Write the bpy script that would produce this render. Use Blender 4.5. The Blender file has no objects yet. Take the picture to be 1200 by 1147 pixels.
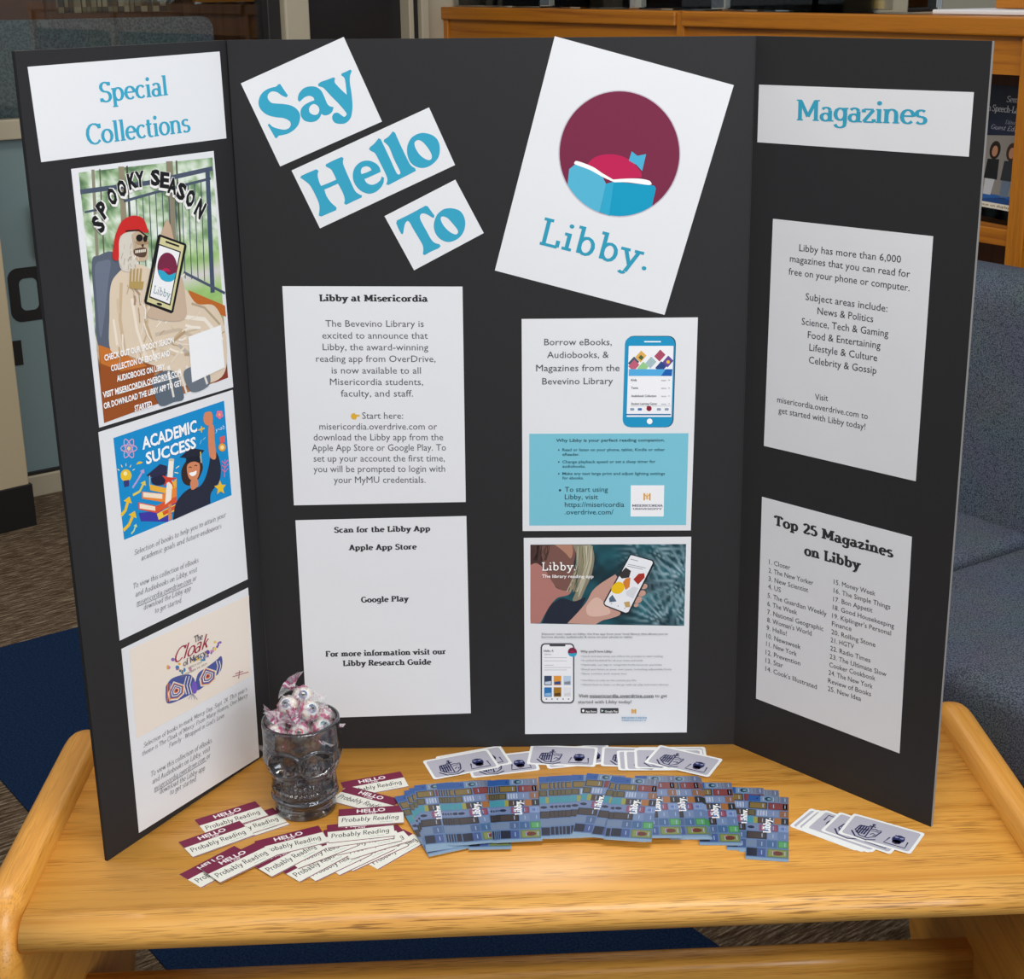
import bpy, bmesh, math, random
import numpy as np
from mathutils import Matrix, Vector
from mathutils.geometry import tessellate_polygon
BOARD={'L': [[-0.462312, -0.268453, 0.913693], [-0.305774, 0.008088, 0.913151], [-0.30877, 0.002757, 0.0], [-0.459268, -0.263115, 0.0]], 'C': [[-0.304823, 0.003065, 0.913323], [0.306127, -0.002363, 0.913617], [0.305734, -0.002703, 0.0], [-0.30877, 0.002757, 0.0]], 'R': [[0.306138, -0.002288, 0.913614], [0.518592, -0.218932, 0.914111], [0.51682, -0.217952, 0.0], [0.305734, -0.002703, -0.0]]}
CAM={'loc': [0.04153346941539021, -1.8255769974482825, 0.9759602554147433], 'r': [[0.9997941378927225, -0.019058424821145226, -0.006961198078236469], [0.012342342716812647, 0.29894925746479617, 0.9541891888077059], [0.01610429792348705, 0.9540786749029578, -0.2991229407514706]], 'f': 1782.8022990252007, 'sx': 52.109139907065476, 'sy': -37.01434948846903}
CARDS={"hello": [[-0.1722, -0.2627, -0.1161, -0.2005], [-0.1972, -0.262, -0.1283, -0.2021], [-0.212, -0.2706, -0.146, -0.2112], [-0.2381, -0.2823, -0.1744, -0.2237], [-0.2583, -0.2852, -0.1999, -0.2229], [-0.1957, -0.2325, -0.1249, -0.1924], [-0.2073, -0.2208, -0.1313, -0.1903], [-0.2583, -0.2528, -0.1919, -0.204], [-0.2917, -0.2735, -0.2321, -0.2105], [-0.2156, -0.2033, -0.1391, -0.1841], [-0.2129, -0.1917, -0.1355, -0.1783], [-0.2949, -0.2257, -0.2251, -0.1933], [-0.3693, -0.2942, -0.315, -0.2326], [-0.3471, -0.1973, -0.2855, -0.1576], [-0.3511, -0.1923, -0.2891, -0.1514], [-0.3765, -0.1745, -0.3119, -0.1335], [-0.385, -0.2248, -0.3211, -0.1785], [-0.3478, -0.2826, -0.2882, -0.2236], [-0.2083, -0.0888, -0.1379, -0.0642], [-0.1975, -0.0978, -0.1189, -0.1382], [-0.2027, -0.1555, -0.1259, -0.1479]], "bro": [[-0.1365, -0.1273, -0.0842, -0.2663], [-0.1259, -0.1128, -0.088, -0.2543], [-0.1199, -0.1066, -0.0893, -0.2487], [-0.041, -0.1048, -0.0389, -0.2521], [-0.1139, -0.0997, -0.09, -0.2431], [-0.0859, -0.0959, -0.0644, -0.2439], [-0.0826, -0.096, -0.0614, -0.244], [-0.0794, -0.0959, -0.0584, -0.2432], [-0.0761, -0.0958, -0.0554, -0.2423], [-0.0728, -0.0956, -0.0524, -0.2424], [-0.0663, -0.0954, -0.0454, -0.2408], [-0.0208, -0.0903, -0.0112, -0.2343], [-0.0175, -0.0904, -0.0081, -0.2344], [-0.0142, -0.0897, -0.0061, -0.2345], [-0.011, -0.0891, -0.0041, -0.2326], [-0.0077, -0.0886, -0.0021, -0.2327], [0.0448, -0.0825, 0.0467, -0.2323], [0.0569, -0.0812, 0.0579, -0.2307], [0.0624, -0.0809, 0.063, -0.229], [0.0679, -0.0804, 0.0681, -0.2292], [0.0723, -0.0801, 0.0722, -0.2274], [0.0778, -0.0798, 0.0764, -0.2256], [0.0877, -0.0784, 0.0815, -0.2239], [0.1075, -0.0753, 0.0842, -0.2192], [0.1392, -0.0833, 0.106, -0.2246], [0.2978, -0.1197, 0.2774, -0.2745], [0.2792, -0.1149, 0.2641, -0.2686], [0.2404, -0.1029, 0.2336, -0.2548], [0.2034, -0.0897, 0.2005, -0.2426], [0.2014, -0.0875, 0.1986, -0.2407], [0.1994, -0.0857, 0.1966, -0.2406], [0.1688, -0.0838, 0.1645, -0.2359], [0.1444, -0.0868, 0.1221, -0.2289], [0.1488, -0.0869, 0.1281, -0.231], [0.3077, -0.1359, 0.2843, -0.2783]], "stk": [[-0.0514, -0.0311, 0.0306, -0.014, 0], [-0.091, -0.0253, -0.0054, 0.0039, 0], [-0.1072, -0.0358, -0.0245, -0.0063, 0], [0.0488, -0.0099, 0.1335, 0.0035, 0], [0.0355, 0.0041, 0.1217, -0.0058, 0], [0.1774, -0.0069, 0.2616, -0.0091, 0], [0.1306, -0.0042, 0.2146, -0.0116, 0], [0.149, -0.0159, 0.2335, -0.017, 0], [0.1586, -0.0162, 0.2424, -0.0184, 0], [0.1726, -0.0115, 0.2575, -0.0154, 0], [0.2075, -0.0019, 0.2891, -0.0443, 0], [0.38, -0.1701, 0.4497, -0.2275, 1], [0.3868, -0.1733, 0.4562, -0.2305, 1], [0.3928, -0.1751, 0.4631, -0.2317, 1], [0.3967, -0.1747, 0.4682, -0.2319, 1], [0.4139, -0.1802, 0.4886, -0.2363, 0], [0.4305, -0.1838, 0.5068, -0.233, 0]]}
POSTERS={"special":{"panel":"L","size":[287.2,96.3],"c":[[-0.455343,-0.256143,0.898101],[-0.313059,-0.004782,0.90104],[-0.312468,-0.003743,0.802559],[-0.453148,-0.252269,0.804026]],"ops":[["T","Special",92.1,42.4,195.3,41.8,20.83,"serif","#38a5c6"],["T","Collections",65.6,85.0,226.8,84.1,21.81,"serif","#38a5c6"]]},
"magazines":{"panel":"R","size":[278.2,66.2],"c":[[0.31184,-0.008152,0.858907],[0.506885,-0.20704,0.862265],[0.506546,-0.206755,0.795883],[0.311972,-0.008346,0.792955]],"ops":[["T","Magazines",54.9,38.3,226.0,35.3,23.0,"serif","#38a5c6"]]},
"say":{"panel":"C","size":[132.7,104.1],"c":[[-0.292131,0.002934,0.86459],[-0.16995,0.001868,0.915951],[-0.129672,0.001474,0.819761],[-0.252225,0.002543,0.768632]],"ops":[["S",[[41.9,18.5,1],[42.8,24.5,0],[44.5,33.9,1],[42.0,35.2,1],[37.9,31.1,0],[34.1,25.2,0],[28.8,22.4,0],[24.1,23.6,0],[21.5,27.2,0],[22.7,33.3,0],[27.7,36.7,0],[35.7,40.8,0],[43.1,46.0,0],[47.4,52.6,0],[47.6,59.9,0],[42.7,67.4,0],[35.6,71.6,0],[26.4,73.3,0],[18.5,72.3,0],[14.3,71.3,0],[10.6,73.0,1],[9.3,71.6,1],[8.7,63.3,0],[7.8,54.9,1],[10.3,54.3,1],[12.4,59.3,0],[17.6,63.9,0],[23.4,67.5,0],[29.0,68.0,0],[32.7,65.5,0],[33.3,61.0,0],[28.5,55.3,0],[20.7,50.8,0],[13.4,45.3,0],[9.1,38.7,0],[8.0,31.8,0],[10.5,25.7,0],[16.5,20.3,0],[24.3,18.1,0],[31.6,18.5,0],[36.2,19.3,0],[39.8,18.1,1]],"#38a5c6",[]],["S",[[53.6,45.7,1],[53.2,42.4,0],[57.4,37.0,0],[64.8,33.9,0],[71.9,34.5,0],[78.6,37.9,0],[82.4,43.8,0],[82.9,51.1,0],[82.6,60.5,0],[84.3,64.4,0],[87.6,66.6,1],[85.9,69.1,0],[82.5,71.6,0],[77.7,72.3,0],[73.4,70.9,0],[71.4,68.2,1],[67.3,71.5,0],[61.6,73.1,0],[54.9,71.5,0],[49.5,67.1,0],[48.3,61.0,0],[50.9,54.9,0],[56.2,51.6,0],[63.3,50.7,0],[70.6,50.9,1],[70.6,47.4,0],[67.3,44.1,0],[61.8,43.4,0],[57.0,44.8,0]],"#38a5c6",[[[68.7,54.9,0],[71.4,58.9,0],[70.9,63.5,0],[67.2,66.7,0],[62.6,65.8,0],[59.5,61.8,0],[60.5,57.4,0],[64.2,54.6,0]]]],["S",[[82.2,36.2,1],[86.5,35.2,0],[94.4,35.8,0],[102.5,36.3,1],[103.5,38.1,1],[101.2,41.6,0],[102.4,46.8,0],[105.3,54.4,0],[108.0,60.3,1],[110.4,53.4,0],[113.1,45.1,0],[113.5,41.3,0],[111.4,37.6,1],[113.3,36.0,1],[118.9,36.2,0],[124.0,35.9,1],[124.8,38.3,1],[120.4,42.7,0],[117.0,49.9,0],[113.7,61.1,0],[109.1,73.4,0],[104.7,81.1,0],[100.1,86.3,0],[93.0,88.9,0],[85.7,86.9,0],[81.0,82.9,0],[80.8,77.3,0],[84.5,73.7,0],[89.2,74.4,0],[92.1,78.6,0],[94.0,81.6,0],[97.2,81.1,0],[98.4,78.1,0],[94.9,65.8,0],[90.5,54.4,0],[86.7,43.3,0],[84.1,40.2,0],[81.9,38.5,1]],"#38a5c6",[]]]},
"hello":{"panel":"C","size":[179.9,74.0],"c":[[-0.239087,0.002425,0.763826],[-0.073966,0.000985,0.835594],[-0.045279,0.000705,0.768649],[-0.209122,0.002133,0.694959]],"ops":[["S",[[5.6,11.5,1],[7.7,10.1,1],[16.9,10.1,0],[27.7,10.5,1],[29.0,13.4,1],[25.8,17.4,0],[23.9,25.6,0],[23.9,30.1,1],[34.4,30.7,0],[43.6,30.8,1],[43.9,25.6,0],[43.4,18.1,0],[40.7,14.1,0],[39.1,11.7,1],[40.5,9.9,1],[50.4,9.5,0],[61.0,9.7,1],[62.7,11.9,1],[59.5,17.2,0],[58.6,26.7,0],[58.1,42.9,0],[58.3,52.1,0],[60.6,56.9,0],[63.4,60.0,1],[61.9,62.0,1],[51.6,61.9,0],[41.2,62.1,1],[39.6,59.7,1],[42.4,55.9,0],[43.8,49.2,0],[43.7,40.0,0],[43.3,35.8,1],[33.7,35.8,0],[25.6,35.4,1],[24.5,43.1,0],[25.8,51.9,0],[28.2,57.6,0],[29.3,60.5,1],[27.5,62.8,1],[17.7,62.5,0],[7.7,62.2,1],[5.5,59.9,1],[8.9,55.1,0],[12.2,47.5,0],[12.8,35.0,0],[12.0,23.8,0],[8.9,16.9,0]],"#38a5c6",[]],["S",[[96.4,42.0,1],[95.8,44.4,1],[87.4,44.3,0],[79.0,44.2,0],[74.5,43.9,1],[74.9,48.7,0],[78.5,53.1,0],[84.4,54.5,0],[90.7,53.1,0],[94.6,49.7,1],[96.5,52.1,1],[93.4,57.1,0],[87.8,61.0,0],[79.2,63.1,0],[70.8,61.1,0],[64.0,53.8,0],[61.5,43.5,0],[63.7,34.5,0],[69.9,27.3,0],[79.3,24.3,0],[88.5,26.6,0],[94.8,33.0,0],[96.8,38.5,0]],"#38a5c6",[[[73.9,37.3,1],[74.6,34.0,0],[78.0,30.9,0],[83.3,31.5,0],[86.4,34.7,0],[86.7,38.0,1],[80.6,38.1,0]]]],["S",[[94.6,14.8,1],[96.9,13.1,1],[103.3,11.5,0],[110.6,8.0,1],[112.4,10.1,1],[112.6,31.0,0],[112.4,51.0,0],[113.6,55.8,0],[116.3,55.5,0],[117.1,51.3,0],[116.7,38.3,0],[117.4,23.2,0],[116.1,18.0,0],[114.3,14.0,1],[115.8,12.1,1],[122.4,10.9,0],[129.2,7.6,1],[131.1,10.2,1],[130.8,24.6,0],[131.2,47.5,0],[132.5,53.6,0],[135.0,57.5,1],[134.5,60.6,1],[124.7,61.1,0],[113.1,61.4,0],[97.6,62.1,1],[95.4,60.2,1],[99.1,56.0,0],[100.1,49.1,0],[99.8,34.4,0],[99.1,22.2,0],[96.3,18.3,0]],"#38a5c6",[]],["S",[[161.4,24.1,0],[169.7,30.6,0],[173.4,38.9,0],[171.8,48.3,0],[165.6,57.5,0],[154.9,61.9,0],[144.5,61.4,0],[136.6,56.0,0],[132.7,48.2,0],[133.6,38.6,0],[137.6,30.3,0],[145.4,23.8,0],[153.7,22.4,0]],"#38a5c6",[[[152.4,29.1,0],[156.6,34.2,0],[159.3,44.5,0],[159.2,52.8,0],[156.1,56.0,0],[151.9,54.1,0],[147.0,46.4,0],[145.5,36.6,0],[147.2,30.0,0]]]]]},
"to":{"panel":"C","size":[95.9,72.6],"c":[[-0.13128,0.001446,0.708904],[-0.045435,0.000699,0.751509],[-0.013029,0.000388,0.687643],[-0.098165,0.001127,0.643303]],"ops":[["S",[[8.4,13.6,1],[10.7,11.1,1],[18.3,11.3,0],[30.6,11.5,0],[43.3,11.2,0],[49.6,11.1,1],[51.7,13.0,1],[52.5,19.6,0],[53.5,26.4,1],[51.7,28.5,1],[49.8,26.9,0],[46.5,21.5,0],[43.2,18.2,0],[39.9,17.5,0],[37.0,20.4,0],[36.1,26.7,0],[36.2,38.0,0],[36.3,49.3,0],[38.1,55.2,0],[42.3,59.2,1],[42.5,61.9,1],[38.9,63.1,0],[30.4,62.4,0],[20.2,62.6,1],[18.8,60.6,1],[22.2,55.6,0],[23.9,50.2,0],[23.7,40.2,0],[23.2,27.4,0],[23.2,20.6,0],[21.8,17.4,0],[18.0,18.6,0],[14.0,22.7,0],[10.6,27.1,0],[8.6,28.5,1],[7.5,27.0,1],[7.6,20.6,0]],"#38a5c6",[]],["S",[[76.7,28.7,0],[82.5,34.4,0],[84.4,41.6,0],[82.4,50.7,0],[76.3,58.8,0],[68.0,63.3,0],[58.8,63.8,0],[51.5,61.0,0],[46.2,54.4,0],[44.4,46.0,0],[46.2,38.2,0],[50.7,31.8,0],[57.6,26.6,0],[66.1,24.8,0],[71.7,26.1,0]],"#38a5c6",[[[62.2,32.1,0],[66.0,36.6,0],[68.5,46.0,0],[69.8,54.2,0],[68.3,57.8,0],[64.7,57.8,0],[60.3,51.8,0],[57.6,42.8,0],[57.6,35.3,0],[59.4,31.9,0]]]]]},
"logo":{"panel":"C","size":[215.2,283.0],"c":[[0.073919,-0.0003,0.914931],[0.282834,-0.002177,0.858281],[0.205657,-0.001594,0.585687],[-0.000573,0.00026,0.642233]],"ops":[["P",[[178.0,91.5],[175.9,85.4],[173.2,79.5],[170.1,73.9],[166.6,68.5],[162.6,63.4],[158.2,58.7],[153.4,54.4],[148.3,50.6],[142.9,47.2],[137.2,44.2],[131.4,41.8],[125.4,39.8],[119.3,38.5],[113.1,37.6],[106.8,37.3],[100.6,37.5],[94.4,38.3],[88.3,39.6],[82.4,41.4],[76.7,43.8],[71.2,46.6],[66.0,50.0],[61.1,53.7],[56.5,57.9],[52.3,62.6],[48.6,67.5],[45.3,72.8],[42.4,78.4],[40.1,84.2],[38.2,90.3],[36.9,96.5],[36.1,102.8],[35.9,109.2],[36.2,115.6],[37.0,122.0],[38.5,128.3],[40.4,134.5],[42.9,140.5],[45.9,146.3],[49.3,151.9],[53.2,157.1],[57.6,162.0],[62.4,166.5],[67.4,170.5],[72.9,174.1],[78.6,177.3],[84.6,179.9],[90.7,181.9],[97.0,183.4],[103.4,184.4],[109.8,184.7],[116.3,184.5],[122.6,183.7],[128.9,182.4],[135.0,180.5],[140.8,178.0],[146.5,175.0],[151.8,171.5],[156.8,167.6],[161.4,163.2],[165.6,158.4],[169.3,153.3],[172.6,147.8],[175.4,142.0],[177.6,136.0],[179.3,129.8],[180.5,123.5],[181.1,117.1],[181.1,110.6],[180.6,104.2],[179.6,97.8]],"#c4bcc8"],["P",[[176.7,91.9],[174.6,85.9],[172.0,80.1],[169.0,74.5],[165.5,69.2],[161.5,64.3],[157.2,59.6],[152.6,55.4],[147.5,51.6],[142.2,48.3],[136.7,45.4],[131.0,43.0],[125.1,41.1],[119.0,39.7],[112.9,38.9],[106.8,38.6],[100.7,38.8],[94.6,39.5],[88.7,40.8],[82.9,42.6],[77.3,45.0],[71.9,47.7],[66.7,51.0],[61.9,54.7],[57.5,58.9],[53.4,63.4],[49.7,68.3],[46.4,73.5],[43.6,78.9],[41.3,84.7],[39.5,90.6],[38.2,96.7],[37.4,102.9],[37.2,109.2],[37.5,115.5],[38.4,121.8],[39.8,128.0],[41.7,134.1],[44.1,140.0],[47.0,145.7],[50.4,151.1],[54.3,156.2],[58.5,161.0],[63.2,165.5],[68.2,169.4],[73.6,173.0],[79.2,176.0],[85.0,178.6],[91.1,180.6],[97.2,182.1],[103.5,183.0],[109.8,183.4],[116.1,183.2],[122.4,182.4],[128.5,181.1],[134.5,179.2],[140.2,176.8],[145.8,173.9],[151.0,170.5],[155.9,166.6],[160.4,162.3],[164.5,157.5],[168.2,152.5],[171.4,147.1],[174.1,141.4],[176.3,135.5],[178.0,129.5],[179.1,123.3],[179.7,117.0],[179.8,110.6],[179.3,104.3],[178.3,98.0]],"#7a2846"],["S",[[74.6,132.2,1],[80.5,122.4,0],[92.4,115.1,0],[108.9,112.1,0],[125.6,115.6,0],[139.7,124.9,1],[141.3,130.3,1],[122.9,136.6,0],[109.4,140.9,0],[91.5,136.6,0]],"#c21f55",[]],["S",[[121.5,103.7,1],[129.4,107.1,1],[138.8,102.5,1],[139.8,122.8,1],[131.3,117.5,1],[121.2,115.0,1]],"#4bb1d6",[]],["P",[[55.5,142.7],[61.4,134.9],[81.3,137.6],[96.3,141.5],[102.4,148.2],[104.1,181.9],[103.5,183.0],[98.5,182.3],[93.5,181.3],[88.6,179.9],[83.8,178.1],[79.2,176.0],[74.7,173.6],[70.3,170.9],[66.2,167.9],[62.2,164.6],[58.5,161.0]],"#55b6d6"],["P",[[102.4,148.2],[110.2,143.7],[112.6,143.5],[116.9,183.8],[104.3,182.6]],"#2ea9ce"],["P",[[110.8,143.3],[150.9,136.8],[158.2,135.6],[161.4,138.2],[162.7,159.4],[162.1,160.4],[158.7,164.0],[154.9,167.4],[151.0,170.5],[146.8,173.2],[142.5,175.7],[138.0,177.8],[133.3,179.6],[128.5,181.1],[123.6,182.2],[118.6,182.9],[116.2,183.6]],"#0b9cc4"],["S",[[59.4,133.8,1],[62.8,131.1,0],[81.8,133.0,0],[95.2,137.4,0],[109.5,141.2,1],[122.9,136.6,0],[139.1,132.3,0],[151.1,131.6,0],[155.2,134.6,1],[150.9,136.8,0],[127.3,139.9,0],[111.7,144.0,1],[96.3,141.5,0],[79.5,137.4,0],[61.6,135.6,0]],"#ffffff",[]],["T","Libby.",43.0,237.8,177.7,236.1,32.31,"slabm","#2f9dbb"]]},
"at":{"panel":"C","size":[218.0,278.7],"c":[[-0.258405,0.002544,0.625304],[-0.040189,0.000605,0.622831],[-0.0431,0.000527,0.346513],[-0.260775,0.00246,0.344333]],"ops":[["T","Libby at Misericordia",44.0,18.1,175.7,18.7,7.97,"slabb","#2f3033"],["T","The Bevevino Library is",50.1,49.7,170.0,50.2,8.06,"sans","#55575c"],["T","excited to announce that",45.6,64.5,174.7,65.1,8.1,"sans","#55575c"],["T","Libby, the award-winning",45.5,79.0,174.9,79.8,8.14,"sans","#55575c"],["T","reading app from OverDrive,",36.7,93.6,183.5,94.6,8.18,"sans","#55575c"],["T","is now available to all",55.2,108.4,165.1,109.4,8.22,"sans","#55575c"],["T","Misericordia students,",52.5,122.9,167.5,124.0,8.26,"sans","#55575c"],["T","faculty, and staff.",65.4,137.8,154.7,138.6,8.3,"sans","#55575c"],["T","Start here:",90.7,166.7,141.6,167.3,8.38,"sans","#55575c"],["T","misericordia.overdrive.com or",36.8,180.0,183.6,181.8,8.42,"sans","#55575c"],["T","download the Libby app from the",29.0,193.9,191.0,195.8,8.46,"sans","#55575c"],["T","Apple App Store or Google Play. To",26.2,207.6,194.3,209.5,8.49,"sans","#55575c"],["T","set up your account the first time,",27.7,221.5,192.6,223.8,8.53,"sans","#55575c"],["T","you will be prompted to login with",27.1,235.4,192.6,237.6,8.57,"sans","#55575c"],["T","your MyMU credentials.",52.0,250.1,167.6,251.9,8.61,"sans","#55575c"],["S",[[77.3,161.0,0],[81.1,159.1,0],[82.7,161.0,0],[87.4,161.6,0],[87.4,163.6,0],[84.1,164.1,0],[83.0,167.2,0],[78.7,167.1,0],[76.9,164.6,0]],"#e2b23a",[]]]},
"scan":{"panel":"C","size":[217.4,278.0],"c":[[-0.260006,0.002446,0.32412],[-0.04281,0.000517,0.327575],[-0.043763,0.000421,0.050324],[-0.261297,0.002352,0.045328]],"ops":[["T","Scan for the Libby App",48.5,17.8,171.1,19.0,7.34,"slabb","#2f3033"],["T","Apple App Store",65.9,42.2,153.3,43.3,7.4,"slabb","#2f3033"],["T","Google Play",78.7,114.7,140.8,114.7,7.55,"slabb","#2f3033"],["T","For more information visit our",29.2,189.6,186.8,190.9,7.72,"slabb","#2f3033"],["T","Libby Research Guide",51.3,203.6,167.4,205.2,7.75,"slabb","#2f3033"]]},
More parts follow.
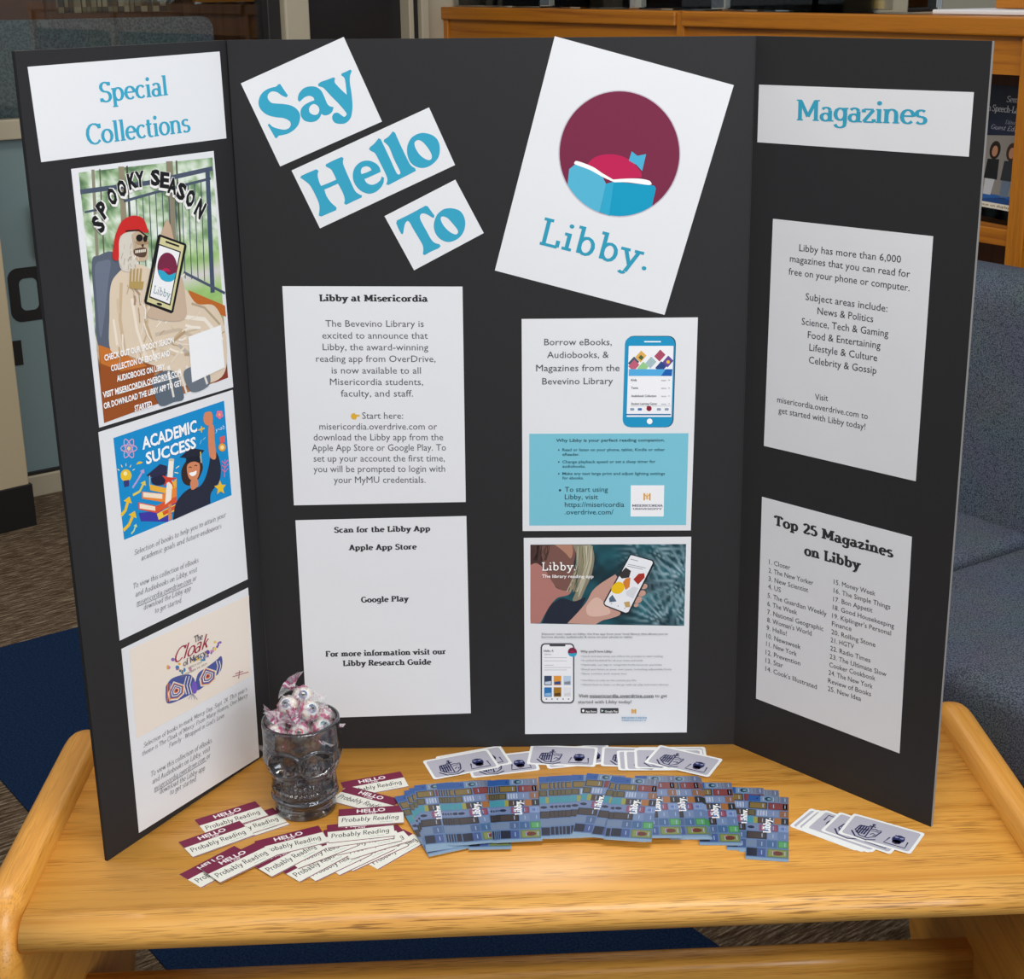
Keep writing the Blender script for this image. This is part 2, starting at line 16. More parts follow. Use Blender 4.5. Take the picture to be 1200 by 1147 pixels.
"borrow":{"panel":"C","size":[215.1,276.3],"c":[[0.03102,-4.3e-05,0.582079],[0.246546,-0.001958,0.582126],[0.243256,-0.002033,0.305122],[0.028524,-0.000125,0.306607]],"ops":[["T","Borrow eBooks,",27.6,32.9,110.4,33.6,8.07,"sans","#55575c"],["T","Audiobooks, &",31.1,49.1,106.9,49.5,8.11,"sans","#55575c"],["T","Magazines from the",17.6,65.8,120.5,66.4,8.16,"sans","#55575c"],["T","Bevevino Library",25.1,82.8,112.6,82.9,8.2,"sans","#55575c"],["P",[[8.9,146.6],[208.1,147.1],[208.8,268.9],[8.5,268.9]],"#7cc6da"],["T","Why Libby is your perfect reading companion.",42.5,157.3,178.8,157.6,3.94,"sansb","#1f4450"],["T","Read or listen on your phone, tablet, Kindle or other",50.4,169.5,179.1,170.0,3.7,"sansb","#2f5e6e"],["T","eReader.",50.4,175.6,71.9,175.7,3.71,"sansb","#2f5e6e"],["T","Change playback speed or set a sleep timer for",50.4,185.4,167.7,185.6,3.72,"sansb","#2f5e6e"],["T","audiobooks.",50.5,191.3,79.7,191.5,3.73,"sansb","#2f5e6e"],["T","Make any text large print and adjust lighting settings",50.5,200.9,179.9,201.6,3.74,"sansb","#2f5e6e"],["T","for ebooks.",50.5,206.8,77.3,206.9,3.75,"sansb","#2f5e6e"],["P",[[46.8,168.2],[46.8,167.9],[46.7,167.7],[46.6,167.5],[46.4,167.4],[46.2,167.2],[46.0,167.1],[45.8,167.1],[45.6,167.1],[45.4,167.2],[45.2,167.3],[45.0,167.5],[44.9,167.7],[44.8,167.9],[44.8,168.2],[44.8,168.4],[44.9,168.6],[45.0,168.8],[45.2,169.0],[45.4,169.1],[45.6,169.2],[45.8,169.2],[46.0,169.2],[46.3,169.1],[46.5,169.0],[46.6,168.8],[46.7,168.6],[46.8,168.4]],"#2f5e6e"],["P",[[46.9,183.8],[46.9,183.6],[46.8,183.4],[46.7,183.2],[46.5,183.0],[46.3,182.9],[46.1,182.8],[45.9,182.8],[45.6,182.8],[45.4,182.9],[45.2,183.0],[45.1,183.1],[45.0,183.4],[44.9,183.6],[44.9,183.8],[44.9,184.1],[45.0,184.3],[45.1,184.5],[45.2,184.6],[45.4,184.8],[45.6,184.9],[45.9,184.9],[46.1,184.9],[46.3,184.8],[46.5,184.6],[46.7,184.5],[46.8,184.3],[46.9,184.1]],"#2f5e6e"],["P",[[46.9,199.6],[46.9,199.3],[46.8,199.1],[46.7,198.9],[46.5,198.7],[46.3,198.6],[46.1,198.5],[45.9,198.5],[45.7,198.5],[45.5,198.6],[45.3,198.7],[45.1,198.9],[45.0,199.1],[44.9,199.3],[44.9,199.5],[44.9,199.8],[45.0,200.0],[45.1,200.2],[45.3,200.4],[45.5,200.5],[45.7,200.6],[45.9,200.6],[46.1,200.6],[46.4,200.5],[46.6,200.4],[46.7,200.2],[46.8,200.0],[46.9,199.8]],"#2f5e6e"],["P",[[49.0,221.6],[49.0,221.2],[48.9,220.9],[48.7,220.6],[48.5,220.3],[48.2,220.1],[47.8,220.0],[47.5,219.9],[47.2,220.0],[46.8,220.1],[46.6,220.3],[46.3,220.5],[46.1,220.8],[46.0,221.2],[46.0,221.5],[46.0,221.9],[46.1,222.2],[46.3,222.5],[46.6,222.8],[46.9,223.0],[47.2,223.1],[47.5,223.2],[47.9,223.1],[48.2,223.0],[48.5,222.8],[48.7,222.6],[48.9,222.3],[49.0,221.9]],"#20424e"],["T","To start using",53.7,223.5,108.2,223.7,6.45,"sans","#20424e"],["T","Libby, visit",53.7,233.5,95.6,233.6,6.48,"sans","#20424e"],["T","https://misericordia",53.7,243.7,129.2,244.1,6.5,"sans","#20424e"],["T",".overdrive.com/",53.8,253.8,115.6,254.1,6.52,"sans","#20424e"],["P",[[137.1,215.3],[179.5,215.5],[179.8,257.3],[137.6,257.1]],"#f5f6fa"],["P",[[153.4,225.8],[155.4,225.8],[155.6,235.5],[153.6,235.5]],"#e0a63a"],["P",[[162.5,225.9],[160.5,225.9],[160.7,235.6],[162.7,235.6]],"#e0a63a"],["L",[[154.8,227.3],[158.1,231.2],[161.2,227.3]],1.41,"#e0a63a"],["L",[[157.9,225.9],[158.1,234.6]],1.04,"#e0a63a"],["L",[[155.8,232.6],[160.4,232.7]],0.94,"#e0a63a"],["T","MISERICORDIA",139.4,243.8,178.5,244.0,2.98,"serif","#232a55"],["T","UNIVERSITY",140.3,247.9,177.6,248.1,2.17,"serif","#232a55"],["P",[[179.8,22.6],[183.3,23.4],[186.4,25.5],[188.4,28.6],[189.1,32.2],[189.0,129.5],[188.2,133.2],[186.2,136.5],[183.1,138.6],[179.4,139.3],[135.8,139.0],[132.2,138.2],[129.1,136.1],[127.1,132.8],[126.4,129.1],[127.6,31.7],[128.3,28.1],[130.4,25.0],[133.4,22.9],[137.0,22.2]],"#2b4c66"],["P",[[178.6,23.4],[182.1,24.1],[185.2,26.2],[187.2,29.3],[187.9,33.0],[187.7,129.2],[187.0,133.0],[184.9,136.2],[181.8,138.3],[178.2,139.0],[134.8,138.8],[131.2,138.0],[128.1,135.8],[126.1,132.6],[125.4,128.8],[126.6,32.5],[127.3,28.8],[129.4,25.7],[132.5,23.7],[136.0,23.0]],"#1f97c8"],["P",[[185.5,35.2],[185.8,35.3],[186.0,35.5],[186.2,35.7],[186.3,36.0],[186.1,125.0],[186.0,125.3],[185.9,125.6],[185.6,125.8],[185.3,125.8],[131.1,125.4],[130.8,125.4],[130.5,125.2],[130.4,124.9],[130.3,124.7],[131.3,35.5],[131.4,35.2],[131.6,35.0],[131.8,34.8],[132.1,34.8]],"#f6f7fb"],["P",[[185.1,121.9],[185.2,121.9],[185.3,122.0],[185.3,122.1],[185.3,122.2],[185.3,123.5],[185.3,123.6],[185.3,123.7],[185.2,123.7],[185.1,123.7],[129.3,123.3],[129.2,123.3],[129.2,123.3],[129.1,123.2],[129.1,123.1],[129.1,121.8],[129.1,121.7],[129.2,121.6],[129.3,121.6],[129.4,121.5]],"#1f6fa8"],["P",[[150.2,28.9],[170.6,29.1],[170.6,30.6],[150.2,30.4]],"#ffffff"],["P",[[162.6,131.4],[162.5,130.6],[162.2,129.8],[161.8,129.1],[161.2,128.5],[160.6,128.1],[159.8,127.8],[159.0,127.7],[158.3,127.8],[157.5,128.1],[156.9,128.5],[156.3,129.1],[155.9,129.7],[155.7,130.5],[155.6,131.3],[155.7,132.1],[156.0,132.9],[156.4,133.6],[157.0,134.2],[157.7,134.6],[158.4,134.9],[159.2,135.0],[160.0,134.9],[160.7,134.7],[161.4,134.2],[161.9,133.6],[162.3,133.0],[162.5,132.2]],"#ffffff"],["P",[[130.7,56.8],[138.0,48.2],[144.6,54.9],[137.3,63.5]],"#4a5a70"],["P",[[139.5,49.2],[146.7,40.7],[153.3,47.3],[146.1,55.9]],"#e5b25a"],["P",[[152.0,57.0],[159.2,48.4],[165.8,55.0],[158.6,63.6]],"#a9c3c8"],["P",[[162.9,48.2],[170.1,39.6],[176.7,46.3],[169.5,54.8]],"#b0506a"],["P",[[173.0,55.9],[180.2,47.3],[186.8,54.0],[179.6,62.5]],"#6a4a9a"],["P",[[142.3,63.2],[149.5,54.7],[156.1,61.3],[148.8,69.9]],"#9bcf8f"],["P",[[131.1,60.6],[138.3,52.0],[144.9,58.7],[137.6,67.3]],"#c4627a"],["P",[[164.5,62.9],[171.7,54.3],[178.3,61.0],[171.1,69.6]],"#2f4a8a"],["P",[[143.5,49.5],[146.4,46.0],[150.1,49.6],[147.0,53.1]],"#50643c"],["P",[[182.4,55.4],[182.3,54.9],[182.1,54.4],[181.8,54.0],[181.5,53.7],[181.1,53.4],[180.6,53.2],[180.1,53.1],[179.6,53.2],[179.1,53.4],[178.7,53.6],[178.4,54.0],[178.1,54.4],[178.0,54.9],[177.9,55.4],[178.0,55.9],[178.2,56.4],[178.5,56.8],[178.8,57.2],[179.2,57.5],[179.7,57.6],[180.2,57.7],[180.7,57.7],[181.2,57.5],[181.6,57.2],[181.9,56.9],[182.2,56.4],[182.3,55.9]],"#f0c33c"],["P",[[131.9,64.2],[185.8,64.6],[185.3,73.3],[131.8,72.8]],"#55b0e6"],["P",[[171.7,73.2],[177.7,64.5],[185.8,64.6],[185.3,73.3]],"#1c62b4"],["T","Kids",135.1,79.3,142.1,79.3,2.81,"sansb","#5a5d66"],["T","more",172.4,79.6,178.3,79.6,2.05,"sansb","#8d9096"],["T",">",181.3,79.6,182.8,79.6,2.3,"sansb","#55575c"],["T","Teens",135.3,89.3,143.8,89.3,2.82,"sansb","#5a5d66"],["T","more",172.6,89.6,178.6,89.6,2.05,"sansb","#8d9096"],["T",">",181.5,89.6,183.0,89.6,2.31,"sansb","#55575c"],["T","Audiobook Collection",135.5,99.6,166.6,99.8,2.83,"sansb","#5a5d66"],["T","more",172.9,99.8,178.8,99.9,2.06,"sansb","#8d9096"],["T",">",181.8,99.9,183.3,99.9,2.32,"sansb","#55575c"],["T","Student Learning Center",135.7,109.6,168.1,109.9,2.84,"sansb","#5a5d66"],["T","more",173.1,109.9,179.1,110.0,2.07,"sansb","#8d9096"],["T",">",182.1,110.0,183.6,110.0,2.33,"sansb","#55575c"],["L",[[135.2,111.5],[185.1,111.8]],0.38,"#8d9096"],["P",[[138.8,114.1],[139.0,114.1],[139.3,114.3],[139.5,114.6],[139.5,114.9],[139.6,116.4],[139.5,116.7],[139.3,116.9],[139.1,117.1],[138.8,117.2],[135.3,117.2],[135.0,117.1],[134.8,116.9],[134.6,116.7],[134.6,116.4],[134.5,114.8],[134.6,114.5],[134.7,114.3],[135.0,114.1],[135.3,114.0]],"#8fa0b8"],["P",[[148.3,114.1],[148.5,114.2],[148.8,114.4],[149.0,114.6],[149.0,114.9],[149.1,116.5],[149.0,116.8],[148.8,117.0],[148.6,117.2],[148.3,117.2],[144.8,117.2],[144.5,117.2],[144.3,117.0],[144.1,116.7],[144.1,116.4],[144.0,114.9],[144.1,114.6],[144.2,114.3],[144.5,114.2],[144.8,114.1]],"#3a6fb0"],["P",[[172.0,114.3],[172.2,114.4],[172.5,114.5],[172.7,114.8],[172.7,115.1],[172.8,116.6],[172.7,116.9],[172.6,117.2],[172.3,117.4],[172.0,117.4],[168.5,117.4],[168.3,117.3],[168.0,117.2],[167.8,116.9],[167.8,116.6],[167.7,115.0],[167.8,114.8],[168.0,114.5],[168.2,114.3],[168.5,114.3]],"#8fa0b8"],["P",[[181.7,114.4],[182.0,114.4],[182.2,114.6],[182.4,114.9],[182.5,115.2],[182.5,116.7],[182.5,117.0],[182.3,117.3],[182.1,117.4],[181.8,117.5],[178.3,117.5],[178.0,117.4],[177.8,117.2],[177.6,117.0],[177.5,116.7],[177.5,115.1],[177.5,114.8],[177.7,114.6],[177.9,114.4],[178.2,114.3]],"#8fa0b8"],["P",[[161.2,114.7],[161.2,114.0],[160.9,113.3],[160.5,112.6],[160.0,112.1],[159.3,111.7],[158.7,111.4],[157.9,111.4],[157.2,111.4],[156.5,111.7],[155.9,112.1],[155.4,112.6],[155.1,113.3],[154.8,113.9],[154.8,114.7],[154.8,115.5],[155.1,116.2],[155.5,116.8],[156.0,117.4],[156.7,117.7],[157.4,118.0],[158.1,118.1],[158.8,118.0],[159.5,117.8],[160.1,117.4],[160.6,116.8],[161.0,116.2],[161.2,115.5]],"#8c2438"],["P",[[154.7,111.1],[156.7,112.1],[155.7,113.7]],"#8c2438"]]},
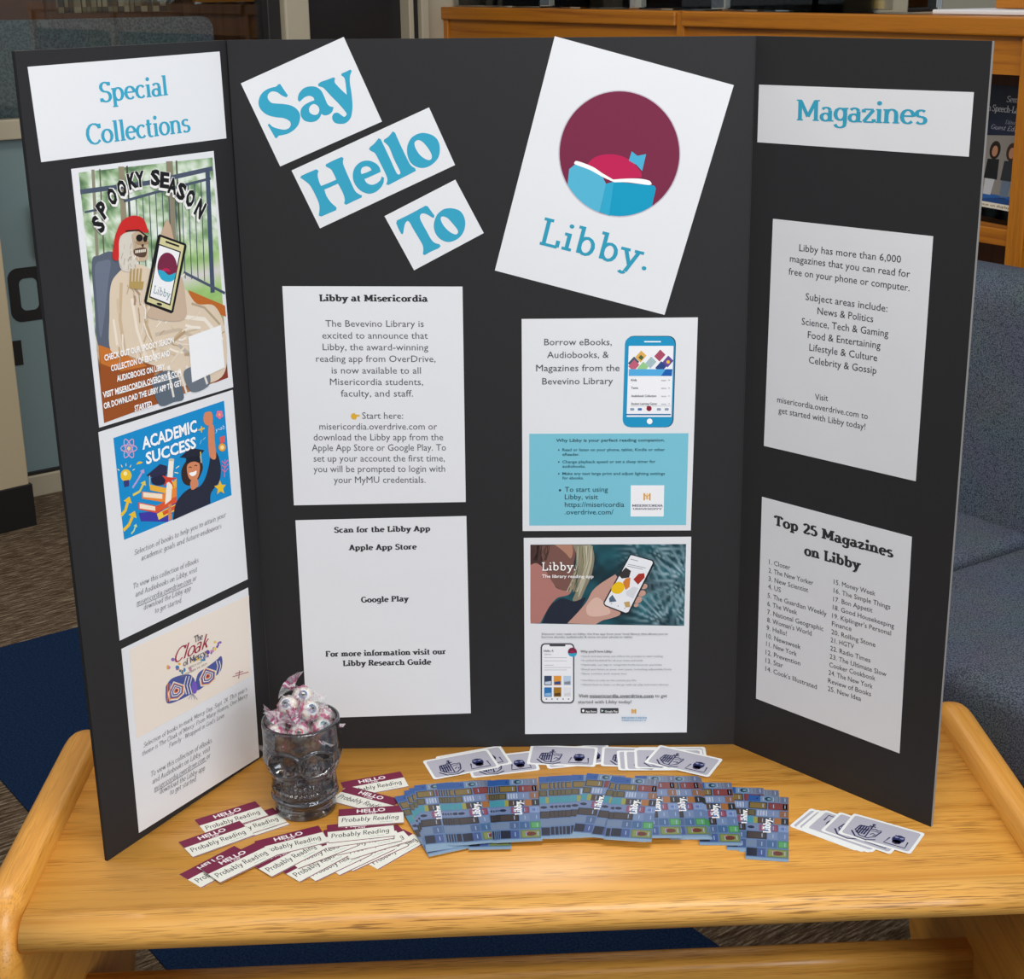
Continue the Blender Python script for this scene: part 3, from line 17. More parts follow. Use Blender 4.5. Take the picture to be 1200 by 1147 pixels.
"reader":{"panel":"C","size":[214.9,278.1],"c":[[0.029813,-0.00014,0.297194],[0.243971,-0.002043,0.296405],[0.243352,-0.002141,0.018644],[0.027792,-0.000226,0.018765]],"ops":[["G",[[8.4,9.2],[208.5,9.8],[208.4,123.7],[8.1,118.4]],"leafy",70,36],["S",[[8.4,9.4,1],[65.1,9.6,1],[67.5,21.9,0],[63.9,40.2,0],[65.2,61.2,0],[57.9,74.4,0],[43.1,73.0,0],[40.7,82.2,0],[33.3,95.4,0],[21.0,108.6,0],[7.9,113.9,1]],"#4a3430",[]],["S",[[8.3,37.1,1],[16.3,34.6,0],[26.1,42.5,0],[37.0,58.4,0],[41.9,69.0,0],[55.4,73.1,0],[65.2,69.2,0],[66.4,58.6,0],[62.8,69.1,0],[57.9,78.4,0],[44.4,82.2,0],[38.2,87.5,0],[30.8,98.1,0],[20.9,118.0,1],[8.1,118.4,1]],"#b27a72",[]],["S",[[21.3,11.1,1],[65.1,9.8,1],[66.3,21.9,0],[63.9,37.5,0],[66.4,50.7,0],[64.0,67.8,0],[52.9,73.0,0],[41.9,67.7,0],[30.9,50.4,0],[23.7,29.4,0]],"#7c574f",[]],["S",[[39.5,9.7,1],[62.1,9.8,1],[63.1,19.2,0],[60.2,28.3,0],[54.1,21.8,0],[45.6,13.9,0]],"#b5856f",[]],["S",[[62.6,9.8,1],[87.0,10.0,1],[90.7,27.3,0],[87.2,50.9,0],[79.9,69.3,0],[71.4,87.8,0],[62.8,86.4,0],[68.9,69.2,0],[70.0,48.1,0],[68.8,27.1,0]],"#8d8672",[]],["S",[[74.8,11.5,1],[85.8,10.5,1],[87.1,35.1,0],[78.7,61.3,0],[70.1,82.5,0],[73.8,58.7,0],[77.3,35.0,0]],"#b9b49c",[]],["L",[[72.4,12.0],[72.9,35.0],[67.1,56.0],[60.3,74.4]],1.01,"#938c70"],["L",[[68.9,12.0],[67.5,34.9],[61.2,55.9],[58.9,74.4]],0.5,"#6e6856"],["L",[[88.1,11.6],[87.2,32.5],[82.2,53.5]],0.76,"#938c70"],["L",[[84.8,11.5],[83.9,32.5],[78.9,53.4]],0.76,"#7f7a62"],["L",[[80.7,12.0],[79.9,35.0],[74.1,56.0],[67.1,74.5]],1.01,"#7f7a62"],["L",[[82.8,11.5],[82.0,32.4],[76.9,53.4]],1.01,"#a8a184"],["L",[[70.8,12.0],[72.7,35.0],[67.1,56.0],[57.6,74.4]],0.76,"#7f7a62"],["L",[[79.8,12.0],[81.6,35.1],[74.4,56.0],[66.7,74.5]],0.76,"#7f7a62"],["L",[[82.6,11.5],[81.7,32.4],[76.6,53.4]],1.01,"#7f7a62"],["L",[[87.5,11.6],[86.6,32.5],[81.6,53.5]],0.5,"#c9c4ae"],["L",[[69.5,12.0],[68.6,35.0],[64.9,56.0],[55.2,74.4]],0.76,"#c9c4ae"],["L",[[76.2,12.0],[77.7,35.0],[69.9,56.0],[64.6,74.5]],0.76,"#938c70"],["L",[[72.3,12.0],[72.1,35.0],[64.3,56.0],[63.8,74.4]],0.76,"#938c70"],["L",[[81.4,12.0],[80.6,35.0],[73.7,56.0],[67.2,74.5]],1.01,"#938c70"],["L",[[69.7,12.0],[70.5,35.0],[63.0,55.9],[55.2,74.4]],0.76,"#c9c4ae"],["L",[[70.1,12.0],[70.3,35.0],[63.4,55.9],[58.7,74.4]],0.76,"#a8a184"],["L",[[76.0,12.0],[75.1,35.0],[71.1,56.0],[62.9,74.4]],0.5,"#a8a184"],["L",[[80.0,12.0],[81.3,35.1],[74.7,56.0],[68.1,74.5]],1.01,"#c9c4ae"],["L",[[78.0,12.0],[80.0,35.0],[73.0,56.0],[69.2,74.5]],1.01,"#938c70"],["L",[[68.2,11.9],[67.4,34.9],[62.6,55.9],[56.0,74.4]],0.5,"#a8a184"],["L",[[87.8,11.6],[86.9,32.5],[81.9,53.5]],0.76,"#c9c4ae"],["L",[[75.0,12.0],[74.1,35.0],[67.2,56.0],[64.3,74.5]],1.01,"#7f7a62"],["L",[[80.8,12.0],[81.5,35.1],[74.6,56.0],[68.7,74.5]],1.01,"#c9c4ae"],["L",[[76.4,12.0],[77.5,35.0],[71.8,56.0],[66.2,74.5]],0.76,"#938c70"],["L",[[73.8,12.0],[73.6,35.0],[66.4,56.0],[59.3,74.4]],0.76,"#a8a184"],["L",[[75.3,12.0],[75.9,35.0],[71.1,56.0],[63.0,74.4]],0.76,"#7f7a62"],["L",[[21.7,10.0],[23.7,18.9],[18.3,30.6]],0.76,"#5c403a"],["L",[[28.7,10.1],[26.3,18.9],[28.3,30.7]],0.76,"#2c1e1c"],["L",[[15.6,10.0],[14.9,18.9],[12.2,30.6]],0.75,"#5c403a"],["L",[[26.0,10.1],[25.1,18.9],[24.0,30.7]],0.76,"#5c403a"],["L",[[29.0,10.1],[30.7,19.0],[27.6,30.7]],0.76,"#5c403a"],["L",[[17.1,10.0],[18.6,18.9],[11.8,30.6]],0.76,"#2c1e1c"],["L",[[28.6,10.1],[27.7,19.0],[27.4,30.7]],0.76,"#5c403a"],["L",[[19.6,10.0],[18.0,18.9],[17.2,30.6]],0.76,"#2c1e1c"],["L",[[17.0,10.0],[17.4,18.9],[11.8,30.6]],0.76,"#2c1e1c"],["L",[[30.4,10.1],[30.1,19.0],[25.8,30.7]],0.76,"#3a2824"],["L",[[16.7,10.0],[17.8,18.9],[15.4,30.6]],0.76,"#2c1e1c"],["L",[[23.4,10.1],[22.1,18.9],[22.7,30.7]],0.76,"#2c1e1c"],["L",[[32.7,10.1],[31.8,19.0],[28.2,30.7]],0.76,"#2c1e1c"],["L",[[18.6,10.0],[17.5,18.9],[14.2,30.6]],0.76,"#2c1e1c"],["S",[[23.4,118.0,1],[33.3,95.4,0],[48.0,83.6,0],[65.2,87.7,0],[80.0,82.5,0],[70.2,101.1,0],[57.9,119.1,1]],"#232a3a",[]],["S",[[55.9,118.6,1],[70.2,102.4,0],[81.2,87.9,0],[88.5,73.3,0],[99.5,62.8,0],[117.8,50.6,1],[121.6,59.1,0],[111.9,72.2,0],[109.5,88.1,0],[121.9,98.9,0],[124.5,106.9,0],[112.2,112.1,0],[102.3,114.7,0],[92.5,120.5,1]],"#c69a8c",[]],["S",[[81.3,94.5,0],[92.3,82.6,0],[102.1,88.0,0],[112.1,104.1,0],[94.9,109.3,0],[82.5,106.5,0]],"#ddb9aa",[]],["P",[[159.5,66.2],[159.1,65.4],[158.5,64.8],[157.8,64.3],[157.0,64.0],[156.0,63.9],[155.0,64.0],[154.1,64.3],[153.2,64.8],[152.4,65.3],[151.7,66.1],[151.3,66.9],[151.0,67.7],[151.0,68.6],[151.1,69.4],[151.5,70.1],[152.1,70.8],[152.8,71.2],[153.7,71.5],[154.6,71.6],[155.6,71.6],[156.5,71.3],[157.4,70.8],[158.2,70.2],[158.9,69.5],[159.4,68.7],[159.6,67.8],[159.6,67.0]],"#c89d8d"],["P",[[157.3,75.5],[156.8,74.6],[156.2,73.9],[155.4,73.4],[154.4,73.0],[153.3,72.9],[152.2,73.0],[151.1,73.3],[150.1,73.8],[149.2,74.5],[148.4,75.3],[147.9,76.3],[147.6,77.2],[147.5,78.2],[147.7,79.2],[148.1,80.0],[148.8,80.7],[149.6,81.2],[150.6,81.6],[151.7,81.7],[152.8,81.6],[153.9,81.3],[154.9,80.8],[155.8,80.1],[156.6,79.3],[157.1,78.4],[157.4,77.4],[157.5,76.4]],"#c89d8d"],["P",[[152.8,84.3],[152.3,83.4],[151.6,82.7],[150.7,82.1],[149.7,81.7],[148.6,81.6],[147.4,81.7],[146.2,82.0],[145.1,82.6],[144.1,83.3],[143.3,84.2],[142.8,85.2],[142.5,86.2],[142.4,87.3],[142.6,88.3],[143.0,89.2],[143.7,89.9],[144.6,90.5],[145.7,90.9],[146.8,91.0],[148.0,90.9],[149.2,90.6],[150.3,90.0],[151.2,89.3],[152.0,88.4],[152.6,87.4],[152.9,86.4],[153.0,85.3]],"#c89d8d"],["P",[[148.3,92.6],[148.0,92.1],[147.6,91.6],[147.1,91.3],[146.5,91.1],[145.8,91.0],[145.1,91.0],[144.4,91.2],[143.8,91.5],[143.2,92.0],[142.8,92.5],[142.4,93.1],[142.2,93.7],[142.2,94.3],[142.3,94.9],[142.6,95.4],[143.0,95.9],[143.5,96.2],[144.1,96.4],[144.8,96.5],[145.5,96.5],[146.2,96.2],[146.8,95.9],[147.4,95.5],[147.9,95.0],[148.2,94.4],[148.4,93.8],[148.4,93.2]],"#c89d8d"],["P",[[136.4,22.9],[140.8,23.7],[165.8,31.0],[168.3,34.7],[167.9,37.3],[136.3,104.9],[131.9,106.4],[104.7,94.7],[102.7,91.2],[103.1,88.6]],"#20252c"],["P",[[137.4,24.5],[140.8,25.0],[164.9,32.5],[166.1,35.2],[135.3,103.0],[131.9,104.3],[105.9,93.4],[104.1,90.7]],"#eef0f5"],["P",[[131.2,41.2],[138.1,46.0],[135.7,55.2],[126.4,56.5],[122.0,51.7]],"#3a3436"],["P",[[141.2,57.9],[147.9,50.0],[155.3,49.3],[155.9,55.4],[147.4,65.1]],"#a8352c"],["S",[[113.5,68.2,0],[120.4,61.2,0],[127.7,63.1,0],[129.5,71.0,0],[123.0,77.6,0],[114.3,75.4,0]],"#f0c21e",[]],["P",[[127.7,61.7],[131.3,56.5],[137.5,55.2],[136.4,68.4],[131.5,72.4]],"#d98236"],["P",[[131.5,75.0],[141.3,67.7],[147.5,69.8],[141.5,84.4],[132.8,80.3]],"#d9dce4"],["P",[[110.0,84.1],[114.4,78.8],[119.9,88.2],[110.8,89.4]],"#556a80"],["P",[[129.2,89.6],[136.6,88.3],[137.9,96.3],[131.8,96.8]],"#c4a46a"],["L",[[137.2,29.7],[147.0,32.4]],0.63,"#6b6f78"],["L",[[134.1,36.8],[157.2,42.2]],0.63,"#6b6f78"],["L",[[133.1,39.1],[153.3,44.0]],0.63,"#6b6f78"],["P",[[114.0,91.3],[114.0,91.1],[113.9,91.0],[113.8,90.8],[113.7,90.7],[113.6,90.6],[113.4,90.6],[113.2,90.5],[113.1,90.6],[112.9,90.6],[112.8,90.7],[112.7,90.8],[112.6,91.0],[112.5,91.1],[112.5,91.3],[112.5,91.5],[112.6,91.7],[112.7,91.8],[112.8,91.9],[112.9,92.0],[113.1,92.1],[113.3,92.1],[113.4,92.1],[113.6,92.0],[113.7,91.9],[113.8,91.8],[113.9,91.7],[114.0,91.5]],"#9aa0aa"],["P",[[122.6,94.7],[122.6,94.5],[122.6,94.3],[122.5,94.2],[122.4,94.0],[122.2,93.9],[122.1,93.9],[121.9,93.9],[121.7,93.9],[121.6,93.9],[121.4,94.0],[121.3,94.2],[121.2,94.3],[121.2,94.5],[121.2,94.6],[121.2,94.8],[121.2,95.0],[121.3,95.2],[121.4,95.3],[121.6,95.4],[121.7,95.4],[121.9,95.5],[122.1,95.5],[122.2,95.4],[122.4,95.3],[122.5,95.2],[122.6,95.0],[122.6,94.8]],"#9aa0aa"],["P",[[131.3,98.0],[131.3,97.8],[131.2,97.7],[131.1,97.5],[131.0,97.4],[130.9,97.3],[130.7,97.2],[130.6,97.2],[130.4,97.2],[130.2,97.3],[130.1,97.4],[130.0,97.5],[129.9,97.7],[129.8,97.8],[129.8,98.0],[129.8,98.2],[129.9,98.3],[130.0,98.5],[130.1,98.6],[130.2,98.7],[130.4,98.8],[130.6,98.8],[130.7,98.8],[130.9,98.7],[131.0,98.6],[131.1,98.5],[131.2,98.4],[131.3,98.2]],"#9aa0aa"],["T","Libby.",23.1,44.1,66.4,44.4,11.02,"slabm","#ffffff"],["T","The library reading app",23.1,54.3,89.7,55.1,4.48,"sansb","#ffffff"],["T","Discover new reads on Libby, the free app from your local library that allows you to",22.9,134.1,187.3,135.6,2.69,"sansb","#8d9096"],["T","borrow ebooks, audiobooks & more on your phone or tablet.",22.8,138.4,141.7,139.5,2.69,"sansb","#8d9096"],["T","Why you'll love Libby:",73.4,159.7,115.1,160.1,3.25,"sansb","#55575c"],["T","Quick and easy setup, you follow the prompts to start reading",75.9,166.2,181.1,167.2,2.44,"sans","#8d9096"],["P",[[74.9,165.1],[74.8,165.0],[74.8,164.9],[74.8,164.8],[74.7,164.7],[74.6,164.6],[74.5,164.6],[74.4,164.6],[74.3,164.6],[74.1,164.6],[74.1,164.7],[74.0,164.8],[73.9,164.9],[73.9,165.0],[73.9,165.1],[73.9,165.2],[73.9,165.3],[74.0,165.4],[74.1,165.5],[74.1,165.6],[74.3,165.6],[74.4,165.7],[74.5,165.6],[74.6,165.6],[74.7,165.5],[74.8,165.4],[74.8,165.4],[74.8,165.2]],"#8d9096"],["T","A unified bookshelf for all your loans and holds",75.9,172.2,155.0,173.0,2.44,"sans","#8d9096"],["P",[[74.9,171.1],[74.9,171.0],[74.8,170.8],[74.8,170.8],[74.7,170.6],[74.6,170.6],[74.5,170.6],[74.4,170.5],[74.3,170.6],[74.2,170.6],[74.1,170.6],[74.0,170.7],[73.9,170.8],[73.9,171.0],[73.9,171.1],[73.9,171.2],[73.9,171.3],[74.0,171.4],[74.1,171.5],[74.2,171.6],[74.3,171.6],[74.4,171.6],[74.5,171.6],[74.6,171.6],[74.7,171.5],[74.8,171.4],[74.8,171.3],[74.9,171.2]],"#8d9096"],["T","Optionally, use tags to categorize books however you'd like",75.9,178.4,180.1,179.5,2.45,"sans","#8d9096"],["P",[[74.9,177.3],[74.9,177.2],[74.9,177.1],[74.8,177.0],[74.7,176.9],[74.6,176.8],[74.5,176.8],[74.4,176.8],[74.3,176.8],[74.2,176.8],[74.1,176.9],[74.0,177.0],[74.0,177.1],[73.9,177.2],[73.9,177.3],[73.9,177.4],[74.0,177.6],[74.0,177.7],[74.1,177.8],[74.2,177.8],[74.3,177.8],[74.4,177.9],[74.5,177.8],[74.6,177.8],[74.7,177.8],[74.8,177.7],[74.9,177.6],[74.9,177.4]],"#8d9096"],["T","Read and listen at your own pace, including adjustable fonts",75.9,185.0,192.7,186.1,2.45,"sans","#8d9096"],["P",[[74.9,183.9],[74.9,183.8],[74.9,183.6],[74.8,183.5],[74.7,183.4],[74.7,183.4],[74.5,183.3],[74.4,183.3],[74.3,183.3],[74.2,183.4],[74.1,183.4],[74.0,183.5],[74.0,183.6],[74.0,183.7],[73.9,183.9],[74.0,184.0],[74.0,184.1],[74.0,184.2],[74.1,184.3],[74.2,184.3],[74.3,184.4],[74.4,184.4],[74.5,184.4],[74.7,184.4],[74.7,184.3],[74.8,184.2],[74.9,184.1],[74.9,184.0]],"#8d9096"],["T","Save comics and more too",75.9,191.2,134.1,191.8,2.46,"sans","#8d9096"],["P",[[74.9,190.1],[74.9,190.0],[74.9,189.9],[74.8,189.8],[74.7,189.7],[74.7,189.6],[74.5,189.6],[74.4,189.6],[74.3,189.6],[74.2,189.6],[74.2,189.7],[74.1,189.8],[74.0,189.9],[74.0,190.0],[74.0,190.1],[74.0,190.2],[74.0,190.4],[74.1,190.5],[74.2,190.6],[74.2,190.6],[74.4,190.6],[74.5,190.7],[74.6,190.6],[74.7,190.6],[74.8,190.6],[74.9,190.5],[74.9,190.4],[74.9,190.2]],"#8d9096"],["T","Use filters to only see the content you like",76.0,200.8,146.7,201.5,2.46,"sans","#8d9096"],["P",[[75.0,199.7],[75.0,199.6],[74.9,199.4],[74.9,199.4],[74.8,199.3],[74.7,199.2],[74.6,199.2],[74.5,199.1],[74.4,199.2],[74.3,199.2],[74.2,199.2],[74.1,199.4],[74.0,199.4],[74.0,199.6],[74.0,199.7],[74.0,199.8],[74.0,199.9],[74.1,200.0],[74.2,200.1],[74.3,200.2],[74.4,200.2],[74.5,200.2],[74.6,200.2],[74.7,200.2],[74.8,200.1],[74.9,200.0],[74.9,199.9],[75.0,199.8]],"#8d9096"],["T","Works best to listen on the go with car play and smart devices",76.0,207.1,189.3,208.3,2.47,"sans","#8d9096"],["P",[[75.0,206.0],[75.0,205.9],[75.0,205.7],[74.9,205.7],[74.8,205.5],[74.7,205.5],[74.6,205.5],[74.5,205.4],[74.4,205.5],[74.3,205.5],[74.2,205.5],[74.1,205.7],[74.1,205.7],[74.0,205.9],[74.0,206.0],[74.0,206.1],[74.1,206.2],[74.1,206.3],[74.2,206.4],[74.3,206.5],[74.4,206.5],[74.5,206.5],[74.6,206.5],[74.7,206.5],[74.8,206.4],[74.9,206.3],[75.0,206.2],[75.0,206.1]],"#8d9096"],["T","Visit",71.1,224.3,83.8,224.5,4.68,"sansb","#55575c"],["T","misericordia.overdrive.com",85.8,224.5,169.8,225.4,4.68,"sansb","#55575c"],["L",[[85.8,225.6],[169.8,226.5]],0.53,"#55575c"],["T","to get",172.0,225.4,187.9,225.6,4.68,"sans","#55575c"],["T","started with Libby today!",70.6,233.2,140.8,233.9,4.69,"sans","#55575c"],["P",[[94.7,240.6],[95.1,240.7],[95.4,240.9],[95.6,241.3],[95.7,241.7],[95.7,247.0],[95.7,247.4],[95.4,247.7],[95.1,248.0],[94.7,248.1],[74.9,247.8],[74.5,247.8],[74.2,247.5],[74.0,247.1],[73.9,246.7],[73.9,241.5],[73.9,241.1],[74.2,240.7],[74.5,240.5],[74.9,240.4]],"#3b3d42"],["T","App Store",80.2,246.2,94.5,246.4,2.77,"sansb","#ffffff"],["P",[[122.8,240.9],[123.2,241.0],[123.5,241.2],[123.7,241.6],[123.8,242.0],[123.9,247.3],[123.8,247.7],[123.6,248.1],[123.2,248.3],[122.9,248.4],[100.5,248.1],[100.1,248.0],[99.8,247.8],[99.6,247.4],[99.5,247.0],[99.5,241.8],[99.5,241.3],[99.8,241.0],[100.1,240.7],[100.5,240.7]],"#3b3d42"],["T","Google Play",105.8,246.5,122.6,246.7,2.77,"sansb","#ffffff"],["P",[[78.7,244.3],[78.6,243.8],[78.5,243.5],[78.3,243.1],[78.1,242.8],[77.8,242.5],[77.5,242.4],[77.1,242.3],[76.8,242.4],[76.5,242.5],[76.2,242.7],[76.0,243.0],[75.8,243.4],[75.7,243.8],[75.6,244.3],[75.7,244.7],[75.8,245.1],[76.0,245.5],[76.2,245.8],[76.5,246.0],[76.8,246.1],[77.2,246.2],[77.5,246.2],[77.8,246.0],[78.1,245.8],[78.3,245.5],[78.5,245.1],[78.6,244.7]],"#ffffff"],["P",[[101.2,242.6],[104.2,244.6],[101.2,246.5]],"#cfe8d8"],["P",[[141.1,242.5],[142.5,242.5],[142.6,249.2],[141.2,249.1]],"#e0a63a"],["P",[[147.2,242.6],[145.8,242.5],[145.9,249.2],[147.3,249.2]],"#e0a63a"],["L",[[142.1,243.5],[144.2,246.2],[146.3,243.5]],0.95,"#e0a63a"],["L",[[144.2,242.5],[144.2,248.5]],0.7,"#e0a63a"],["L",[[142.7,247.2],[145.7,247.2]],0.63,"#e0a63a"],["T","MISERICORDIA",128.0,256.2,162.0,256.6,2.78,"serif","#5fa0c8"],["T","UNIVERSITY",128.5,259.8,161.3,260.2,1.94,"serif","#5fa0c8"],["P",[[59.7,146.6],[61.8,147.1],[63.6,148.3],[64.7,150.3],[65.2,152.6],[65.3,227.3],[64.9,229.6],[63.7,231.6],[61.9,232.9],[59.8,233.3],[26.6,232.9],[24.5,232.5],[22.7,231.1],[21.5,229.1],[21.1,226.8],[21.3,152.2],[21.7,149.9],[22.9,148.0],[24.7,146.7],[26.8,146.3]],"#4c4e54"],["P",[[59.2,148.5],[60.8,148.8],[62.2,149.8],[63.1,151.3],[63.4,153.1],[63.6,226.7],[63.2,228.5],[62.3,230.0],[60.9,231.0],[59.3,231.4],[27.1,231.0],[25.4,230.6],[24.1,229.6],[23.1,228.1],[22.8,226.3],[23.0,152.7],[23.4,151.0],[24.3,149.5],[25.7,148.5],[27.3,148.2]],"#f3f4f8"],["P",[[52.0,147.6],[52.6,147.7],[53.1,148.1],[53.4,148.6],[53.5,149.2],[53.5,149.5],[53.4,150.1],[53.1,150.6],[52.6,151.0],[52.0,151.1],[34.2,150.9],[33.6,150.8],[33.1,150.4],[32.8,149.9],[32.7,149.3],[32.7,149.0],[32.8,148.4],[33.2,147.9],[33.6,147.5],[34.2,147.4]],"#4c4e54"],["T","Hello, R",25.3,158.1,38.1,158.3,2.7,"sansb","#55575c"],["T","Library",26.2,162.5,35.2,162.6,1.62,"sans","#8d9096"],["L",[[25.7,167.1],[55.5,167.4]],0.57,"#9a9da5"],["L",[[25.7,171.4],[55.5,171.7]],0.57,"#9a9da5"],["L",[[25.7,177.7],[38.1,177.8]],0.57,"#9a9da5"],["L",[[25.7,180.9],[60.5,181.3]],0.57,"#9a9da5"],["L",[[25.7,184.5],[55.5,184.8]],0.57,"#9a9da5"],["P",[[25.7,192.9],[35.6,193.0],[35.6,206.7],[25.6,206.6]],"#3b4a66"],["P",[[26.6,201.7],[34.6,200.6],[34.6,205.6],[26.6,205.5]],"#c8d6e4"],["P",[[38.1,193.0],[48.1,193.1],[48.1,206.8],[38.1,206.7]],"#e59a3c"],["P",[[39.1,201.8],[47.1,200.8],[47.1,205.7],[39.1,205.6]],"#324f86"],["P",[[51.0,193.2],[61.0,193.3],[61.0,206.9],[51.1,206.8]],"#bfd3e8"],["P",[[52.0,201.9],[60.0,200.9],[60.0,205.8],[52.1,205.7]],"#8a8f98"],["P",[[25.6,209.6],[35.6,209.7],[35.6,223.4],[25.6,223.3]],"#2f78b8"],["P",[[26.6,218.4],[34.6,217.4],[34.6,222.3],[26.6,222.2]],"#8fbce0"],["P",[[38.1,209.7],[48.1,209.8],[48.1,223.5],[38.1,223.4]],"#a97728"],["P",[[39.1,218.5],[47.1,217.5],[47.1,222.4],[39.1,222.3]],"#5c4220"],["P",[[51.1,209.8],[61.0,210.0],[61.1,223.7],[51.1,223.6]],"#e8eaef"],["P",[[52.1,218.6],[60.1,217.6],[60.1,222.6],[52.1,222.5]],"#d8dade"],["P",[[29.6,226.6],[29.5,226.4],[29.5,226.2],[29.3,226.0],[29.2,225.8],[29.0,225.6],[28.8,225.6],[28.6,225.5],[28.3,225.6],[28.1,225.6],[27.9,225.8],[27.8,225.9],[27.7,226.2],[27.6,226.4],[27.6,226.6],[27.6,226.9],[27.7,227.1],[27.8,227.3],[27.9,227.5],[28.1,227.6],[28.3,227.7],[28.6,227.7],[28.8,227.7],[29.0,227.6],[29.2,227.5],[29.3,227.3],[29.5,227.1],[29.5,226.9]],"#8d9096"],["P",[[36.8,226.7],[36.8,226.5],[36.7,226.3],[36.6,226.0],[36.4,225.9],[36.2,225.7],[36.0,225.6],[35.8,225.6],[35.6,225.6],[35.4,225.7],[35.2,225.9],[35.0,226.0],[34.9,226.2],[34.8,226.5],[34.8,226.7],[34.8,226.9],[34.9,227.2],[35.0,227.4],[35.2,227.6],[35.4,227.7],[35.6,227.8],[35.8,227.8],[36.0,227.8],[36.2,227.7],[36.4,227.6],[36.6,227.4],[36.7,227.2],[36.8,227.0]],"#8d9096"],["P",[[44.1,226.8],[44.0,226.6],[44.0,226.3],[43.8,226.1],[43.7,225.9],[43.5,225.8],[43.3,225.7],[43.1,225.7],[42.8,225.7],[42.6,225.8],[42.4,225.9],[42.3,226.1],[42.2,226.3],[42.1,226.5],[42.1,226.8],[42.1,227.0],[42.2,227.2],[42.3,227.5],[42.4,227.6],[42.6,227.8],[42.8,227.9],[43.1,227.9],[43.3,227.9],[43.5,227.8],[43.7,227.6],[43.8,227.5],[44.0,227.3],[44.0,227.0]],"#8d9096"],["P",[[51.6,226.9],[51.5,226.6],[51.5,226.4],[51.3,226.2],[51.2,226.0],[51.0,225.9],[50.8,225.8],[50.6,225.8],[50.3,225.8],[50.1,225.9],[49.9,226.0],[49.8,226.2],[49.7,226.4],[49.6,226.6],[49.6,226.9],[49.6,227.1],[49.7,227.3],[49.8,227.6],[49.9,227.7],[50.1,227.9],[50.3,227.9],[50.6,228.0],[50.8,227.9],[51.0,227.9],[51.2,227.7],[51.3,227.6],[51.5,227.3],[51.5,227.1]],"#8d9096"],["P",[[58.8,227.0],[58.8,226.7],[58.7,226.5],[58.6,226.3],[58.4,226.1],[58.2,226.0],[58.0,225.9],[57.8,225.8],[57.6,225.9],[57.4,226.0],[57.2,226.1],[57.0,226.3],[56.9,226.5],[56.8,226.7],[56.8,226.9],[56.8,227.2],[56.9,227.4],[57.0,227.6],[57.2,227.8],[57.4,227.9],[57.6,228.0],[57.8,228.1],[58.0,228.0],[58.2,227.9],[58.4,227.8],[58.6,227.6],[58.7,227.4],[58.8,227.2]],"#8d9096"],["P",[[68.6,159.4],[68.5,157.9],[68.0,156.5],[67.3,155.3],[66.4,154.3],[65.3,153.5],[64.0,153.0],[62.7,152.8],[61.4,153.0],[60.1,153.4],[59.0,154.2],[58.0,155.2],[57.3,156.4],[56.9,157.8],[56.7,159.3],[56.9,160.7],[57.3,162.1],[58.0,163.3],[59.0,164.4],[60.1,165.1],[61.4,165.6],[62.7,165.8],[64.0,165.7],[65.3,165.2],[66.4,164.4],[67.4,163.4],[68.1,162.2],[68.5,160.8]],"#7a2846"],["S",[[57.0,160.6,1],[62.4,161.2,0],[68.1,160.2,1],[66.9,164.2,0],[62.7,165.8,0],[58.5,164.1,0]],"#2ea9ce",[]],["P",[[65.2,159.6],[65.1,159.4],[65.1,159.2],[65.0,159.0],[64.9,158.8],[64.8,158.6],[64.6,158.4],[64.4,158.3],[64.2,158.1],[64.0,158.0],[63.7,157.9],[63.5,157.8],[63.2,157.7],[63.0,157.7],[62.7,157.7],[62.4,157.7],[62.1,157.7],[61.9,157.8],[61.6,157.9],[61.4,158.0],[61.1,158.1],[60.9,158.2],[60.7,158.4],[60.6,158.6],[60.5,158.7],[60.4,158.9],[60.3,159.1],[60.2,159.3],[60.2,159.6]],"#c21f55"]]},
"six":{"panel":"R","size":[215.4,281.0],"c":[[0.330585,-0.027406,0.70551],[0.481332,-0.181124,0.707889],[0.480356,-0.180382,0.426991],[0.329428,-0.02648,0.424415]],"ops":[["T","Libby has more than 6,000",39.8,34.2,177.5,33.3,8.09,"sans","#2f3033"],["T","magazines that you can read for",27.1,48.1,190.3,48.3,8.12,"sans","#2f3033"],["T","free on your phone or computer.",26.1,63.6,190.8,63.6,8.16,"sans","#2f3033"],["T","Subject areas include:",52.0,90.8,164.0,90.6,8.23,"sans","#2f3033"],["T","News & Politics",69.8,105.5,146.3,105.0,8.27,"sans","#2f3033"],["T","Science, Tech & Gaming",48.2,121.1,167.4,119.1,8.31,"sans","#2f3033"],["T","Food & Entertaining",57.8,136.0,158.1,134.3,8.35,"sans","#2f3033"],["T","Lifestyle & Culture",60.8,150.7,154.8,149.4,8.39,"sans","#2f3033"],["T","Celebrity & Gossip",61.0,166.1,154.8,164.3,8.43,"sans","#2f3033"],["T","Visit",72.6,209.3,91.0,207.6,7.4,"sans","#2f3033"],["T","misericordia.overdrive.com to",17.5,222.0,147.0,219.8,7.42,"sans","#2f3033"],["T","get started with Libby today!",20.0,235.0,144.5,232.8,7.45,"sans","#2f3033"]]},
